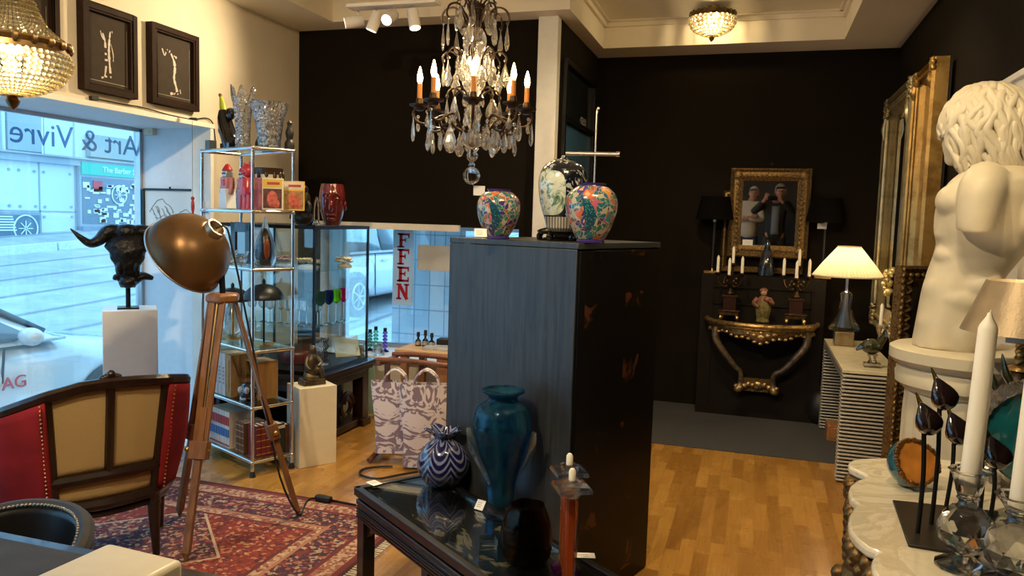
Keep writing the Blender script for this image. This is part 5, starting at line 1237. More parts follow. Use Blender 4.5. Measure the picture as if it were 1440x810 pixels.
# local x along the dark face, local y along the blue-grey face
def m_brushed():
    t = NT('brushed_blue_black_paint'); co = t.coord('Object', (1, 14, .9)); n = t.noise(co, 3.0, 7, .65, .5); n2 = t.noise(t.coord(), 2.2, 3)
    c = t.ramp(n, [(.36, (.010, .011, .013)), (.60, (.033, .038, .044))]); c = t.mix(t.math('MULTIPLY', n2, .5), c, (.022, .027, .032))
    return t.pbr(c, .40, 0, t.bump(n, .12, .004), spec=.7)
M['brushed'] = m_brushed()
def m_lacq():
    t = NT('black_lacquer_worn'); co = t.coord('Object'); v = t.noise(co, 7, 4, .6, 1.0); sp = t.n('SeparateXYZ'); t.lk(co, sp.inputs[0])
    m_ = t.math('MULTIPLY', t.math('COMPARE', t.math('FRACT', t.math('MULTIPLY', sp.outputs[2], 3.6)), .5, .22), t.math('COMPARE', t.math('FRACT', t.math('MULTIPLY_ADD', sp.outputs[0], 3.0, .12)), .5, .24))
    f = t.math('MULTIPLY', t.ramp(v, [(.56, (0, 0, 0)), (.63, (1, 1, 1))]), m_)
    return t.pbr(t.mix(f, (.0035, .003, .0026), (.085, .028, .010)), .28, 0, spec=.12)
M['lacq'] = m_lacq()
MB().box((CDp / 2, CWd / 2, CT / 2 - .02), (CDp - .012, CWd - .012, CT - .05)).build('case', M['black'], cb_)
MB().box((CDp / 2, CWd / 2, CT - .012), (CDp + .012, CWd + .012, .024)).build('top', M['brushed'], cb_, bevel=.003)
for s in (0, 1): MB().box((s * CDp, CWd / 2, CT / 2 - .01), (.012, CWd, CT - .03)).build('side_panel', M['brushed'], cb_, bevel=.002)
for s in (0, 1):
    y = -.004 if s == 0 else CWd + .004
    if s == 0:
        MB().box((CDp * .5, y, CT / 2 - .01), (CDp - .01, .016, CT - .04)).build('door', M['lacq'], cb_, bevel=.003)
    else: MB().box((CDp * .5, y, CT / 2 - .01), (CDp - .01, .016, CT - .04)).build('back_panel', M['black'], cb_)
MB().box((CDp / 2, CWd / 2, .03), (CDp + .01, CWd + .01, .06)).build('plinth_base', M['black'], cb_, bevel=.003)
# ---- jars
def m_iznik(name, seed, R, H):
    t = NT(name); co = t.coord('Object'); cs = t.coord('Object', (1, 1, 1), loc=(seed, seed * .7, seed * .3)); nv = t.n('TexNoise'); t.lk(cs, nv.inputs[0]); nv.inputs['Scale'].default_value = 20; nv.inputs['Detail'].default_value = 2
    dv = t.n('VectorMath', operation='MULTIPLY_ADD'); t.lk(nv.outputs[1], dv.inputs[0]); dv.inputs[1].default_value = (.06, .06, .06); t.lk(cs, dv.inputs[2]); V = dv.outputs[0]
    cell = t.vor(V, 52, 'F1', 1); edge = t.vor(V, 52, 'DISTANCE_TO_EDGE', 0); s1 = t.n('SeparateColor'); t.lk(cell, s1.inputs[0])
    c = t.ramp(s1.outputs[0], [(0, (.38, .34, .25)), (.12, (.02, .12, .15)), (.36, (.05, .025, .17)), (.50, (.32, .075, .03)), (.62, (.38, .345, .255)), (.72, (.03, .16, .13)), (.86, (.30, .10, .16)), (.94, (.06, .03, .05))], 'CONSTANT')
    c = t.mix(t.math('LESS_THAN', edge, .042), c, (.38, .345, .255))
    big = t.vor(V, 17, 'F1', 0); cb = t.vor(V, 17, 'F1', 1); s2 = t.n('SeparateColor'); t.lk(cb, s2.inputs[0])
    pet = t.math('MULTIPLY_ADD', t.noise(V, 60, 1), .22, .20)
    fl = t.ramp(s2.outputs[1], [(0, (.50, .13, .05)), (.3, (.07, .03, .22)), (.5, (.02, .16, .20)), (.68, (.52, .22, .08)), (.85, (.40, .10, .16))], 'CONSTANT')
    c = t.mix(t.math('LESS_THAN', big, pet), c, t.mix(t.math('LESS_THAN', big, .15), fl, (.62, .36, .18)))
    sp = t.n('SeparateXYZ'); t.lk(co, sp.inputs[0])
    w = t.math('MULTIPLY_ADD', sp.outputs[2], 2.0 / (H * .72), -(.47 * H) * 2.0 / (H * .72)); w2 = t.math('MULTIPLY', w, w)
    u = t.math('SUBTRACT', t.math('DIVIDE', sp.outputs[0], R), t.math('MULTIPLY_ADD', w2, -.34, .06))
    u = t.math('ADD', u, t.math('MULTIPLY', w, .10)); wid = t.math('MULTIPLY_ADD', w2, -.22, .22)
    leaf = t.math('MULTIPLY', t.math('LESS_THAN', t.math('ABSOLUTE', u), wid), t.math('LESS_THAN', sp.outputs[1], 0.0))
    lc = t.ramp(t.vor(cs, 110, 'F1', 0), [(.12, (.12, .34, .26)), (.30, (.012, .11, .12)), (.55, (.012, .05, .10))])
    return t.pbr(t.mix(leaf, c, lc), .16, 0, coat=.6)
m_cob = mat('cobalt_rim', (.030, .018, .13), .18, coat=.6)
def tag(par, loc, rz=0.0, rot=None):
    MB().box((0, 0, .0), (.045, .032, .0015), rz=rz, rot=rot)
def price_tag(label, loc, rot, sx=.05, sy=.035):
    t = thing('price_tag', label, 'price tag', loc, 0, None, rot)
    MB().box((0, 0, 0), (sx, sy, .0012)).build('card', M['paper'], t)
    b = MB()
    for i in range(3): b.box((-sx * .08, sy * (.2 - .2 * i), .0008), (sx * .5, sy * .06, .0006))
    b.build('ink_line', mat('grey_ink', (.35, .35, .36), .7) if 'grey_ink' not in bpy.data.materials else bpy.data.materials['grey_ink'], t); return t
def peacock_jar(label, px, pyb, pyt, wpx, D, m_, rz):
    p = at_d(px, pyb, D); s = D / FPX; h = (pyb - pyt) * s; R = wpx / 2 * s
    p.z = CT + .001
    t = thing('ceramic_jar', label, 'vase', p, rz)
    MB().shell([(R * .50, h * .05), (R * .62, h * .12), (R * .86, h * .34), (R * 1.0, h * .60), (R * .93, h * .80), (R * .66, h * .925), (R * .52, h * .95)], .006, 48, k=3).build('body', m_, t)
    MB().lathe([(0, 0), (R * .54, 0), (R * .55, h * .03), (R * .50, h * .06), (0, h * .06)], 40).build('foot_rim', m_cob, t)
    MB().lathe([(R * .53, h * .93), (R * .50, h * .96), (R * .55, h * 1.0), (R * .48, h * 1.0), (R * .45, h * .95), (R * .50, h * .93)], 40).build('neck_rim', m_cob, t)
    return t
i1, i2 = m_iznik('painted_ceramic_a', .3, .0905, .205), m_iznik('painted_ceramic_b', 1.7, .101, .23)
peacock_jar('smaller looking floral peacock jar standing alone beside a price tag on the black cabinet', 700, 329, 260, 61, 3.22, i1, .15)
peacock_jar('floral peacock jar at the cabinet corner in front of the ginger jar', 830, 338, 255, 73, 3.00, i2, .1)
g = at_d(789, 334, 3.25); s = 3.25 / FPX
gj = thing('ginger_jar', 'tall black and white ginger jar on a dark carved stand', 'vase', (g.x, g.y, CT + .001), .2)
R = 34.5 * s; hh = (318 - 222) * s; z0 = 17 * s
def m_ginger():
    t = NT('black_porcelain_peony'); co = t.coord(); n = t.n('TexNoise'); t.lk(co, n.inputs[0]); n.inputs['Scale'].default_value = 18; n.inputs['Detail'].default_value = 3; n.inputs['Distortion'].default_value = 2.5
    scroll = t.ramp(n.outputs[0], [(.56, (0, 0, 0)), (.60, (1, 1, 1))]); c = t.mix(t.math('MULTIPLY', scroll, .8), (.006, .007, .012), (.42, .45, .46))
    sp = t.n('SeparateXYZ'); t.lk(co, sp.inputs[0]); dx = t.math('MULTIPLY', t.math('ADD', sp.outputs[0], .05), 15.0); dz = t.math('MULTIPLY', t.math('SUBTRACT', sp.outputs[2], .195), 11.0)
    e = t.math('ADD', t.math('POWER', t.math('ABSOLUTE', dx), 3.2), t.math('POWER', t.math('ABSOLUTE', dz), 3.2)); front = t.math('LESS_THAN', sp.outputs[1], 0.0)
    n2 = t.noise(co, 17, 4, .65, 1.6); pan = t.ramp(n2, [(.30, (.03, .07, .06)), (.40, (.16, .26, .18)), (.47, (.52, .56, .46)), (.56, (.60, .63, .58)), (.62, (.26, .38, .44)), (.70, (.06, .12, .16))])
    fz = t.math('LESS_THAN', sp.outputs[2], .098)
    c = t.mix(t.math('MULTIPLY', t.math('LESS_THAN', e, 1.0), front), c, pan); 
    st = t.n('TexWave', wave_type='BANDS'); st.bands_direction = 'X'; t.lk(co, st.inputs[0]); st.inputs['Scale'].default_value = 26
    c = t.mix(fz, c, t.mix(st.outputs[1], (.10, .09, .08), (.48, .46, .40)))
    return t.pbr(c, .14, 0, coat=.7)
MB().shell([(R * .62, z0), (R * .68, z0 + hh * .10), (R * .86, z0 + hh * .30), (R * .98, z0 + hh * .55), (R * .98, z0 + hh * .72), (R * .82, z0 + hh * .88), (R * .50, z0 + hh * .965), (R * .34, z0 + hh * .98)], .006, 48, k=3).build('body', m_ginger(), gj)
MB().lathe([(R * .36, z0 + hh * .955), (R * .36, z0 + hh * .99), (R * .20, z0 + hh * 1.0), (R * .12, z0 + hh * 1.02), (R * .10, z0 + hh * 1.05), (0, z0 + hh * 1.055)], 32, k=2).build('lid', bpy.data.materials['black_porcelain_peony'], gj)
b = MB().lathe([(0, z0 * .45), (R * .9, z0 * .5), (R * 1.0, z0 * .75), (R * .86, z0 * .9), (R * .66, z0 + .002), (0, z0 + .002)], 40)
for k in range(6): a = k * pi / 3; b.tube([(R * .8 * cos(a), R * .8 * sin(a), z0 * .6), (R * .9 * cos(a), R * .9 * sin(a), z0 * .3), (R * .82 * cos(a), R * .82 * sin(a), 0)], .012, 8)
b.lathe([(R * .8, 0), (R * .85, .008), (R * .75, .01), (R * .7, 0)], 40).build('carved_stand', M['blackgloss'], gj)
tg = at_d(676, 322, 3.08); price_tag('white price tag propped against the floral jar that stands alone', (tg.x, tg.y, CT + .026), Euler((1.15, 0, .5)))
# ---- slim stand with horizontal bar, behind the cabinet
rp = at_y(834, 300, 4.35); rs = thing('rod_stand', 'thin chrome rod stand with a horizontal bar behind the ginger jar', 'stand', (rp.x, 4.35, 0))
zt_ = at_y(833, 156, 4.35).z; zh = at_y(834, 217, 4.35).z; xa = at_y(796, 214, 4.35).x - rp.x; xb_ = at_y(867, 217, 4.35).x - rp.x
MB().cyl((0, 0, .01), (0, 0, zt_), .006, n=10).tube([(0, 0, zt_ - .01), (.004, 0, zt_ + .01), (.012, -.02, zt_ + .012)], .007, 8).build('pole', M['steel'], rs)
MB().cyl((xa, 0, zh + .004), (xb_, 0, zh), .012, n=14).build('bar', M['steel'], rs); MB().cyl((xb_ - .002, 0, zh), (xb_ + .02, 0, zh), .016, n=14).build('bar_end', M['chrome'], rs)
MB().lathe([(0, 0), (.14, 0), (.14, .012), (.02, .02), (0, .02)], 28).build('base_plate', M['steel'], rs)
# ================================================================ low chinoiserie table
TQ = Vector((-1.517, 2.817, 0)); tu, tv_ = Vector((.80, -.60, 0)), Vector((.60, .80, 0)); TL, TW, TH = 1.17, .335, .47
ct = thing('low_table', 'low black lacquer table with gilt painted leaves under glass', 'table', TQ, atan2(tu.y, tu.x))
def m_chin():
    t = NT('painted_lacquer'); co = t.coord('Object', (1, 1.5, 1)); n = t.noise(co, 5.5, 4, .55, 1.2); n2 = t.noise(co, 30, 3, .6)
    f = t.ramp(n, [(.585, (0, 0, 0)), (.61, (1, 1, 1)), (.66, (1, 1, 1)), (.69, (0, 0, 0))]); g_ = t.mix(n2, (.10, .075, .035), (.30, .25, .14))
    return t.pbr(t.mix(f, (.006, .006, .007), g_), .22, 0, coat=.5)
lq = mat('black_lacquer', (.008, .008, .009), .3, coat=.35)
MB().box((TL / 2, TW / 2, TH - .028), (TL, TW, .03)).build('top', m_chin(), ct, bevel=.004)
MB().box((TL / 2, TW / 2, TH - .006), (TL - .03, TW - .03, .008)).build('glass_sheet', pane('table_glass', (.93, .96, .95), .35), ct)
r = MB()
for y in (-.012, TW + .012): r.box((TL / 2, y, TH - .018), (TL + .05, .028, .036)); r.box((TL / 2, y, TH - .055), (TL, .03, .022)); r.box((TL / 2, y * .8 + .2 * TW / 2 * (1 if y > 0 else 1) * 0 + (0.004 if y < 0 else -.004), TH - .10), (TL - .06, .03, .06))
for x in (-.012, TL + .012): r.box((x, TW / 2, TH - .018), (.028, TW + .05, .036)); r.box((x, TW / 2, TH - .055), (.03, TW, .022)); r.box((x + (.012 if x < 0 else -.012), TW / 2, TH - .10), (.03, TW - .04, .06))
r.build('rail', lq, ct, bevel=.004)
gv = MB()
for k in range(4): gv.box((TL / 2, -.030, TH - .078 - k * .012), (TL - .03, .006, .005))
gv.build('moulding', lq, ct)
for x in (.02, TL - .02):
    for y in (.012, TW - .012):
        MB().box((x, y, (TH - .06) / 2), (.062, .055, TH - .06)).build('leg', lq, ct, bevel=.004)
        dx = 1 if x < .5 else -1
        MB().prism([(x + dx * .03, TH - .13), (x + dx * .20, TH - .13), (x + dx * .16, TH - .15), (x + dx * .06, TH - .165), (x + dx * .03, TH - .20)], y - .012, y + .012, Matrix(((1, 0, 0, 0), (0, 0, 1, 0), (0, 1, 0, 0), (0, 0, 0, 1)))).build('bracket', lq, ct)
def tp(px, py): return at_z(px, py, TH - .002)
# ---- combed blue and white vase
p = tp(623, 680); s = (p - CAM).length / FPX * .97
def m_combed():
    t = NT('combed_blue_glass'); co = t.coord(); sp = t.n('SeparateXYZ'); t.lk(co, sp.inputs[0])
    an_ = t.math('ARCTAN2', sp.outputs[1], sp.outputs[0]); w = t.math('ABSOLUTE', t.math('SINE', t.math('MULTIPLY', an_, 3.5)))
    n = t.noise(co, 20, 2); z = t.math('ADD', t.math('MULTIPLY', sp.outputs[2], 30.0), t.math('MULTIPLY', w, 1.5)); z = t.math('ADD', z, t.math('MULTIPLY', n, .25))
    f = t.ramp(t.math('FRACT', z), [(.0, (0, 0, 0)), (.08, (1, 1, 1)), (.36, (1, 1, 1)), (.46, (0, 0, 0))])
    return t.pbr(t.mix(f, (.008, .008, .060), (.17, .20, .32)), .08, 0, coat=.9)
hv_ = 78 * s; Rv = 37 * s
cv = thing('combed_vase', 'round blue vase combed with pale waves and a ruffled rim', 'vase', p)
o = MB().shell([(Rv * .55, 0), (Rv * .70, hv_ * .05), (Rv * .98, hv_ * .28), (Rv * .96, hv_ * .48), (Rv * .70, hv_ * .70), (Rv * .40, hv_ * .82), (Rv * .38, hv_ * .87), (Rv * .55, hv_ * .95), (Rv * .66, hv_ * 1.0)], .005, 48, k=3).build('body', m_combed(), cv, smooth=60)
for v in o.data.vertices:
    if v.co.z > hv_ * .86:
        a = atan2(v.co.y, v.co.x); k = (v.co.z - hv_ * .86) / (hv_ * .14); v.co.x *= 1 + .20 * k * cos(5 * a); v.co.y *= 1 + .20 * k * cos(5 * a); v.co.z += .006 * k * cos(5 * a + .5)
hb = MB()
for k in range(4): hb.ell((-Rv * .98, 0, hv_ * (.28 + .06 * k)), (.008, .006, .009), 8, 6)
hb.build('clear_edge', M['clear'], cv)
# ---- tall blue glass vase with clear wing prunts
p = tp(703, 716); D_ = proj(p)[2]; s = D_ / FPX
tv2 = thing('tall_glass_vase', 'tall teal blue glass baluster vase with clear feathered wings', 'vase', p)
Hh = 171 * s; Rr_ = 41 * s
t_ = NT('teal_glass'); g1 = t_.n('BsdfGlass'); g1.inputs[0].default_value = (.40, .62, .76, 1); g1.inputs['IOR'].default_value = 1.45; n_ = t_.noise(t_.coord('Object', (1, 1, .4)), 22, 4, .6, 1.0)
t_.lk(t_.bump(n_, .25, .004), g1.inputs['Normal']); t2 = t_.n('BsdfTransparent'); t2.inputs[0].default_value = (.30, .56, .72, 1); d1 = t_.n('BsdfPrincipled'); d1.inputs[0].default_value = (.02, .12, .20, 1); d1.inputs['Roughness'].default_value = .06
mx1 = t_.n('MixShader'); mx1.inputs[0].default_value = .4; t_.lk(g1.outputs[0], mx1.inputs[1]); t_.lk(t2.outputs[0], mx1.inputs[2]); mx2 = t_.n('MixShader'); t_.lk(t_.ramp(n_, [(.35, (.05, .05, .05)), (.75, (.40, .40, .40))]), mx2.inputs[0]); t_.lk(mx1.outputs[0], mx2.inputs[1]); t_.lk(d1.outputs[0], mx2.inputs[2]); t_.lk(mx2.outputs[0], t_.out.inputs[0])
M['teal'] = t_.m
M['wing'] = sparkle('clear_wing_glass', .3, (.9, .97, 1), .25)
MB().shell([(Rr_ * .42, .02), (Rr_ * .46, Hh * .1), (Rr_ * .52, Hh * .24), (Rr_ * .74, Hh * .44), (Rr_ * .98, Hh * .64), (Rr_ * 1.0, Hh * .74), (Rr_ * .86, Hh * .85), (Rr_ * .56, Hh * .905), (Rr_ * .50, Hh * .935), (Rr_ * .62, Hh * .975), (Rr_ * .69, Hh * .99)], .006, 48, k=3).build('vessel', M['teal'], tv2, smooth=60)
MB().lathe([(0, 0), (Rr_ * .62, 0), (Rr_ * .64, .008), (Rr_ * .45, .03), (0, .035)], 36, k=1).build('clear_foot', M['clear'], tv2)
MB().tube([(Rr_ * .69 * cos(a * pi / 20), Rr_ * .69 * sin(a * pi / 20), Hh * .99) for a in range(40)], .006, 8, 1, True).build('lip', M['teal'], tv2)
for a0 in (pi * 1.12, pi * 1.98):
    w = MB()
    for k in range(7):
        u0 = k / 7; pts = []
        for j in range(5):
            u = j / 4; z = Hh * (.68 - .035 * k - .22 * u); rr = Rr_ * interp([1.0, .98, .93, .80, .66, .56], (0.70 - z / Hh) / .45) + .006; a = a0 + .05 * k + .09 * k * u
            pts.append((rr * cos(a) * (1 + .10 * (1 - u) * (k < 4)), rr * sin(a) * (1 + .1 * (1 - u) * (k < 4)), z))
        w.tube(pts, [.009, .013, .011, .004], 6)
    w.build('clear_wing', M['wing'], tv2)
# ---- dark glass fish bowl and small glass block
p = tp(740, 785); D_ = proj(p)[2]; s = D_ / FPX
db = thing('glass_vase', 'squat smoky black glass vase at the front of the low table', 'vase', p)
MB().shell([(26 * s, 0), (32 * s, 6 * s), (36 * s, 30 * s), (33 * s, 56 * s), (26 * s, 72 * s), (24 * s, 78 * s)], .008, 36, k=3, mod=lambda q, u: 1 + .05 * cos(5 * q + 4 * u)).build('vessel', glass('smoky_glass', (.42, .33, .26), .03, 1.5, .25), db)
p = tp(685, 770); gb = solo('glass_block', MB().prism([(-.03, -.03), (.035, -.02), (.03, .03), (-.025, .035)], 0, .035), glass('grey_glass', (.75, .80, .78), .02, 1.5, .3), 'small faceted grey glass block on the low table', 'ornament', p, .4, bevel=.006)
# ---- orange crystal candlesticks
m_or = glass('amber_crystal', (1, .78, .66), 0, 1.5, .4, (1, .72, .58)); m_orr = mat('amber_core', (.78, .25, .10), .1); m_pk = glass('lilac_crystal', (.80, .45, .85), 0, 1.5, .3)
def cube_stick(label, clabel, px, py, topy, D, tint, core):
    s = D / FPX; p = at_d(px, py, D); p.z = TH - .002
    t = thing('crystal_candlestick', label, 'candlestick', p, .5); H_ = hz(p, topy) - p.z
    MB().box((0, 0, .010), (.085, .085, .02), taper=.9).build('base', m_pk, t, bevel=.004)
    b = MB().box((0, 0, .02 + (H_ - .075) / 2), (.042, .042, H_ - .075)); b.build('column', tint, t, bevel=.008, seg=1)
    MB().box((0, 0, .025 + (H_ - .075) / 2), (.018, .018, H_ - .09)).build('core', core, t)
    MB().box((0, 0, H_ - .042), (.034, .034, .02), taper=1.4).box((0, 0, H_ - .020), (.105, .105, .014), taper=.95).box((0, 0, H_ - .005), (.05, .05, .015)).build('drip_plate', M['clear'], t, bevel=.002, seg=1)
    c = thing('candle', clabel, 'candle', (p.x, p.y, p.z + H_ + .002))
    MB().lathe([(0, 0), (.011, 0), (.011, .028), (.006, .036), (0, .037)], 14).build('wax', M['wax'], c)
cube_stick('taller amber crystal candlestick with a clear square drip plate in front', 'short white candle stub in the front amber candlestick', 800, 797, 676, 2.36, m_or, m_orr)
cube_stick('amber crystal candlestick with a clear square drip plate behind the front one', 'short white candle stub in the rear amber candlestick', 796, 782, 654, 2.50, m_or, m_orr)
q = tp(523, 680); price_tag('white price tag on the far corner of the low black table', (q.x + .01, q.y, TH + .002), Euler((0, 0, -.5)), .06, .045)
q = tp(675, 717); price_tag('white price tag leaning on the foot of the tall teal vase', (q.x, q.y, TH + .018), Euler((.9, 0, -.3)), .04, .04)
q = tp(822, 783); price_tag('white price tag beside the amber crystal candlesticks', (q.x, q.y, TH + .003), Euler((0, 0, .3)), .07, .04)
# ================================================================ far wall of the back room
PY = 6.72
pa_, pb_ = at_y(982, 480, PY), at_y(1157, 480, PY)
PT = at_y(1070, 389, PY).z
pnl = thing('wall_panel', 'black boxed chimney panel carrying the gilded console table', 'panel', ((pa_.x + pb_.x) / 2, (PY + YF) / 2, 0))
PWd = pb_.x - pa_.x
m_pan = mat('black_brown_panel', (.0075, .0052, .0034), .7, var=.15, spec=.2)
MB().box((0, .002, PT / 2), (PWd, YF - PY - .006, PT)).build('box', m_pan, pnl, bevel=.004)
r = MB()
for s in (-1, 1): r.box((s * (PWd / 2 - .10), -(YF - PY) / 2 - .004, PT / 2), (.012, .012, PT - .2))
r.box((0, -(YF - PY) / 2 - .004, PT - .10), (PWd - .2, .012, .012)).box((0, -(YF - PY) / 2 - .004, PT - .24), (PWd - .2, .012, .012)).build('bead_moulding', m_pan, pnl)
# ---- hung mirror, tilted so that it shows the people by the camera
mc = at_y(1081, 300, 6.93)
mn = (CAM - at_y(1082, 277, 6.93)).normalized()
ex = Vector((0, 0, 1)).cross(mn).normalized() * 1; ey = mn.cross(ex).normalized()
mm = thing('gilded_mirror', 'gilt framed mirror on the black wall reflecting two men', 'mirror', mc)
mm.matrix_world = Matrix(((ex.x, ey.x, mn.x, mc.x), (ex.y, ey.y, mn.y, mc.y), (ex.z, ey.z, mn.z, mc.z), (0, 0, 0, 1)))
s = proj(mc)[2] / FPX; mw, mh, fw_ = 107 * s, 125 * s, 18 * s
def frame_mb(w, h, f, d=.03, n=5):
    b = MB()
    prof = [(0, 0), (0, d), (f * .12, d * 1.25), (f * .3, d * .75), (f * .6, d * .9), (f * .8, d * .55), (f, d * .2), (f, 0)]
    cs = [(-1, -1), (1, -1), (1, 1), (-1, 1)]
    vs = []
    for sx, sy in cs:
        for i, z in prof: vs.append((sx * (w / 2 - i), sy * (h / 2 - i), z))
    m_ = len(prof); fs = []
    for c in range(4):
        for k in range(m_ - 1): fs.append((c * m_ + k, ((c + 1) % 4) * m_ + k, ((c + 1) % 4) * m_ + k + 1, c * m_ + k + 1))
    b.add(vs, fs); return b
fb = frame_mb(mw, mh, fw_, .035)
fb.build('frame', M['darkgold'], mm, smooth=30)
orn = MB()
rr = random.Random(2)
for sx in (-1, 1):
    for k in range(17): orn.ell((sx * (mw / 2 - fw_ * .6), -mh / 2 + .05 + k * (mh - .1) / 16, .026), (.016, .019, .010), 8, 6)
    for k in range(15): orn.ell((-mw / 2 + .05 + k * (mw - .1) / 14, sx * (mh / 2 - fw_ * .6), .026), (.019, .016, .010), 8, 6)
    for sy in (-1, 1): orn.ell((sx * (mw / 2 - fw_ * .55), sy * (mh / 2 - fw_ * .55), .03), (.038, .038, .014), 12, 8)
orn.build('carved_ornament', M['darkgold'], mm)
MB().box((0, 0, .006), (mw - fw_ * 1.7, mh - fw_ * 1.7, .006)).build('mirror_glass', M['mirror'], mm, smooth=0)
MB().box((0, 0, -.004), (mw - .02, mh - .02, .008)).build('backing', M['black'], mm)
MB().box((-mw * .245, -mh * .335, .011), (14 * s, 8 * s, .002)).build('price_label', M['paper'], mm)
MB().tube([(0, mh / 2, 0), (0, mh / 2 + .03, 0)], .008, 6, 1).ell((0, mh / 2 + .035, .0), .012, 8, 6).build('hanger', M['blackmetal'], mm)
# gilt empty frame standing behind
fcn = at_y(1056, 318, 6.96)
t = thing('gilded_picture', 'second gilt frame showing behind the edge of the hung mirror', 'picture', (fcn.x + .10, 6.985, fcn.z - .05), 0)
bb = frame_mb(.68, .70, .05, .025); bb.build('moulding', M['darkgold'], t); t.rotation_euler = (pi / 2, 0, 0)
# ---- black shaded lamps
def black_lamp(label, px, sh0, sh1, pyb):
    Y = PY + .115; p = at_y(px, pyb, Y); p.z = PT + .002; sc = proj(p)[2] / FPX
    t = thing('table_lamp', label, 'lamp', p)
    MB().box((0, 0, .012), (22 * sc, 22 * sc * .8, .024)).build('base', M['brass'], t, bevel=.003)
    zs0, zs1 = hz(p, sh1) - PT, hz(p, sh0) - PT
    MB().cyl((0, 0, .02), (0, 0, zs0 + .01), .012, n=12).build('stem', M['black'], t)
    MB().cyl((0, 0, zs0 - .02), (0, 0, zs0 + .02), .016, n=12).build('brass_collar', M['brass'], t); MB().cyl((0, 0, .02), (0, 0, .05), .018, .010, 12).build('brass_collar', M['brass'], t)
    w0 = (sh0, 0)
    MB().lathe([(.158, zs0), (.118, zs1), (.115, zs1), (.155, zs0), (.158, zs0)], 36).build('shade', mat('black_shade', (.004, .0035, .003), .9, spec=.05) if 'black_shade' not in bpy.data.materials else bpy.data.materials['black_shade'], t)
    lamp('lamp_bulb_light', 'POINT', (0, 0, zs0 + .10), .35, WARM, parent=t, shadow_soft_size=.03)
    return t
black_lamp('black shaded lamp on the panel beyond the candelabra, away from the pleated lamp', 1001, 277, 309, 384)
black_lamp('black shaded lamp with white label on the panel nearest the pleated lamp', 1156, 279, 313, 390)
lb = bpy.data.objects[-1]
p = at_y(1156, 318, PY + .10); solo('label', MB().box((0, 0, 0), (.07, .004, .045)), M['paper'], 'white label hanging under the black shade nearest the pleated lamp', 'price tag', p)
# ---- dark teardrop vase on the panel
p = at_y(1077, 388, PY + .09); p.z = PT + .002; sc = proj(p)[2] / FPX; hh = 52 * sc
t = thing('teardrop_vase', 'dark pointed glass vase standing under the hung gilt mirror', 'vase', p)
MB().lathe([(0, 0), (.06, 0), (.066, .02), (.062, hh * .3), (.046, hh * .55), (.026, hh * .78), (.008, hh * .95), (0, hh)], 28, k=3, mod=lambda q, u: 1 + .06 * cos(3 * q + 5 * u)).build('body', mat('midnight_glass', (.02, .025, .04), .06, coat=1, var=.7, vscale=18), t)
# ---- console table
c0 = at_y(993, 447, PY); c1 = at_y(1148, 450, PY); KZ = (c0.z + c1.z) / 2 + .0; kc_ = (c0.x + c1.x) / 2 + .01; kr = (c1.x - c0.x) / 2; kd = .40
kt = thing('console_table', 'gilded half round console table with curved legs on the black panel', 'table', (kc_, PY - .024, 0))
def arc_(r, d, n=40): return [(r * cos(pi + pi * i / n), d * sin(pi + pi * i / n)) for i in range(n + 1)]
MB().prism(arc_(kr * .97, kd * .97), KZ - .012, KZ).build('top', mat('black_marble', (.012, .011, .010), .15, var=.4, vscale=6, coat=.4), kt, bevel=.003)
MB().tube([(x, y, KZ - .014) for x, y in arc_(kr, kd)], .020, 8, 1).tube([(x, y, KZ - .04) for x, y in arc_(kr * .96, kd * .96)], .014, 8, 1).build('gilt_edge', gilt('worn_gilt_edge', (.55, .36, .14), (.10, .05, .02), 30), kt)
ap = MB()
def apf(u, v):
    a = pi + pi * u; dz = .045 + .05 * max(0, cos((u - .5) * pi * 2.2)) ** 2 + .012 * cos(u * pi * 12)
    return (kr * .93 * cos(a), kd * .93 * sin(a), KZ - .045 - dz * v)
ap.grid(apf, 60, 4).build('apron', M['darkgold'], kt, solid=.02)
orn = MB(); gl2 = gilt('bright_gilt', (.62, .44, .20), (.12, .06, .02), 50)
for k in range(27):
    u = .02 + .96 * k / 26; x, y, z = apf(u, 1.0); orn.ell((x, y - .005, z), (.020, .012, .013), 8, 6)
for dx, dz, rr_ in ((0, -.10, .032), (-.05, -.085, .024), (.05, -.085, .024), (-.10, -.075, .018), (.10, -.075, .018), (0, -.065, .02)): orn.ell((dx, -kd * .96, KZ + dz), (rr_, .014, rr_ * .7), 10, 8)
orn.build('carved_shells', gl2, kt)
ft0, ft1 = at_y(1041, 545, PY - .12), at_y(1086, 549, PY - .12); fz = (ft0.z + ft1.z) / 2
for sx, fp_ in ((-1, ft0), (1, ft1)):
    a = pi + pi * (.17 if sx < 0 else .83); x0, y0 = kr * .92 * cos(a), kd * .92 * sin(a); fx_ = fp_.x - kc_
    pts = [(x0, y0, KZ - .06), (x0 * 1.01, y0 * 1.02, KZ - .16), (x0 * .80, y0 * 1.0, KZ - .27), (x0 * .55, y0 * .85, KZ - .38), (fx_ * 1.05, -.14, fz + .14), (fx_, -.12, fz + .05), (fx_ * 1.1, -.125, fz)]
    lg = MB().tube(pts, [.034, .030, .026, .022, .020, .022, .030], 10).build('leg', mat('silver_gilt', (.22, .165, .11), .38, .7, var=.5, vscale=30) if 'silver_gilt' not in bpy.data.materials else bpy.data.materials['silver_gilt'], kt)
    MB().ell((fx_ * 1.12, -.12, fz - .005), (.036, .03, .03), 12, 8).ell((fx_ * 1.25, -.13, fz + .02), (.022, .02, .02), 10, 8).build('scroll_foot', gl2, lg)
so = MB()
for k in range(9):
    u = k / 8; so.ell((( ft0.x - kc_) * (1 - u) + (ft1.x - kc_) * u, -.13, fz + .02 + .018 * sin(pi * u) - .012 * cos(u * 2 * pi * 2)), (.024, .02, .022), 10, 8)
so.ell((0, -.14, fz + .05), (.035, .02, .025), 12, 8); so.build('stretcher', gl2, kt)
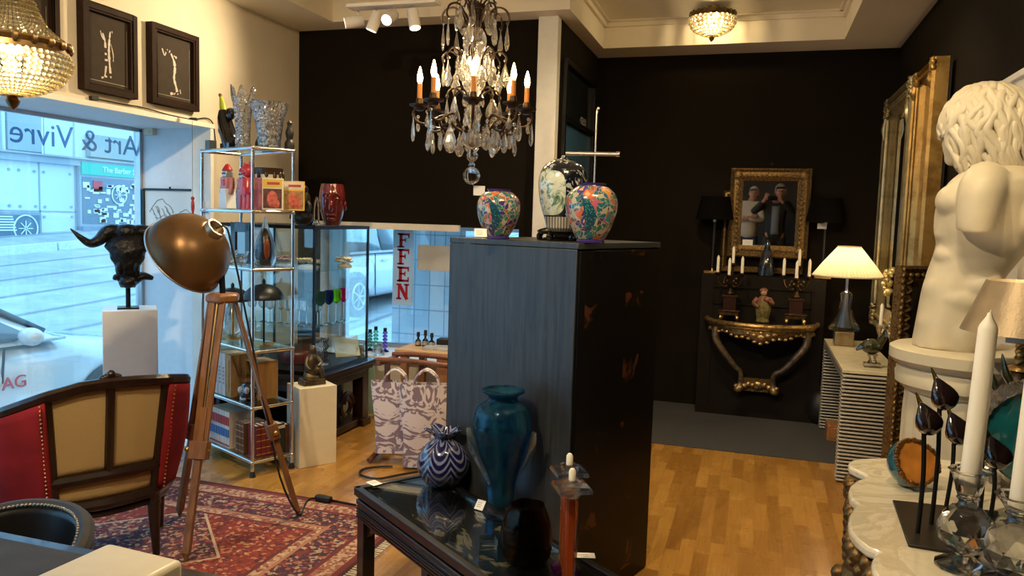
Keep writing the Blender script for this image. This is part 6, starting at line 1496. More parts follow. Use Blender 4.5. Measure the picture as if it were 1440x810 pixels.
MB().beam((ft0.x - kc_, -.06, fz + .03), (ft1.x - kc_, -.06, fz + .03), .05, .11, up=(0, 0, 1)).build('wall_bracket', M['darkgold'], kt)
# ---- candelabra and candles
m_cand = mat('bronze_brown', (.075, .045, .022), .35, .8, var=.5, vscale=30)
def candelabra(label, px, py, which):
    p = at_y(px, py, PY - .20); p.z = KZ + .002; sc = proj(p)[2] / FPX
    t = thing('candelabra', label, 'candelabra', p)
    MB().box((0, 0, .055), (.15, .12, .03)).box((0, 0, .075), (.17, .14, .012)).build('base', m_cand, t, bevel=.003)
    for sx in (-1, 1):
        for sy in (-1, 1): MB().ell((sx * .065, sy * .05, .02), (.018, .018, .022), 10, 8).cyl((sx * .06, sy * .045, .03), (sx * .06, sy * .045, .05), .012, n=8).build('foot', M['brass'], t)
    MB().box((0, 0, .135), (.10, .085, .11)).build('plinth', mat('dark_red_marble', (.03, .012, .010), .2) if 'dark_red_marble' not in bpy.data.materials else bpy.data.materials['dark_red_marble'], t, bevel=.002)
    MB().box((0, 0, .197), (.12, .10, .014)).lathe([(.03, .204), (.036, .215), (.018, .24), (.012, .26), (.028, .29), (.022, .31), (.012, .33), (.012, .36)], 20, k=2).build('stem', m_cand, t)
    ends = [(-.105, -.02), (.085, -.02), (0.01, .06), (-.012, -.095)]; zt = [.385, .385, .46, .37]
    for (x, y), z in zip(ends, zt):
        a = MB().tube([(0, 0, .30), (x * .4, y * .4, .27), (x * .85, y * .85, .30), (x, y, z - .03)], .007, 8).ell((x * .5, y * .5, .30), (.014, .012, .014), 8, 6).build('arm', m_cand, t)
        MB().lathe([(0, z - .035), (.012, z - .03), (.026, z - .012), (.028, z - .008), (.014, z - .006), (.014, z), (0, z)], 16, o=(x, y, 0)).build('drip_pan', m_cand, a)
    o_ = MB()
    for k in range(12): o_.ell((.05 * cos(k * pi / 6), .04 * sin(k * pi / 6), .315 + .02 * (k % 2)), (.013, .010, .016), 8, 6)
    o_.build('leaf_ornament', m_cand, t)
    nm = ['outer', 'inner', 'tallest rear', 'front']
    for i, ((x, y), z) in enumerate(zip(ends, zt)):
        c = thing('candle', 'white candle on the %s arm of the %s' % (['flat side', 'pleated lamp side', 'tall rear', 'front'][i], which), 'candle', (p.x + x, p.y + y, p.z + z + .001))
        MB().lathe([(0, 0), (.0125, 0), (.0115, .115), (.004, .135), (0, .137)], 14).build('wax', M['wax'], c); MB().cyl((0, 0, .135), (0, 0, .145), .0012, n=5).build('wick', M['black'], c)
candelabra('bronze candelabra with white candles on the console, away from the pleated lamp', 1025, 443, 'candelabra farther from the lamp')
candelabra('bronze candelabra with white candles on the console, nearest the pleated lamp', 1118, 446, 'candelabra nearer the lamp')
# ---- figurine
p = at_y(1072, 447, PY - .25); p.z = KZ + .002; sc = proj(p)[2] / FPX
fg = thing('porcelain_figurine', 'painted standing figurine in the middle of the gilded console', 'figurine', p)
m_f1 = mat('olive_gold_robe', (.13, .105, .035), .4, var=.5, vscale=40); m_f2 = mat('rose_brown', (.19, .075, .045), .4, var=.5, vscale=30)
MB().lathe([(0, 0), (.045, 0), (.05, .015), (.045, .03), (.052, .06), (.058, .11), (.05, .16), (.03, .19), (0, .19)], 24, k=2, mod=lambda q, u: 1 + .06 * cos(7 * q)).build('robe', m_f1, fg)
MB().tube([(0, 0, .14), (0, 0, .19), (0, 0, .215)], (.045, .042, .02), 12).tube([(-.045, 0, .19), (-.07, -.02, .15), (-.03, -.05, .13)], (.02, .018, .012), 8).tube([(.045, 0, .19), (.07, -.02, .16), (.04, -.045, .18)], (.02, .018, .012), 8).ell((.03, -.04, .19), (.03, .02, .022), 10, 8).build('torso', m_f2, fg)
MB().ell((0, 0, .24), (.026, .028, .03), 14, 10).build('head', mat('pale_porcelain', (.34, .24, .16), .3), fg); MB().ell((0, .006, .255), (.034, .032, .022), 14, 10).build('hat', m_f2, fg)
# ================================================================ striped waterfall table and its lamp
fA = at_z(1174, 677, 0); TY = fA.y; tA = at_y(1185, 519, TY); SH = tA.z; sx0 = (fA.x + tA.x) / 2; bk_ = at_z(1162, 476, SH); TYb = bk_.y + .0
sw = .34; tl_ = TYb - TY
spt = thing('striped_table', 'cream waterfall side table with black and white slatted legs', 'table', (sx0, TY, 0))
m_cr = mat('cream_table_top', (.62, .56, .40), .25, var=.08); m_slw = mat('silver_slat', (.46, .44, .40), .35, .2); m_grey2 = mat('grey_edge', (.30, .30, .30), .35, .4)
MB().box((sw / 2, tl_ / 2, SH - .012), (sw, tl_, .024)).build('top', m_cr, spt, bevel=.003)
for s in (0, 1):
    x = s * sw
    MB().prism([(0, SH - .03), (tl_, SH - .03), (tl_, SH - .10), (tl_ - .12, SH - .07), (.12, SH - .07), (0, SH - .14)], x - .010 + (.012 if s == 0 else -.012), x + .010 + (.012 if s == 0 else -.012), Matrix(((0, 0, 1, 0), (1, 0, 0, 0), (0, 1, 0, 0), (0, 0, 0, 1)))).build('side_rail', m_grey2, spt)
ns = 29
for y, nm in ((.0, 'front'), (tl_, 'back')):
    MB().box((sw / 2, y + (.05 if y == 0 else -.05), SH / 2 - .02), (sw - .03, .06, SH - .05)).build('leg_panel', M['black'], spt)
    b = MB()
    for k in range(ns): b.box((sw / 2, y + (.03 if y == 0 else -.03), .02 + k * (SH - .06) / (ns - 1)), (sw, .11, (SH - .06) / ns * .48))
    b.build('slat', m_slw, spt, bevel=.002)
lp = at_d(1197, 486, 6.0); lp = Vector((sx0 + .11, at_z(1197, 486, SH).y, SH + .002))
lt = thing('pleated_lamp', 'table lamp with pleated cream shade and bell shaped crystal body', 'lamp', lp); sc = proj(lp)[2] / FPX
Zp = lambda py: hz(lp, py) - lp.z
MB().box((0, 0, Zp(466) / 2), (.135, .135, Zp(466))).build('base_block', gilt('champagne_block', (.45, .36, .22), (.28, .22, .13), 12, .3), lt, bevel=.004)
z0, z1 = Zp(466), Zp(411)
MB().lathe([(.07, z0), (.10, z0 + .01), (.105, z0 + .03), (.075, z0 + .08), (.05, z0 + .15), (.038, z0 + .22), (.045, z1 - .02), (.03, z1), (.012, z1 + .015)], 12, k=2, mod=lambda q, u: 1 + .05 * cos(6 * q)).build('crystal_body', M['clear'], lt, smooth=30)
MB().lathe([(0, z0 + .02), (.05, z0 + .03), (.025, z0 + .15), (.015, z1 - .02), (0, z1)], 12).build('crystal_core', mat('blue_grey_crystal', (.20, .23, .30), .1, .3), lt)
MB().cyl((0, 0, z1), (0, 0, Zp(385)), .010, n=10).build('stem', M['steel'], lt)
rb_, rt_ = 46 * sc, 15 * sc; zb_, zt2 = Zp(388), Zp(347)
t_ = NT('pleated_shade'); tr = t_.n('BsdfTranslucent'); tr.inputs[0].default_value = (.95, .86, .62, 1); df = t_.n('BsdfDiffuse'); df.inputs[0].default_value = (.85, .76, .55, 1); mx = t_.n('MixShader'); mx.inputs[0].default_value = .6
t_.lk(df.outputs[0], mx.inputs[1]); t_.lk(tr.outputs[0], mx.inputs[2]); t_.lk(mx.outputs[0], t_.out.inputs[0])
b = MB().lathe([(rb_, zb_), (rb_ * .62 + rt_ * .38, zb_ + (zt2 - zb_) * .4), (rt_, zt2)], 120, mod=lambda q, u: 1 + .018 * (1 if int(q * 60 / pi + .5) % 2 else -1)); b.f = [q for q in b.f if len(q) == 4]
b.build('pleated_shade', t_.m, lt, smooth=20)
MB().tube([(rb_ * cos(a * pi / 24), rb_ * sin(a * pi / 24), zb_) for a in range(48)], .006, 6, 1, True).tube([(rt_ * cos(a * pi / 12), rt_ * sin(a * pi / 12), zt2) for a in range(24)], .005, 6, 1, True).build('shade_trim', mat('cream_trim', (.75, .66, .45), .6), lt)
lamp('lamp_bulb_light', 'POINT', (0, 0, zb_ + .06), 3.6, WARM, parent=lt, shadow_soft_size=.03)
# crystal bird holder with candle
p = at_z(1226, 516, SH); p = Vector((min(p.x, sx0 + sw - .05), p.y, SH + .002))
cb2 = thing('bird_candlestick', 'crystal candlestick with a dark glass bird on the striped table', 'candlestick', p); sc = proj(p)[2] / FPX
MB().box((0, 0, .012), (.10, .08, .024)).lathe([(.03, .024), (.02, .05), (.035, .08)], 8).build('foot', M['crystal'], cb2, smooth=0)
MB().ell((-.01, 0, .13), (.065, .045, .05), 16, 12).tube([(.03, 0, .15), (.06, 0, .20), (.06, 0, .25)], (.03, .02, .008), 8).tube([(-.06, 0, .13), (-.10, 0, .10)], (.025, .006), 8).build('glass_bird', mat('dark_olive_glass', (.03, .035, .012), .06, coat=1), cb2)
hcz = hz(p, 456) - p.z
MB().lathe([(.02, .17), (.012, .20), (.02, .23), (.014, hcz - .07), (.03, hcz - .02), (.034, hcz), (.014, hcz - .01)], 14, o=(.035, .0, 0)).build('holder', M['crystal'], cb2)
c = thing('candle', 'white candle in the crystal bird candlestick beside the pleated lamp', 'candle', (p.x + .035, p.y, p.z + hcz - .012)); ch_ = hz(p, 427) - p.z - hcz
MB().lathe([(0, 0), (.012, 0), (.011, ch_), (.003, ch_ + .015), (0, ch_ + .016)], 14).build('wax', M['wax'], c)
# black sack on the carpet and wooden block under the striped table
p = at_z(1142, 597, 0.0); solo('bag', MB().ell((0, 0, .13), (.10, .10, .15), 18, 12).ell((.02, .0, .28), (.04, .04, .05), 12, 8), M['black'], 'black bag slumped on the carpet behind the striped table', 'bag', (p.x + .05, 6.80 - .05, 0.005))
solo('wooden_block', MB().box((0, 0, .06), (.26, .2, .12)).box((0, -.102, .06), (.2, .006, .08)), WOODT, 'brown wooden block on the carpet under the striped table', 'block', (sx0 + .16, TYb - .32, .002), bevel=.004)
# ================================================================ gilded mirrors along the right wall
def big_mirror(label, y0, y1, z0, z1, f, mgold, x, ped=True):
    w, h = y1 - y0, z1 - z0
    t = thing('wall_mirror', label, 'mirror', (x, (y0 + y1) / 2, (z0 + z1) / 2)); t.rotation_euler = (pi / 2, 0, -pi / 2)
    frame_mb(w, h, f, .07).build('frame', mgold, t, smooth=30)
    b = MB()
    for s in (-1, 1):
        for k in range(3): b.tube([(s * (w / 2 - f * (.28 + .2 * k)), -h / 2 + f, .07), (s * (w / 2 - f * (.28 + .2 * k)), h / 2 - f, .07)], f * .08, 8, 1)
        b.tube([(-w / 2 + f, s * (h / 2 - f * .5), .07), (w / 2 - f, s * (h / 2 - f * .5), .07)], f * .1, 8, 1)
    b.build('fluting', mgold, t)
    MB().box((0, 0, .02), (w - 1.8 * f, h - 1.8 * f, .008)).build('mirror_glass', M['mirror'], t, smooth=0)
    MB().box((0, 0, -.008), (w - .03, h - .03, .02)).build('backing', M['black'], t)
    r_ = random.Random(4)
    for sx in (-1, 1):
        for sy in (-1, 1):
            o = MB()
            for k in range(30):
                a, d = r_.uniform(0, 2 * pi), f * .46 * sqrt((k + .5) / 30)
                o.ell((sx * (w / 2 - f * .5) + d * cos(a), sy * (h / 2 - f * .5) + d * sin(a), .078), (r_.uniform(.012, .022), r_.uniform(.012, .022), .018), 8, 6)
            o.build('corner_carving', mgold, t)
    for sx in (-1, 1): MB().tube([(sx * (w / 2 - f * .5), h / 2 - f * 1.9, .08), (sx * (w / 2 - f * .45), h / 2 - f * 1.4, .085), (sx * (w / 2 - f * .6), h / 2 - f * .9, .08)], [.004, .022, .012], 8).build('leaf_carving', mgold, t)
    return t
faded = gilt('faded_gilt', (.50, .42, .25), (.26, .22, .12), 9, .42)
big_mirror('tall faded gilt mirror with carved corners standing behind the striped table', 5.66, 6.80, .86, 2.63, .17, faded, XR - .03)
big_mirror('narrow bright gilt framed mirror beside the tall faded gilt mirror', 4.98, 5.56, .80, 2.60, .09, gilt('bright_gold', (.50, .31, .10), (.24, .13, .035), 10, .34), XR - .035)
hcl = at_x(1247, 398, XR - .10)
o = MB(); r_ = random.Random(6)
for k in range(22): o.ell((r_.uniform(-.02, .02), r_.uniform(-.07, .07), r_.uniform(-.10, .10)), r_.uniform(.012, .026), 8, 6)
solo('gilt_tassel', o, mat('pale_gilt_leaf', (.70, .55, .22), .35, .5), 'pale gilt carved tassel at the foot of the tall faded mirror', 'ornament', (XR - .09, min(hcl.y, 6.3), hcl.z))
# dark leaning frame
f0 = at_d(1239, 640, 4.35); ftop = hz(f0, 373)
lf = thing('leaning_frame', 'large dark carved gilt mirror standing on the floor behind the statue', 'mirror', (0, 0, 0))
px_a = Vector((f0.x, f0.y, 0)); dirn = Vector((.80, .60, 0)); fwid = .56
ctr = px_a + dirn * fwid / 2; lf.location = (ctr.x, ctr.y, ftop / 2 + .0); lf.rotation_euler = (pi / 2, 0, atan2(dirn.y, dirn.x))
frame_mb(fwid, ftop, .13, .05).build('frame', M['darkgold'], lf, smooth=30)
o = MB()
for sx in (-1, 1):
    for k in range(40): o.ell((sx * (fwid / 2 - .01), -ftop / 2 + .02 + k * (ftop - .04) / 39, .055), (.012, .016, .012), 8, 6)
    for k in range(26): o.tube([(sx * (fwid / 2 - .045), -ftop / 2 + .04 + k * .051, .044), (sx * (fwid / 2 - .075), -ftop / 2 + .06 + k * .051, .052), (sx * (fwid / 2 - .05), -ftop / 2 + .08 + k * .051, .044)], .010, 6)
    for k in range(12): o.ell((-fwid / 2 + .03 + k * .045, sx * (ftop / 2 - .05), .048), (.02, .016, .012), 8, 6)
o.build('carved_ornament', M['darkgold'], lf)
MB().box((0, 0, .012), (fwid - .24, ftop - .24, .006)).build('mirror_glass', M['mirror'], lf, smooth=0)
MB().box((0, 0, -.006), (fwid - .03, ftop - .03, .012)).build('backing', M['black'], lf)
# ================================================================ statue on a column pedestal
SD = 2.8; sp0 = at_d(1362, 490, SD); ss = SD / FPX
spd = thing('column_pedestal', 'cream fluted column pedestal under the statue torso', 'pedestal', (sp0.x, sp0.y, 0))
m_st = mat('ivory_plaster', (.56, .50, .37), .5, var=.12, vscale=7, bump=.08, bscale=60)
m_pd = mat('cream_stone', (.53, .48, .36), .5, var=.10, vscale=5, bump=.05, bscale=80)
pz = sp0.z
MB().lathe([(0, pz), (.245, pz), (.258, pz - .008), (.258, pz - .045), (.24, pz - .065), (.225, pz - .07), (.225, pz - .085), (.235, pz - .10), (.232, pz - .135), (.212, pz - .15), (.205, pz - .16), (0, pz - .16)], 64).build('capital', m_pd, spd)
MB().lathe([(.196, pz - .158), (.20, pz - .25), (.205, .16)], 96, mod=lambda q, u: 1 - .045 * max(0, cos(16 * q)) ** .7).build('fluted_shaft', m_pd, spd, smooth=60)
MB().lathe([(.0, .17), (.215, .17), (.24, .15), (.25, .12), (.235, .10), (.235, .085), (.26, .06), (.265, 0), (0, 0)], 64).build('base', m_pd, spd)
stt = thing('statue', 'cream plaster torso statue of a man with long curly hair', 'statue', sp0, -radians(13))
PX = lambda px, py, d=0.0: Vector(((px - 1362) * ss, d, (490 - py) * ss))
sec = [(490, 1290, 1380, 52), (450, 1294, 1384, 54), (410, 1298, 1390, 52), (385, 1303, 1400, 50), (362, 1309, 1414, 52), (345, 1312, 1424, 58), (325, 1307, 1430, 66), (300, 1307, 1434, 74), (275, 1312, 1435, 80), (258, 1322, 1433, 78), (246, 1334, 1428, 62), (238, 1345, 1418, 40), (226, 1352, 1408, 32)]
def torso(u, v):
    a = v * 2 * pi; i = u * (len(sec) - 1); P = interp([Vector(s) for s in sec], u) if False else None
    k = min(int(i), len(sec) - 2); f = i - k; f = f * f * (3 - 2 * f) * .4 + f * .6
    py, l, r_, h = [sec[k][j] * (1 - f) + sec[k + 1][j] * f for j in range(4)]
    p = PX((l + r_) / 2, py); hx, hy = (r_ - l) / 2 * ss, h * ss
    c_, s_ = cos(a), sin(a)
    x = hx * (abs(c_) ** .85) * (1 if c_ > 0 else -1); y = hy * (abs(s_) ** .85) * (1 if s_ > 0 else -1)
    return (p.x + x, y, p.z)
b = MB().grid(torso, 40, 40, cv=True)
b.add([torso(0, i / 40) for i in range(40)], [tuple(range(40))]); b.add([torso(1, i / 40) for i in range(40)], [tuple(range(40))])
def E_(px, py, d, rx, rz, ry, rot=None): b.ell(PX(px, py, d * ss), (rx * ss, ry * ss, rz * ss), 20, 14, rot)
E_(1334, 286, -34, 27, 25, 36); E_(1334, 286, 34, 27, 25, 36)                 # pectorals
for px, py, rx, rz_ in ((1334, 330, 25, 16), (1333, 360, 23, 17), (1329, 410, 30, 29), (1324, 455, 29, 32)):
    E_(px, py, -22, rx, rz_, 26); E_(px, py, 22, rx, rz_, 26)
E_(1372, 398, -40, 26, 20, 18); E_(1352, 420, -42, 34, 18, 14); E_(1372, 398, 40, 26, 20, 18)   # flank rolls
E_(1412, 290, -34, 20, 44, 32); E_(1412, 290, 34, 20, 44, 32); E_(1352, 465, -26, 30, 40, 30); E_(1352, 465, 26, 30, 40, 30)
for s_ in (-1, 1):
    b.tube([PX(1368, 258, s_ * 56 * ss), PX(1362, 272, s_ * 76 * ss), PX(1359, 300, s_ * 82 * ss), PX(1358, 326, s_ * 80 * ss)], [28 * ss, 28 * ss, 25 * ss, 22 * ss], 20, 4)
b.tube([PX(1378, 250), PX(1366, 222), PX(1352, 200)], [34 * ss, 30 * ss, 30 * ss], 16)           # neck
E_(1358, 184, 0, 42, 48, 38, Euler((0, .35, 0))); E_(1336, 205, 0, 24, 30, 26, Euler((0, .4, 0))); E_(1325, 226, 0, 12, 10, 14); E_(1320, 214, 0, 8, 5, 11); E_(1316, 202, 0, 6, 10, 6, Euler((0, .5, 0))); E_(1318, 188, 0, 10, 6, 20); E_(1328, 198, -12, 8, 6, 8); E_(1328, 198, 12, 8, 6, 8)
st_b = b.build('body', m_st, stt, smooth=180)
rm = st_b.modifiers.new('remesh', 'REMESH'); rm.mode = 'VOXEL'; rm.voxel_size = .0075; rm.use_smooth_shade = True
sm = st_b.modifiers.new('smooth', 'SMOOTH'); sm.factor = .5; sm.iterations = 6
hb = MB(); rr = random.Random(11); hc = PX(1362, 186)
hb.ell(hc, (50 * ss, 46 * ss, 54 * ss), 24, 18, Euler((0, .3, 0))); hb.tube([PX(1392, 190), PX(1402, 225), PX(1404, 250)], [40 * ss, 34 * ss, 20 * ss], 14)
nst = 40
for k in range(nst):
    th = -pi + 2 * pi * (k + .5) / nst + rr.uniform(-.05, .05)       # 0 faces +x (the back of the head), pi faces -x (the face)
    face = abs(abs(th) - pi)
    L = 1.0 if face > .55 else .72
    for lay in range(2):
        pts = []
        ph = rr.uniform(0, 6); rr_f = rr.uniform(13, 19); am = rr.uniform(4, 8) * ss
        n_ = 15
        for i in range(n_):
            u = i / (n_ - 1) * L; el = pi / 2 - u * 2.25 - lay * .12
            R = 53 + 2 * lay
            x = hc.x + (R * cos(el) * cos(th) + 10 * max(0, u - .6) * (1.3 if cos(th) > 0 else .4)) * ss; y = (R * .93) * ss * cos(el) * sin(th); z = hc.z + (R + 4) * ss * sin(el)
            if u > .72: x += (u - .72) * 60 * ss * (.9 if cos(th) > -.3 else .2); z -= (u - .72) * 62 * ss
            w = am * sin(u * rr_f + ph); pts.append((x + w * sin(th) + rr.uniform(-1, 1) * ss, y - w * cos(th), z + rr.uniform(-1.5, 1.5) * ss))
        hb.tube(pts, [4.5 * ss, 6.8 * ss, 6.4 * ss, 6.2 * ss, 4.2 * ss], 8, 3)
hb.build('hair', m_st, stt, smooth=60)
# ================================================================ marble topped console
MZ = .86
zo = [(130, 312), (95, 313), (60, 318), (42, 326), (38, 337), (45, 350), (72, 364), (102, 376), (118, 389), (100, 396), (70, 408), (46, 428), (39, 450), (45, 475), (62, 494), (77, 504), (60, 522), (42, 552), (37, 585), (45, 618), (70, 652), (115, 688), (166, 708), (148, 722), (136, 748), (140, 780), (156, 812)]
out = [tuple(at_z(x / 3 + 1180, y / 3 + 540, MZ)[:2]) for x, y in zo]
lx, ly = out[-1]
near = [(lx + .03, ly - .10), (lx + .09, ly - .17), (lx + .17, ly - .20), (lx + .20, ly - .19), (lx + .24, ly - .25), (lx + .32, ly - .29), (.99, ly - .29)]
far = [(.99, 2.80), (.62, 2.80), (.50, 2.77)]
outline = far + out + near
mtab = thing('marble_console', 'scalloped pale marble topped console with carved gilt base holding candles and glass', 'table', (0, 0, 0))
def m_marb():
    t = NT('pale_marble'); co = t.coord('Object', (1, 1, 1)); n = t.noise(co, 3.2, 8, .62, 1.8); n2 = t.noise(co, 14, 5)
    c = t.ramp(n, [(.36, (.74, .69, .54)), (.47, (.60, .54, .40)), (.52, (.78, .73, .59)), (.62, (.70, .64, .48)), (.75, (.80, .75, .61))]); c = t.mix(t.math('MULTIPLY', n2, .25), c, (.52, .46, .35))
    return t.pbr(c, .22, 0, coat=.3)
MB().prism(outline, MZ - .026, MZ).build('marble_top', m_marb(), mtab, bevel=.008, seg=3)
cen = Vector((sum(p[0] for p in outline) / len(outline), sum(p[1] for p in outline) / len(outline)))
ins = [tuple(Vector(p).lerp(cen, .09)) for p in outline]
MB().prism(ins, MZ - .11, MZ - .026).build('apron', M['darkgold'], mtab)
o = MB(); r_ = random.Random(9)
for i in range(3, len(ins) - 3):
    p, q = Vector(ins[i]), Vector(ins[i + 1])
    for k in range(2):
        c_ = p.lerp(q, k / 2); o.ell((c_.x, c_.y, MZ - .05 - .03 * (k % 2)), (.022, .022, .024), 8, 6); o.ell((c_.x, c_.y, MZ - .115), (.014, .014, .018), 8, 6)
o.build('carved_leaves', M['darkgold'], mtab)
for (x, y), (dx, dy) in (((out[18][0] + .06, out[18][1] - .04), (-1, .1)), ((out[3][0] + .08, out[3][1] - .05), (-.8, .6)), ((.90, 2.68), (.2, .4)), ((.90, 1.62), (.2, -.4)), ((near[3][0] + .02, near[3][1] + .08), (-.6, -.8))):
    lg = MB().tube([(x, y, MZ - .06), (x + dx * .035, y + dy * .035, MZ - .20), (x + dx * .02, y + dy * .02, MZ - .38), (x - dx * .05, y - dy * .05, .28), (x - dx * .06, y - dy * .06, .10), (x - dx * .02, y - dy * .02, .035), (x + dx * .015, y + dy * .015, .02)], [.055, .060, .042, .030, .026, .030, .020], 12).build('leg', M['darkgold'], mtab)
    k_ = MB()
    for j in range(7): k_.ell((x + dx * (.075 - .006 * j), y + dy * (.075 - .006 * j), MZ - .12 - j * .035), (.022 - .0015 * j,) * 3, 8, 6)
    k_.build('leg_carving', M['darkgold'], lg)
def mp(px, py): return at_z(px, py, MZ + .001)
# ---- geode bowl
p = mp(1280, 684); D_ = proj(p)[2]; s = D_ / FPX
gb = thing('geode_bowl', 'tilted glass shell bowl, blue outside and amber inside, on the marble', 'bowl', (p.x, p.y, p.z + 33 * s))
axd = Vector((.35, -.80, .42)).normalized(); q = axd.to_track_quat('Z', 'Y').to_matrix().to_4x4(); Rg = 33 * s
m_go = mat('teal_blue_shell', (.035, .12, .15), .15, coat=.7, var=.6, vscale=16); m_gi = mat('amber_shell', (.48, .19, .035), .2, coat=.6, var=.4, vscale=14); m_gr = mat('dark_gilt_rim', (.20, .10, .03), .3, .7, var=.6, vscale=50)
MB().lathe([(0, -Rg), (Rg * .45, -Rg * .9), (Rg * .8, -Rg * .6), (Rg * 1.0, -Rg * .1), (Rg * .94, Rg * .35), (Rg * .90, Rg * .36), (Rg * .92, -Rg * .05)], 36, k=2, m=q, mod=lambda a, u: 1 + .05 * cos(3 * a) * u).build('outer_shell', m_go, gb)
MB().lathe([(0, -Rg * .9), (Rg * .42, -Rg * .8), (Rg * .74, -Rg * .5), (Rg * .92, -Rg * .05), (Rg * .90, Rg * .35)], 36, k=2, m=q, mod=lambda a, u: 1 + .05 * cos(3 * a) * u).build('amber_lining', m_gi, gb)
rm_ = MB(); r_ = random.Random(3)
for k in range(46):
    a = k * 2 * pi / 46; rr2 = Rg * .93 * (1 + .05 * cos(3 * a)); v = q.to_3x3() @ Vector((rr2 * cos(a), rr2 * sin(a), Rg * .36)); rm_.ell(v, (r_.uniform(.004, .009), r_.uniform(.004, .008), r_.uniform(.005, .010)), 6, 5)
rm_.build('rough_rim', m_gr, gb)
# ---- glass tulips on an iron plate
pl4 = [mp(1255, 706), mp(1277, 769), mp(1376, 786), mp(1404, 722)]; tc = sum(pl4, Vector()) / 4
tlp = thing('tulip_sculpture', 'dark glass tulips on thin iron stems rising from an iron plate', 'sculpture', (tc.x, tc.y, MZ + .001))
MB().prism([(v.x - tc.x, v.y - tc.y) for v in pl4], 0, .007).build('base_plate', mat('gunmetal_plate', (.030, .026, .020), .45, .6), tlp, bevel=.002)
m_tl = mat('aubergine_glass', (.012, .006, .007), .06, coat=1.0, spec=.7); m_tl2 = glass('olive_tip_glass', (.45, .40, .20), .0, 1.5, .3)
for (bx, by), (hx, hy), dd in (((1290, 753), (1304, 592), 0), ((1309, 741), (1326, 557), 0), ((1330, 715), (1346, 606), 0), ((1378, 722), (1384, 628), 0), ((1393, 728), (1402, 640), 0)):
    b0 = mp(bx, by); Db = proj(b0)[2]; h0 = at_d(hx, hy, Db); sB = Db / FPX; O = Vector((tc.x, tc.y, MZ + .001)); b0, h0 = b0 - O, h0 - O
    tu_ = MB().tube([b0, b0.lerp(h0, .5) + Vector((.002, 0, 0)), h0 - Vector((0.006, 0, 12 * sB))], .0055, 8).build('stem', M['blackmetal'], tlp)
    dr_ = Vector((-.35, 0, .9)).normalized(); qq = dr_.to_track_quat('Z', 'Y').to_matrix().to_4x4(); Rt = 18 * sB
    MB().lathe([(0, -Rt * 1.1), (Rt * .6, -Rt * .98), (Rt * .98, -Rt * .35), (Rt * .84, Rt * .35), (Rt * .5, Rt * .95), (Rt * .2, Rt * 1.4), (0, Rt * 1.6)], 24, k=2, m=Matrix.Translation(h0) @ qq, mod=lambda a, u: 1 + .12 * cos(3 * a + 4 * u)).build('tulip_head', m_tl, tu_)
    tt = MB().tube([h0 + qq.to_3x3() @ Vector((-Rt * .3, 0, Rt * .6)), h0 + qq.to_3x3() @ Vector((-Rt * .5, 0, Rt * 1.4)), h0 + qq.to_3x3() @ Vector((-Rt * .8, 0, Rt * 2.2))], [.011, .006, .0015], 8)
    tt.tube([h0 + qq.to_3x3() @ Vector((-Rt * .85, 0, -Rt * .3)), h0 + qq.to_3x3() @ Vector((-Rt * 1.5, 0, -Rt * .1)), h0 + qq.to_3x3() @ Vector((-Rt * 1.7, 0, Rt * .6)), h0 + qq.to_3x3() @ Vector((-Rt * 1.45, 0, Rt * 1.0))], [.004, .0035, .003, .002], 6); tt.build('petal_tip', m_tl2, tu_)
# ---- crystal ball candlesticks with tall candles
def ball_stick(label, clabel, px, pyb, pyball, rball, pycup, pytop, lean, D):
    s = D / FPX; p = at_d(px, pyb, D); p.z = MZ + .001
    t = thing('ball_candlestick', label, 'candlestick', p); Zp = lambda py: hz(p, py) - p.z; R = rball * s; zb = Zp(pyball); zc = Zp(pycup)
    bm = bmesh.new(); bmesh.ops.create_icosphere(bm, subdivisions=2, radius=R)
    o = MB().add([(v.co.x, v.co.y, v.co.z + zb) for v in bm.verts], [tuple(v.index for v in f.verts) for f in bm.faces]); bm.free()
    o.build('crystal_ball', M['cutglass'], t, smooth=0)
    MB().lathe([(0, 0), (R * .95, 0), (R * .98, .006), (R * .55, .018), (R * .30, .03), (R * .32, zb - R * .97), (0, zb - R * .95)], 12).build('foot', M['cutglass'], t, smooth=20)
    MB().lathe([(R * .34, zb + R * .95), (R * .30, zb + R * 1.1), (R * .40, zb + R * 1.22), (R * .36, zb + R * 1.3), (R * .62, zc - .004), (R * .74, zc + .004), (R * .58, zc + .002), (R * .42, zb + R * 1.45), (0, zb + R * 1.4)], 24, k=2, mod=lambda a, u: 1 + .04 * cos(6 * a)).build('cup', M['cutglass'], t)
    z0 = zb + R * 1.42; H_ = hz(p, pytop) - p.z - z0; rc = .0205
    c = thing('candle', clabel, 'candle', (p.x, p.y, p.z + z0 + .001), 0, None, (0, lean, 0))
    MB().lathe([(0, 0), (rc * 1.0, 0), (rc * 1.0, H_ * .1), (rc * .93, H_ * .90), (rc * .80, H_ * .92), (rc * .30, H_ * .965), (rc * .2, H_ * .985), (0, H_ * .987)], 28).build('wax', M['wax'], c)
    MB().cyl((0, 0, H_ * .98), (.002, 0, H_), .0015, n=6).build('wick', M['wax'], c)
M['cutglass'] = glass('cut_glass_ball', (.97, .98, 1), 0, 1.6, .06)
ball_stick('cut crystal ball candlestick standing beside the iron plate of tulips', 'tall ivory candle standing beside the iron plate of glass tulips', 1352, 812, 744, 37, 664, 436, .030, 1.72)
ball_stick('blue tinged crystal ball candlestick nearest the corner of the marble console', 'tall ivory candle standing in front of the teal glass disc', 1424, 822, 772, 42, 700, 452, .030, 1.64)
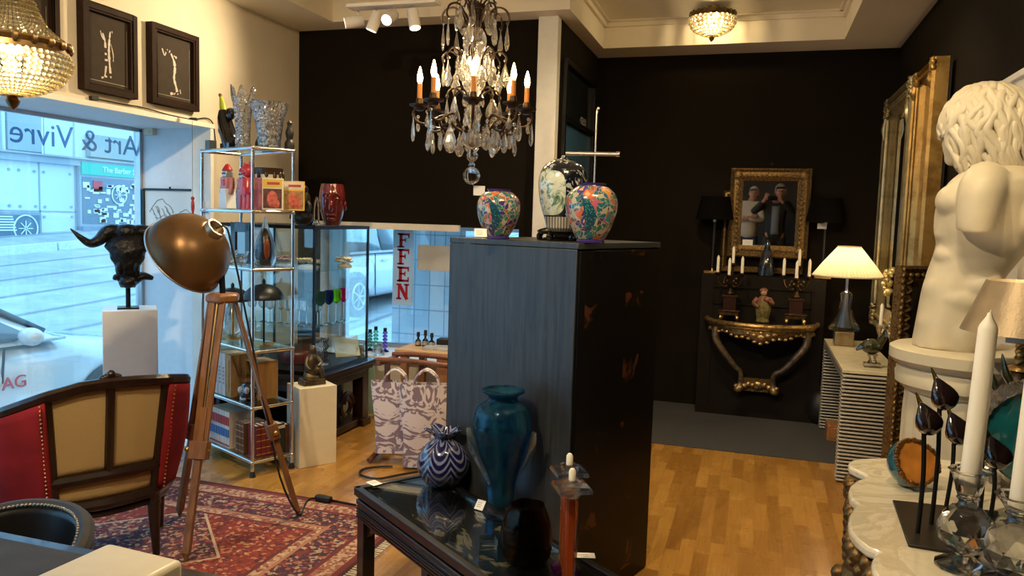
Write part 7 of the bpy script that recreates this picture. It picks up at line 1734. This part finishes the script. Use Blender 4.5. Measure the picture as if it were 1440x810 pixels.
# ---- teal glass disc sculpture
p = mp(1434, 715); p = at_d(1441, 715, 2.20); p.z = MZ + .001; s = 2.20 / FPX
td = thing('glass_disc_sculpture', 'teal glass disc sculpture with a clear wavy crystal border', 'sculpture', p, -.25)
zc = hz(p, 618) - p.z; Rd = 70 * s
MB().lathe([(0, -.018), (Rd * .7, -.016), (Rd * .97, -.008), (Rd, 0), (Rd * .97, .008), (Rd * .7, .016), (0, .018)], 48, m=Matrix.Translation((.02, 0, zc)) @ Matrix.Rotation(pi / 2, 4, 'X')).build('teal_disc', mat('deep_teal_glass', (.006, .075, .085), .07, coat=1.0, var=.4, vscale=15), td)
b = MB()
for k in range(13):
    a = pi * (.55 + k * .06); b.tube([(.02 + Rd * 1.0 * cos(a), -.012, zc + Rd * 1.05 * sin(a)), (.02 + Rd * 1.12 * cos(a + .05), -.02, zc + Rd * 1.15 * sin(a + .05)), (.02 + Rd * 1.16 * cos(a + .14), .012, zc + Rd * 1.18 * sin(a + .14))], [.013, .018, .008], 8)
b.tube([(.02 + Rd * 1.05 * cos(pi * (.5 + .09 * k)), 0, zc + Rd * 1.07 * sin(pi * (.5 + .09 * k))) for k in range(12)], [.010, .018, .02, .022, .014], 10, 2).build('crystal_border', M['crystal'], td)
MB().lathe([(0, 0), (.07, 0), (.06, .02), (.02, .04), (.02, max(zc - Rd, .05) + .01), (0, max(zc - Rd, .05) + .01)], 20).build('foot', M['crystal'], td)
pt = MB()
for k, (dx, dz) in enumerate(((-.10, .17), (-.07, .20), (-.13, .12))): pt.tube([(dx + .05, .05, zc + dz - .12), (dx, .04, zc + dz - .03), (dx - .015, .03, zc + dz + .03)], [.012, .024, .004], 8, flat=.5)
pt.build('dark_petals', mat('bronze_green_glass', (.03, .035, .02), .08, coat=1), td)
MB().tube([(-.075, .03, zc + .07), (-.085, .02, zc + .10), (-.075, .02, zc + .13)], [.008, .014, .004], 8).build('orange_petal', mat('orange_petal_glass', (.55, .10, .02), .1), td)
# ---- gold shaded lamp
p = at_d(1428, 600, 2.38); p.z = MZ + .001; s = 2.38 / FPX; Zp = lambda py: hz(p, py) - p.z
gl_ = thing('gold_lamp', 'table lamp with shimmering grey gold shade and twisted gilt stem', 'lamp', p)
r0, r1 = 78 * s, 50 * s
MB().lathe([(r0, Zp(468)), (r1, Zp(396)), (r1 - .003, Zp(396)), (r0 - .003, Zp(468)), (r0, Zp(468))], 48).build('shade', mat('shimmer_gold_shade', (.30, .235, .155), .42, .45, var=.15, vscale=12, bump=.3, bscale=160), gl_)
MB().cyl((0, 0, Zp(530)), (0, 0, Zp(440)), .008, n=10).build('stem', M['brass'], gl_)
b = MB(); z0, z1 = Zp(516), Zp(474)
for j in range(3): b.tube([(.012 * cos(a * .5 + j * 2.1), .012 * sin(a * .5 + j * 2.1), z0 + (z1 - z0) * a / 20) for a in range(21)], .008, 6, 1)
b.lathe([(.0, z1), (.026, z1), (.03, z1 + .006), (.02, z1 + .014), (0, z1 + .014)], 18).lathe([(.0, z0 - .012), (.04, z0 - .010), (.034, z0), (.016, z0 + .006), (0, z0 + .006)], 18).build('twisted_stem', gilt('lamp_gilt', (.70, .45, .16), (.30, .16, .05), 30, .3), gl_)
MB().lathe([(0, 0), (.075, 0), (.08, .02), (.066, .05), (.07, .16), (.055, z0 - .06), (.03, z0 - .012), (0, z0 - .012)], 28, k=2, mod=lambda a, u: 1 + .03 * cos(14 * a)).build('ribbed_body', mat('dark_ribbed_bronze', (.035, .025, .017), .4, .7), gl_)
pt_ = Vector((-24 * s, -r0 * .72, Zp(470))); MB().box(pt_, (.055, .003, .03), rot=Euler((.1, 0, -.1))).build('price_label', M['paper'], gl_)
lamp('lamp_bulb_light', 'POINT', (0, 0, Zp(425)), 1.2, WARM, parent=gl_, shadow_soft_size=.03)
# ================================================================ the two men seen in the mirror (they stand behind the camera)
def skin_part(name, nodes, edges, m_, parent, root, sub=2):
    names = list(nodes); me = bpy.data.meshes.new(name)
    me.from_pydata([nodes[n][0] for n in names], [(names.index(a), names.index(b_)) for a, b_ in edges], []); me.materials.append(m_)
    o = bpy.data.objects.new(name, me); link(o, parent); md = o.modifiers.new('skin', 'SKIN'); md.use_smooth_shade = True
    for i, n in enumerate(names):
        sv = me.skin_vertices[0].data[i]; r = nodes[n][1]; sv.radius = r if hasattr(r, '__len__') else (r, r); sv.use_root = (n == root)
    md2 = o.modifiers.new('sub', 'SUBSURF'); md2.levels = md2.render_levels = sub
    return o
m_skn = mat('skin', (.50, .26, .17), .5); m_gh = mat('grey_hair', (.42, .40, .38), .7, var=.3, vscale=60); m_wh = mat('white_stubble_hair', (.58, .54, .50), .7)
m_jk = mat('dark_jacket', (.020, .022, .022), .8); m_sh = mat('grey_blue_shirt', (.17, .20, .25), .7); m_jn = mat('blue_jeans', (.05, .08, .16), .8); m_kn = mat('cream_knit', (.62, .57, .47), .85); m_tr = mat('dark_trousers', (.025, .025, .03), .8)
def chain(nodes, edges, prefix, pts, start):
    prev = start
    for i, (p, r) in enumerate(pts):
        n = '%s%d' % (prefix, i); nodes[n] = (tuple(p), r); edges.append((prev, n)); prev = n
def man(label, base, H, lean, hips, shoulders, elbows, wrists, hands, headc, tops, legs_m, hair_m, hair_full, belly=None):
    t = thing('person', label, 'person', (base[0], base[1], 0))
    N, Eg = {}, []
    N['pelvis'] = ((0, 0, .53 * H), (.13, .11)); chain(N, Eg, 'sp', [((0, .0, .60 * H), (.13, .11)), ((0, .01, .70 * H), (.145, .115)), ((0, .01, .80 * H), (.13, .10)), ((headc[0] * .5, headc[1] * .5, .845 * H), (.058, .058)), ((headc[0] * .8, headc[1] * .8, .875 * H), (.056, .06))], 'pelvis')
    hx, hy, hz_ = headc
    N['h1'] = ((hx, hy + .01, hz_ - .06), (.062, .072)); N['h2'] = ((hx, hy, hz_), (.074, .092)); N['h3'] = ((hx, hy - .01, hz_ + .065), (.066, .080)); Eg += [('sp4', 'h1'), ('h1', 'h2'), ('h2', 'h3')]
    for s, k in ((-1, 0), (1, 1)):
        S, El, Wr = shoulders[k], elbows[k], wrists[k]
        chain(N, Eg, 'arm%d' % k, [(S, .062), (Vector(S).lerp(Vector(El), .5), .050), (El, .043), (Vector(El).lerp(Vector(Wr), .5), .040), (Wr, (.028, .024))], 'sp2')
        hd = Vector(hands[k][0]); sd = Vector(hands[k][1]); up_ = hd.cross(sd).normalized(); W_ = Vector(Wr); palm = W_ + hd * .055
        N['palm%d' % k] = (tuple(palm), (.036, .018)); Eg.append(('arm%d4' % k, 'palm%d' % k))
        for f in range(4):
            o_ = sd * (.027 - .018 * f); L = (.062, .070, .066, .052)[f]; cu_ = hands[k][2]
            p1 = palm + hd * .035 + o_; p2 = p1 + (hd * .8 + up_ * cu_).normalized() * L * .5; p3 = p2 + (hd * .3 + up_ * cu_ * 1.6).normalized() * L * .5
            chain(N, Eg, 'f%d%d' % (k, f), [(p1, .0095), (p2, .0085), (p3, .007)], 'palm%d' % k)
        th = W_ + hd * .03 + sd * .034; chain(N, Eg, 'th%d' % k, [(th, .011), (th + (hd * .5 + sd * .5).normalized() * .03, .010), (th + (hd * .8 + sd * .3).normalized() * .056, .008)], 'palm%d' % k)
        chain(N, Eg, 'leg%d' % k, [((s * .095, 0, .50 * H), (.088, .09)), ((s * .11, .01, .28 * H), (.062, .062)), ((s * .115, -.01, .16 * H), (.056, .056)), ((s * .12, -.02, .045 * H), (.038, .04)), ((s * .125, .05, .022 * H), (.04, .03)), ((s * .13, .14, .016 * H), (.036, .022))], 'pelvis')
    skin_part('body', N, Eg, m_skn, t, 'pelvis', 2)
    # clothes follow the same joints
    C, Ec = {}, []
    C['p'] = ((0, 0, .43 * H), (.175, .145)); chain(C, Ec, 's', [((0, .0, .60 * H), (.165, .14)), ((0, .012, .70 * H), (.18, .14)), ((0, .01, .80 * H), (.16, .12)), ((headc[0] * .4, headc[1] * .4, .835 * H), (.075, .075))], 'p')
    for k in (0, 1):
        S, El, Wr = Vector(shoulders[k]), Vector(elbows[k]), Vector(wrists[k])
        chain(C, Ec, 'a%d' % k, [(S, .080), (S.lerp(El, .5), .068), (El, .060), (El.lerp(Wr, .5), .052), (El.lerp(Wr, .88), .042)], 's1' if False else 's2')
    skin_part('jacket' if hair_full else 'sweater', C, Ec, tops, t, 'p', 2)
    T_, Et = {}, []
    T_['p'] = ((0, 0, .54 * H), (.155, .13))
    for s, k in ((-1, 0), (1, 1)): chain(T_, Et, 'l%d' % k, [((s * .098, 0, .47 * H), (.105, .105)), ((s * .11, .01, .28 * H), (.080, .080)), ((s * .118, -.01, .06 * H), (.065, .068))], 'p')
    skin_part('trousers', T_, Et, legs_m, t, 'p', 2)
    for s in (-1, 1): MB().ell((s * .128, .05, .035), (.05, .14, .04), 16, 10).box((s * .128, .05, .008), (.09, .26, .016)).build('shoe', M['black'], t)
    f = MB().ell((hx, hy + .105, hz_ - .012), (.013, .020, .022), 10, 8)
    for s in (-1, 1): f.ell((hx + s * .082, hy - .005, hz_ - .005), (.012, .022, .034), 10, 8)
    f.build('nose_and_ears', m_skn, t); e = MB()
    for s in (-1, 1): e.ell((hx + s * .031, hy + .090, hz_ + .015), (.011, .008, .007), 10, 8)
    e.build('eyes', mat('eye_dark', (.05, .04, .035), .2) if 'eye_dark' not in bpy.data.materials else bpy.data.materials['eye_dark'], t)
    MB().ell((hx, hy + .093, hz_ - .055), (.022, .006, .005), 10, 6).build('mouth', mat('lips', (.36, .12, .10), .5) if 'lips' not in bpy.data.materials else bpy.data.materials['lips'], t)
    def hr(u, v):
        a = v * 2 * pi; el = -.35 + u * (pi / 2 + .35) if hair_full else .1 + u * (pi / 2 - .1)
        fr = sin(a) > .35; el2 = max(el, .62) if fr else el
        k = 1.0 + (.03 * sin(9 * a + 5 * u) if hair_full else 0); R = (.094, .118, .118) if hair_full else (.0835, .103, .108)
        return (hx + R[0] * k * cos(el2) * cos(a), hy - .008 + R[1] * k * cos(el2) * sin(a), hz_ + .022 + R[2] * k * sin(el2))
    MB().grid(hr, 12, 32, cv=True).build('hair', hair_m, t, smooth=80, solid=.006)
    if hair_full:
        g = MB()
        for s in (-1, 1): g.tube([(hx + s * .031 + .022 * cos(a * pi / 8), hy + .104, hz_ + .015 + .017 * sin(a * pi / 8)) for a in range(16)], .002, 5, 1, True).beam((hx + s * .053, hy + .10, hz_ + .018), (hx + s * .082, hy, hz_ + .018), .003)
        g.beam((hx - .01, hy + .105, hz_ + .018), (hx + .01, hy + .105, hz_ + .018), .003).build('glasses', M['black'], t)
        MB().grid(lambda u, v: (.07 * sin((v - .5) * 2.2), .118 + .045 * cos((v - .5) * 2.6) * (1 - .35 * abs(u - .45)), .53 * H + u * .27 * H), 10, 9).build('shirt_front', m_sh, t, solid=.01)
    return t
PBX, PBY = .115, -.34
rel = lambda x, y, z: (x - PBX, y - PBY, z)
man('man with grey hair and glasses in a dark jacket, holding up a phone', (PBX, PBY), 1.80, 0, None, [(-.19, .0, 1.46), (.19, .0, 1.46)], [rel(-.26, -.17, 1.33), rel(.40, -.17, 1.31)], [rel(-.075, -.065, 1.545), rel(.19, -.065, 1.545)],
    [((.35, .25, .9), (.9, .0, -.35), .25), ((-.35, .25, .9), (-.9, .0, -.35), .25)], (.06, .05, 1.68), m_jk, m_tr, m_gh, True)
man('man with short white hair in a cream sweater standing with folded arms', (-.36, -.92), 1.74, 0, None, [(-.185, .0, 1.42), (.185, .0, 1.42)], [(-.25, .10, 1.16), (.25, .10, 1.16)], [(.05, .22, 1.20), (-.03, .25, 1.17)],
    [((.95, .05, .1), (0, .1, .99), .2), ((-.95, .05, .05), (0, .1, .99), .2)], (.08, .03, 1.625), m_kn, m_jn, m_wh, False)
ph = thing('phone', 'black phone held up by the man in the dark jacket', 'phone', (.055, -.030, 1.578))
MB().box((0, 0, 0), (.155, .008, .074)).build('body', M['blackgloss'], ph, bevel=.003); MB().box((-.055, .005, .018), (.03, .003, .03)).build('camera_block', M['black'], ph, bevel=.001)
SC.view_settings.view_transform = 'Standard'; SC.view_settings.look = 'None'; SC.view_settings.exposure = 0.45; SC.view_settings.gamma = 1.0; SC.view_settings.use_curve_mapping = False
SC.cycles.max_bounces = 10; SC.cycles.transmission_bounces = 10; SC.cycles.transparent_max_bounces = 24; SC.cycles.glossy_bounces = 5; SC.cycles.diffuse_bounces = 4
SC.cycles.caustics_reflective = False; SC.cycles.caustics_refractive = False; SC.cycles.sample_clamp_indirect = 6.0; SC.cycles.use_denoising = True
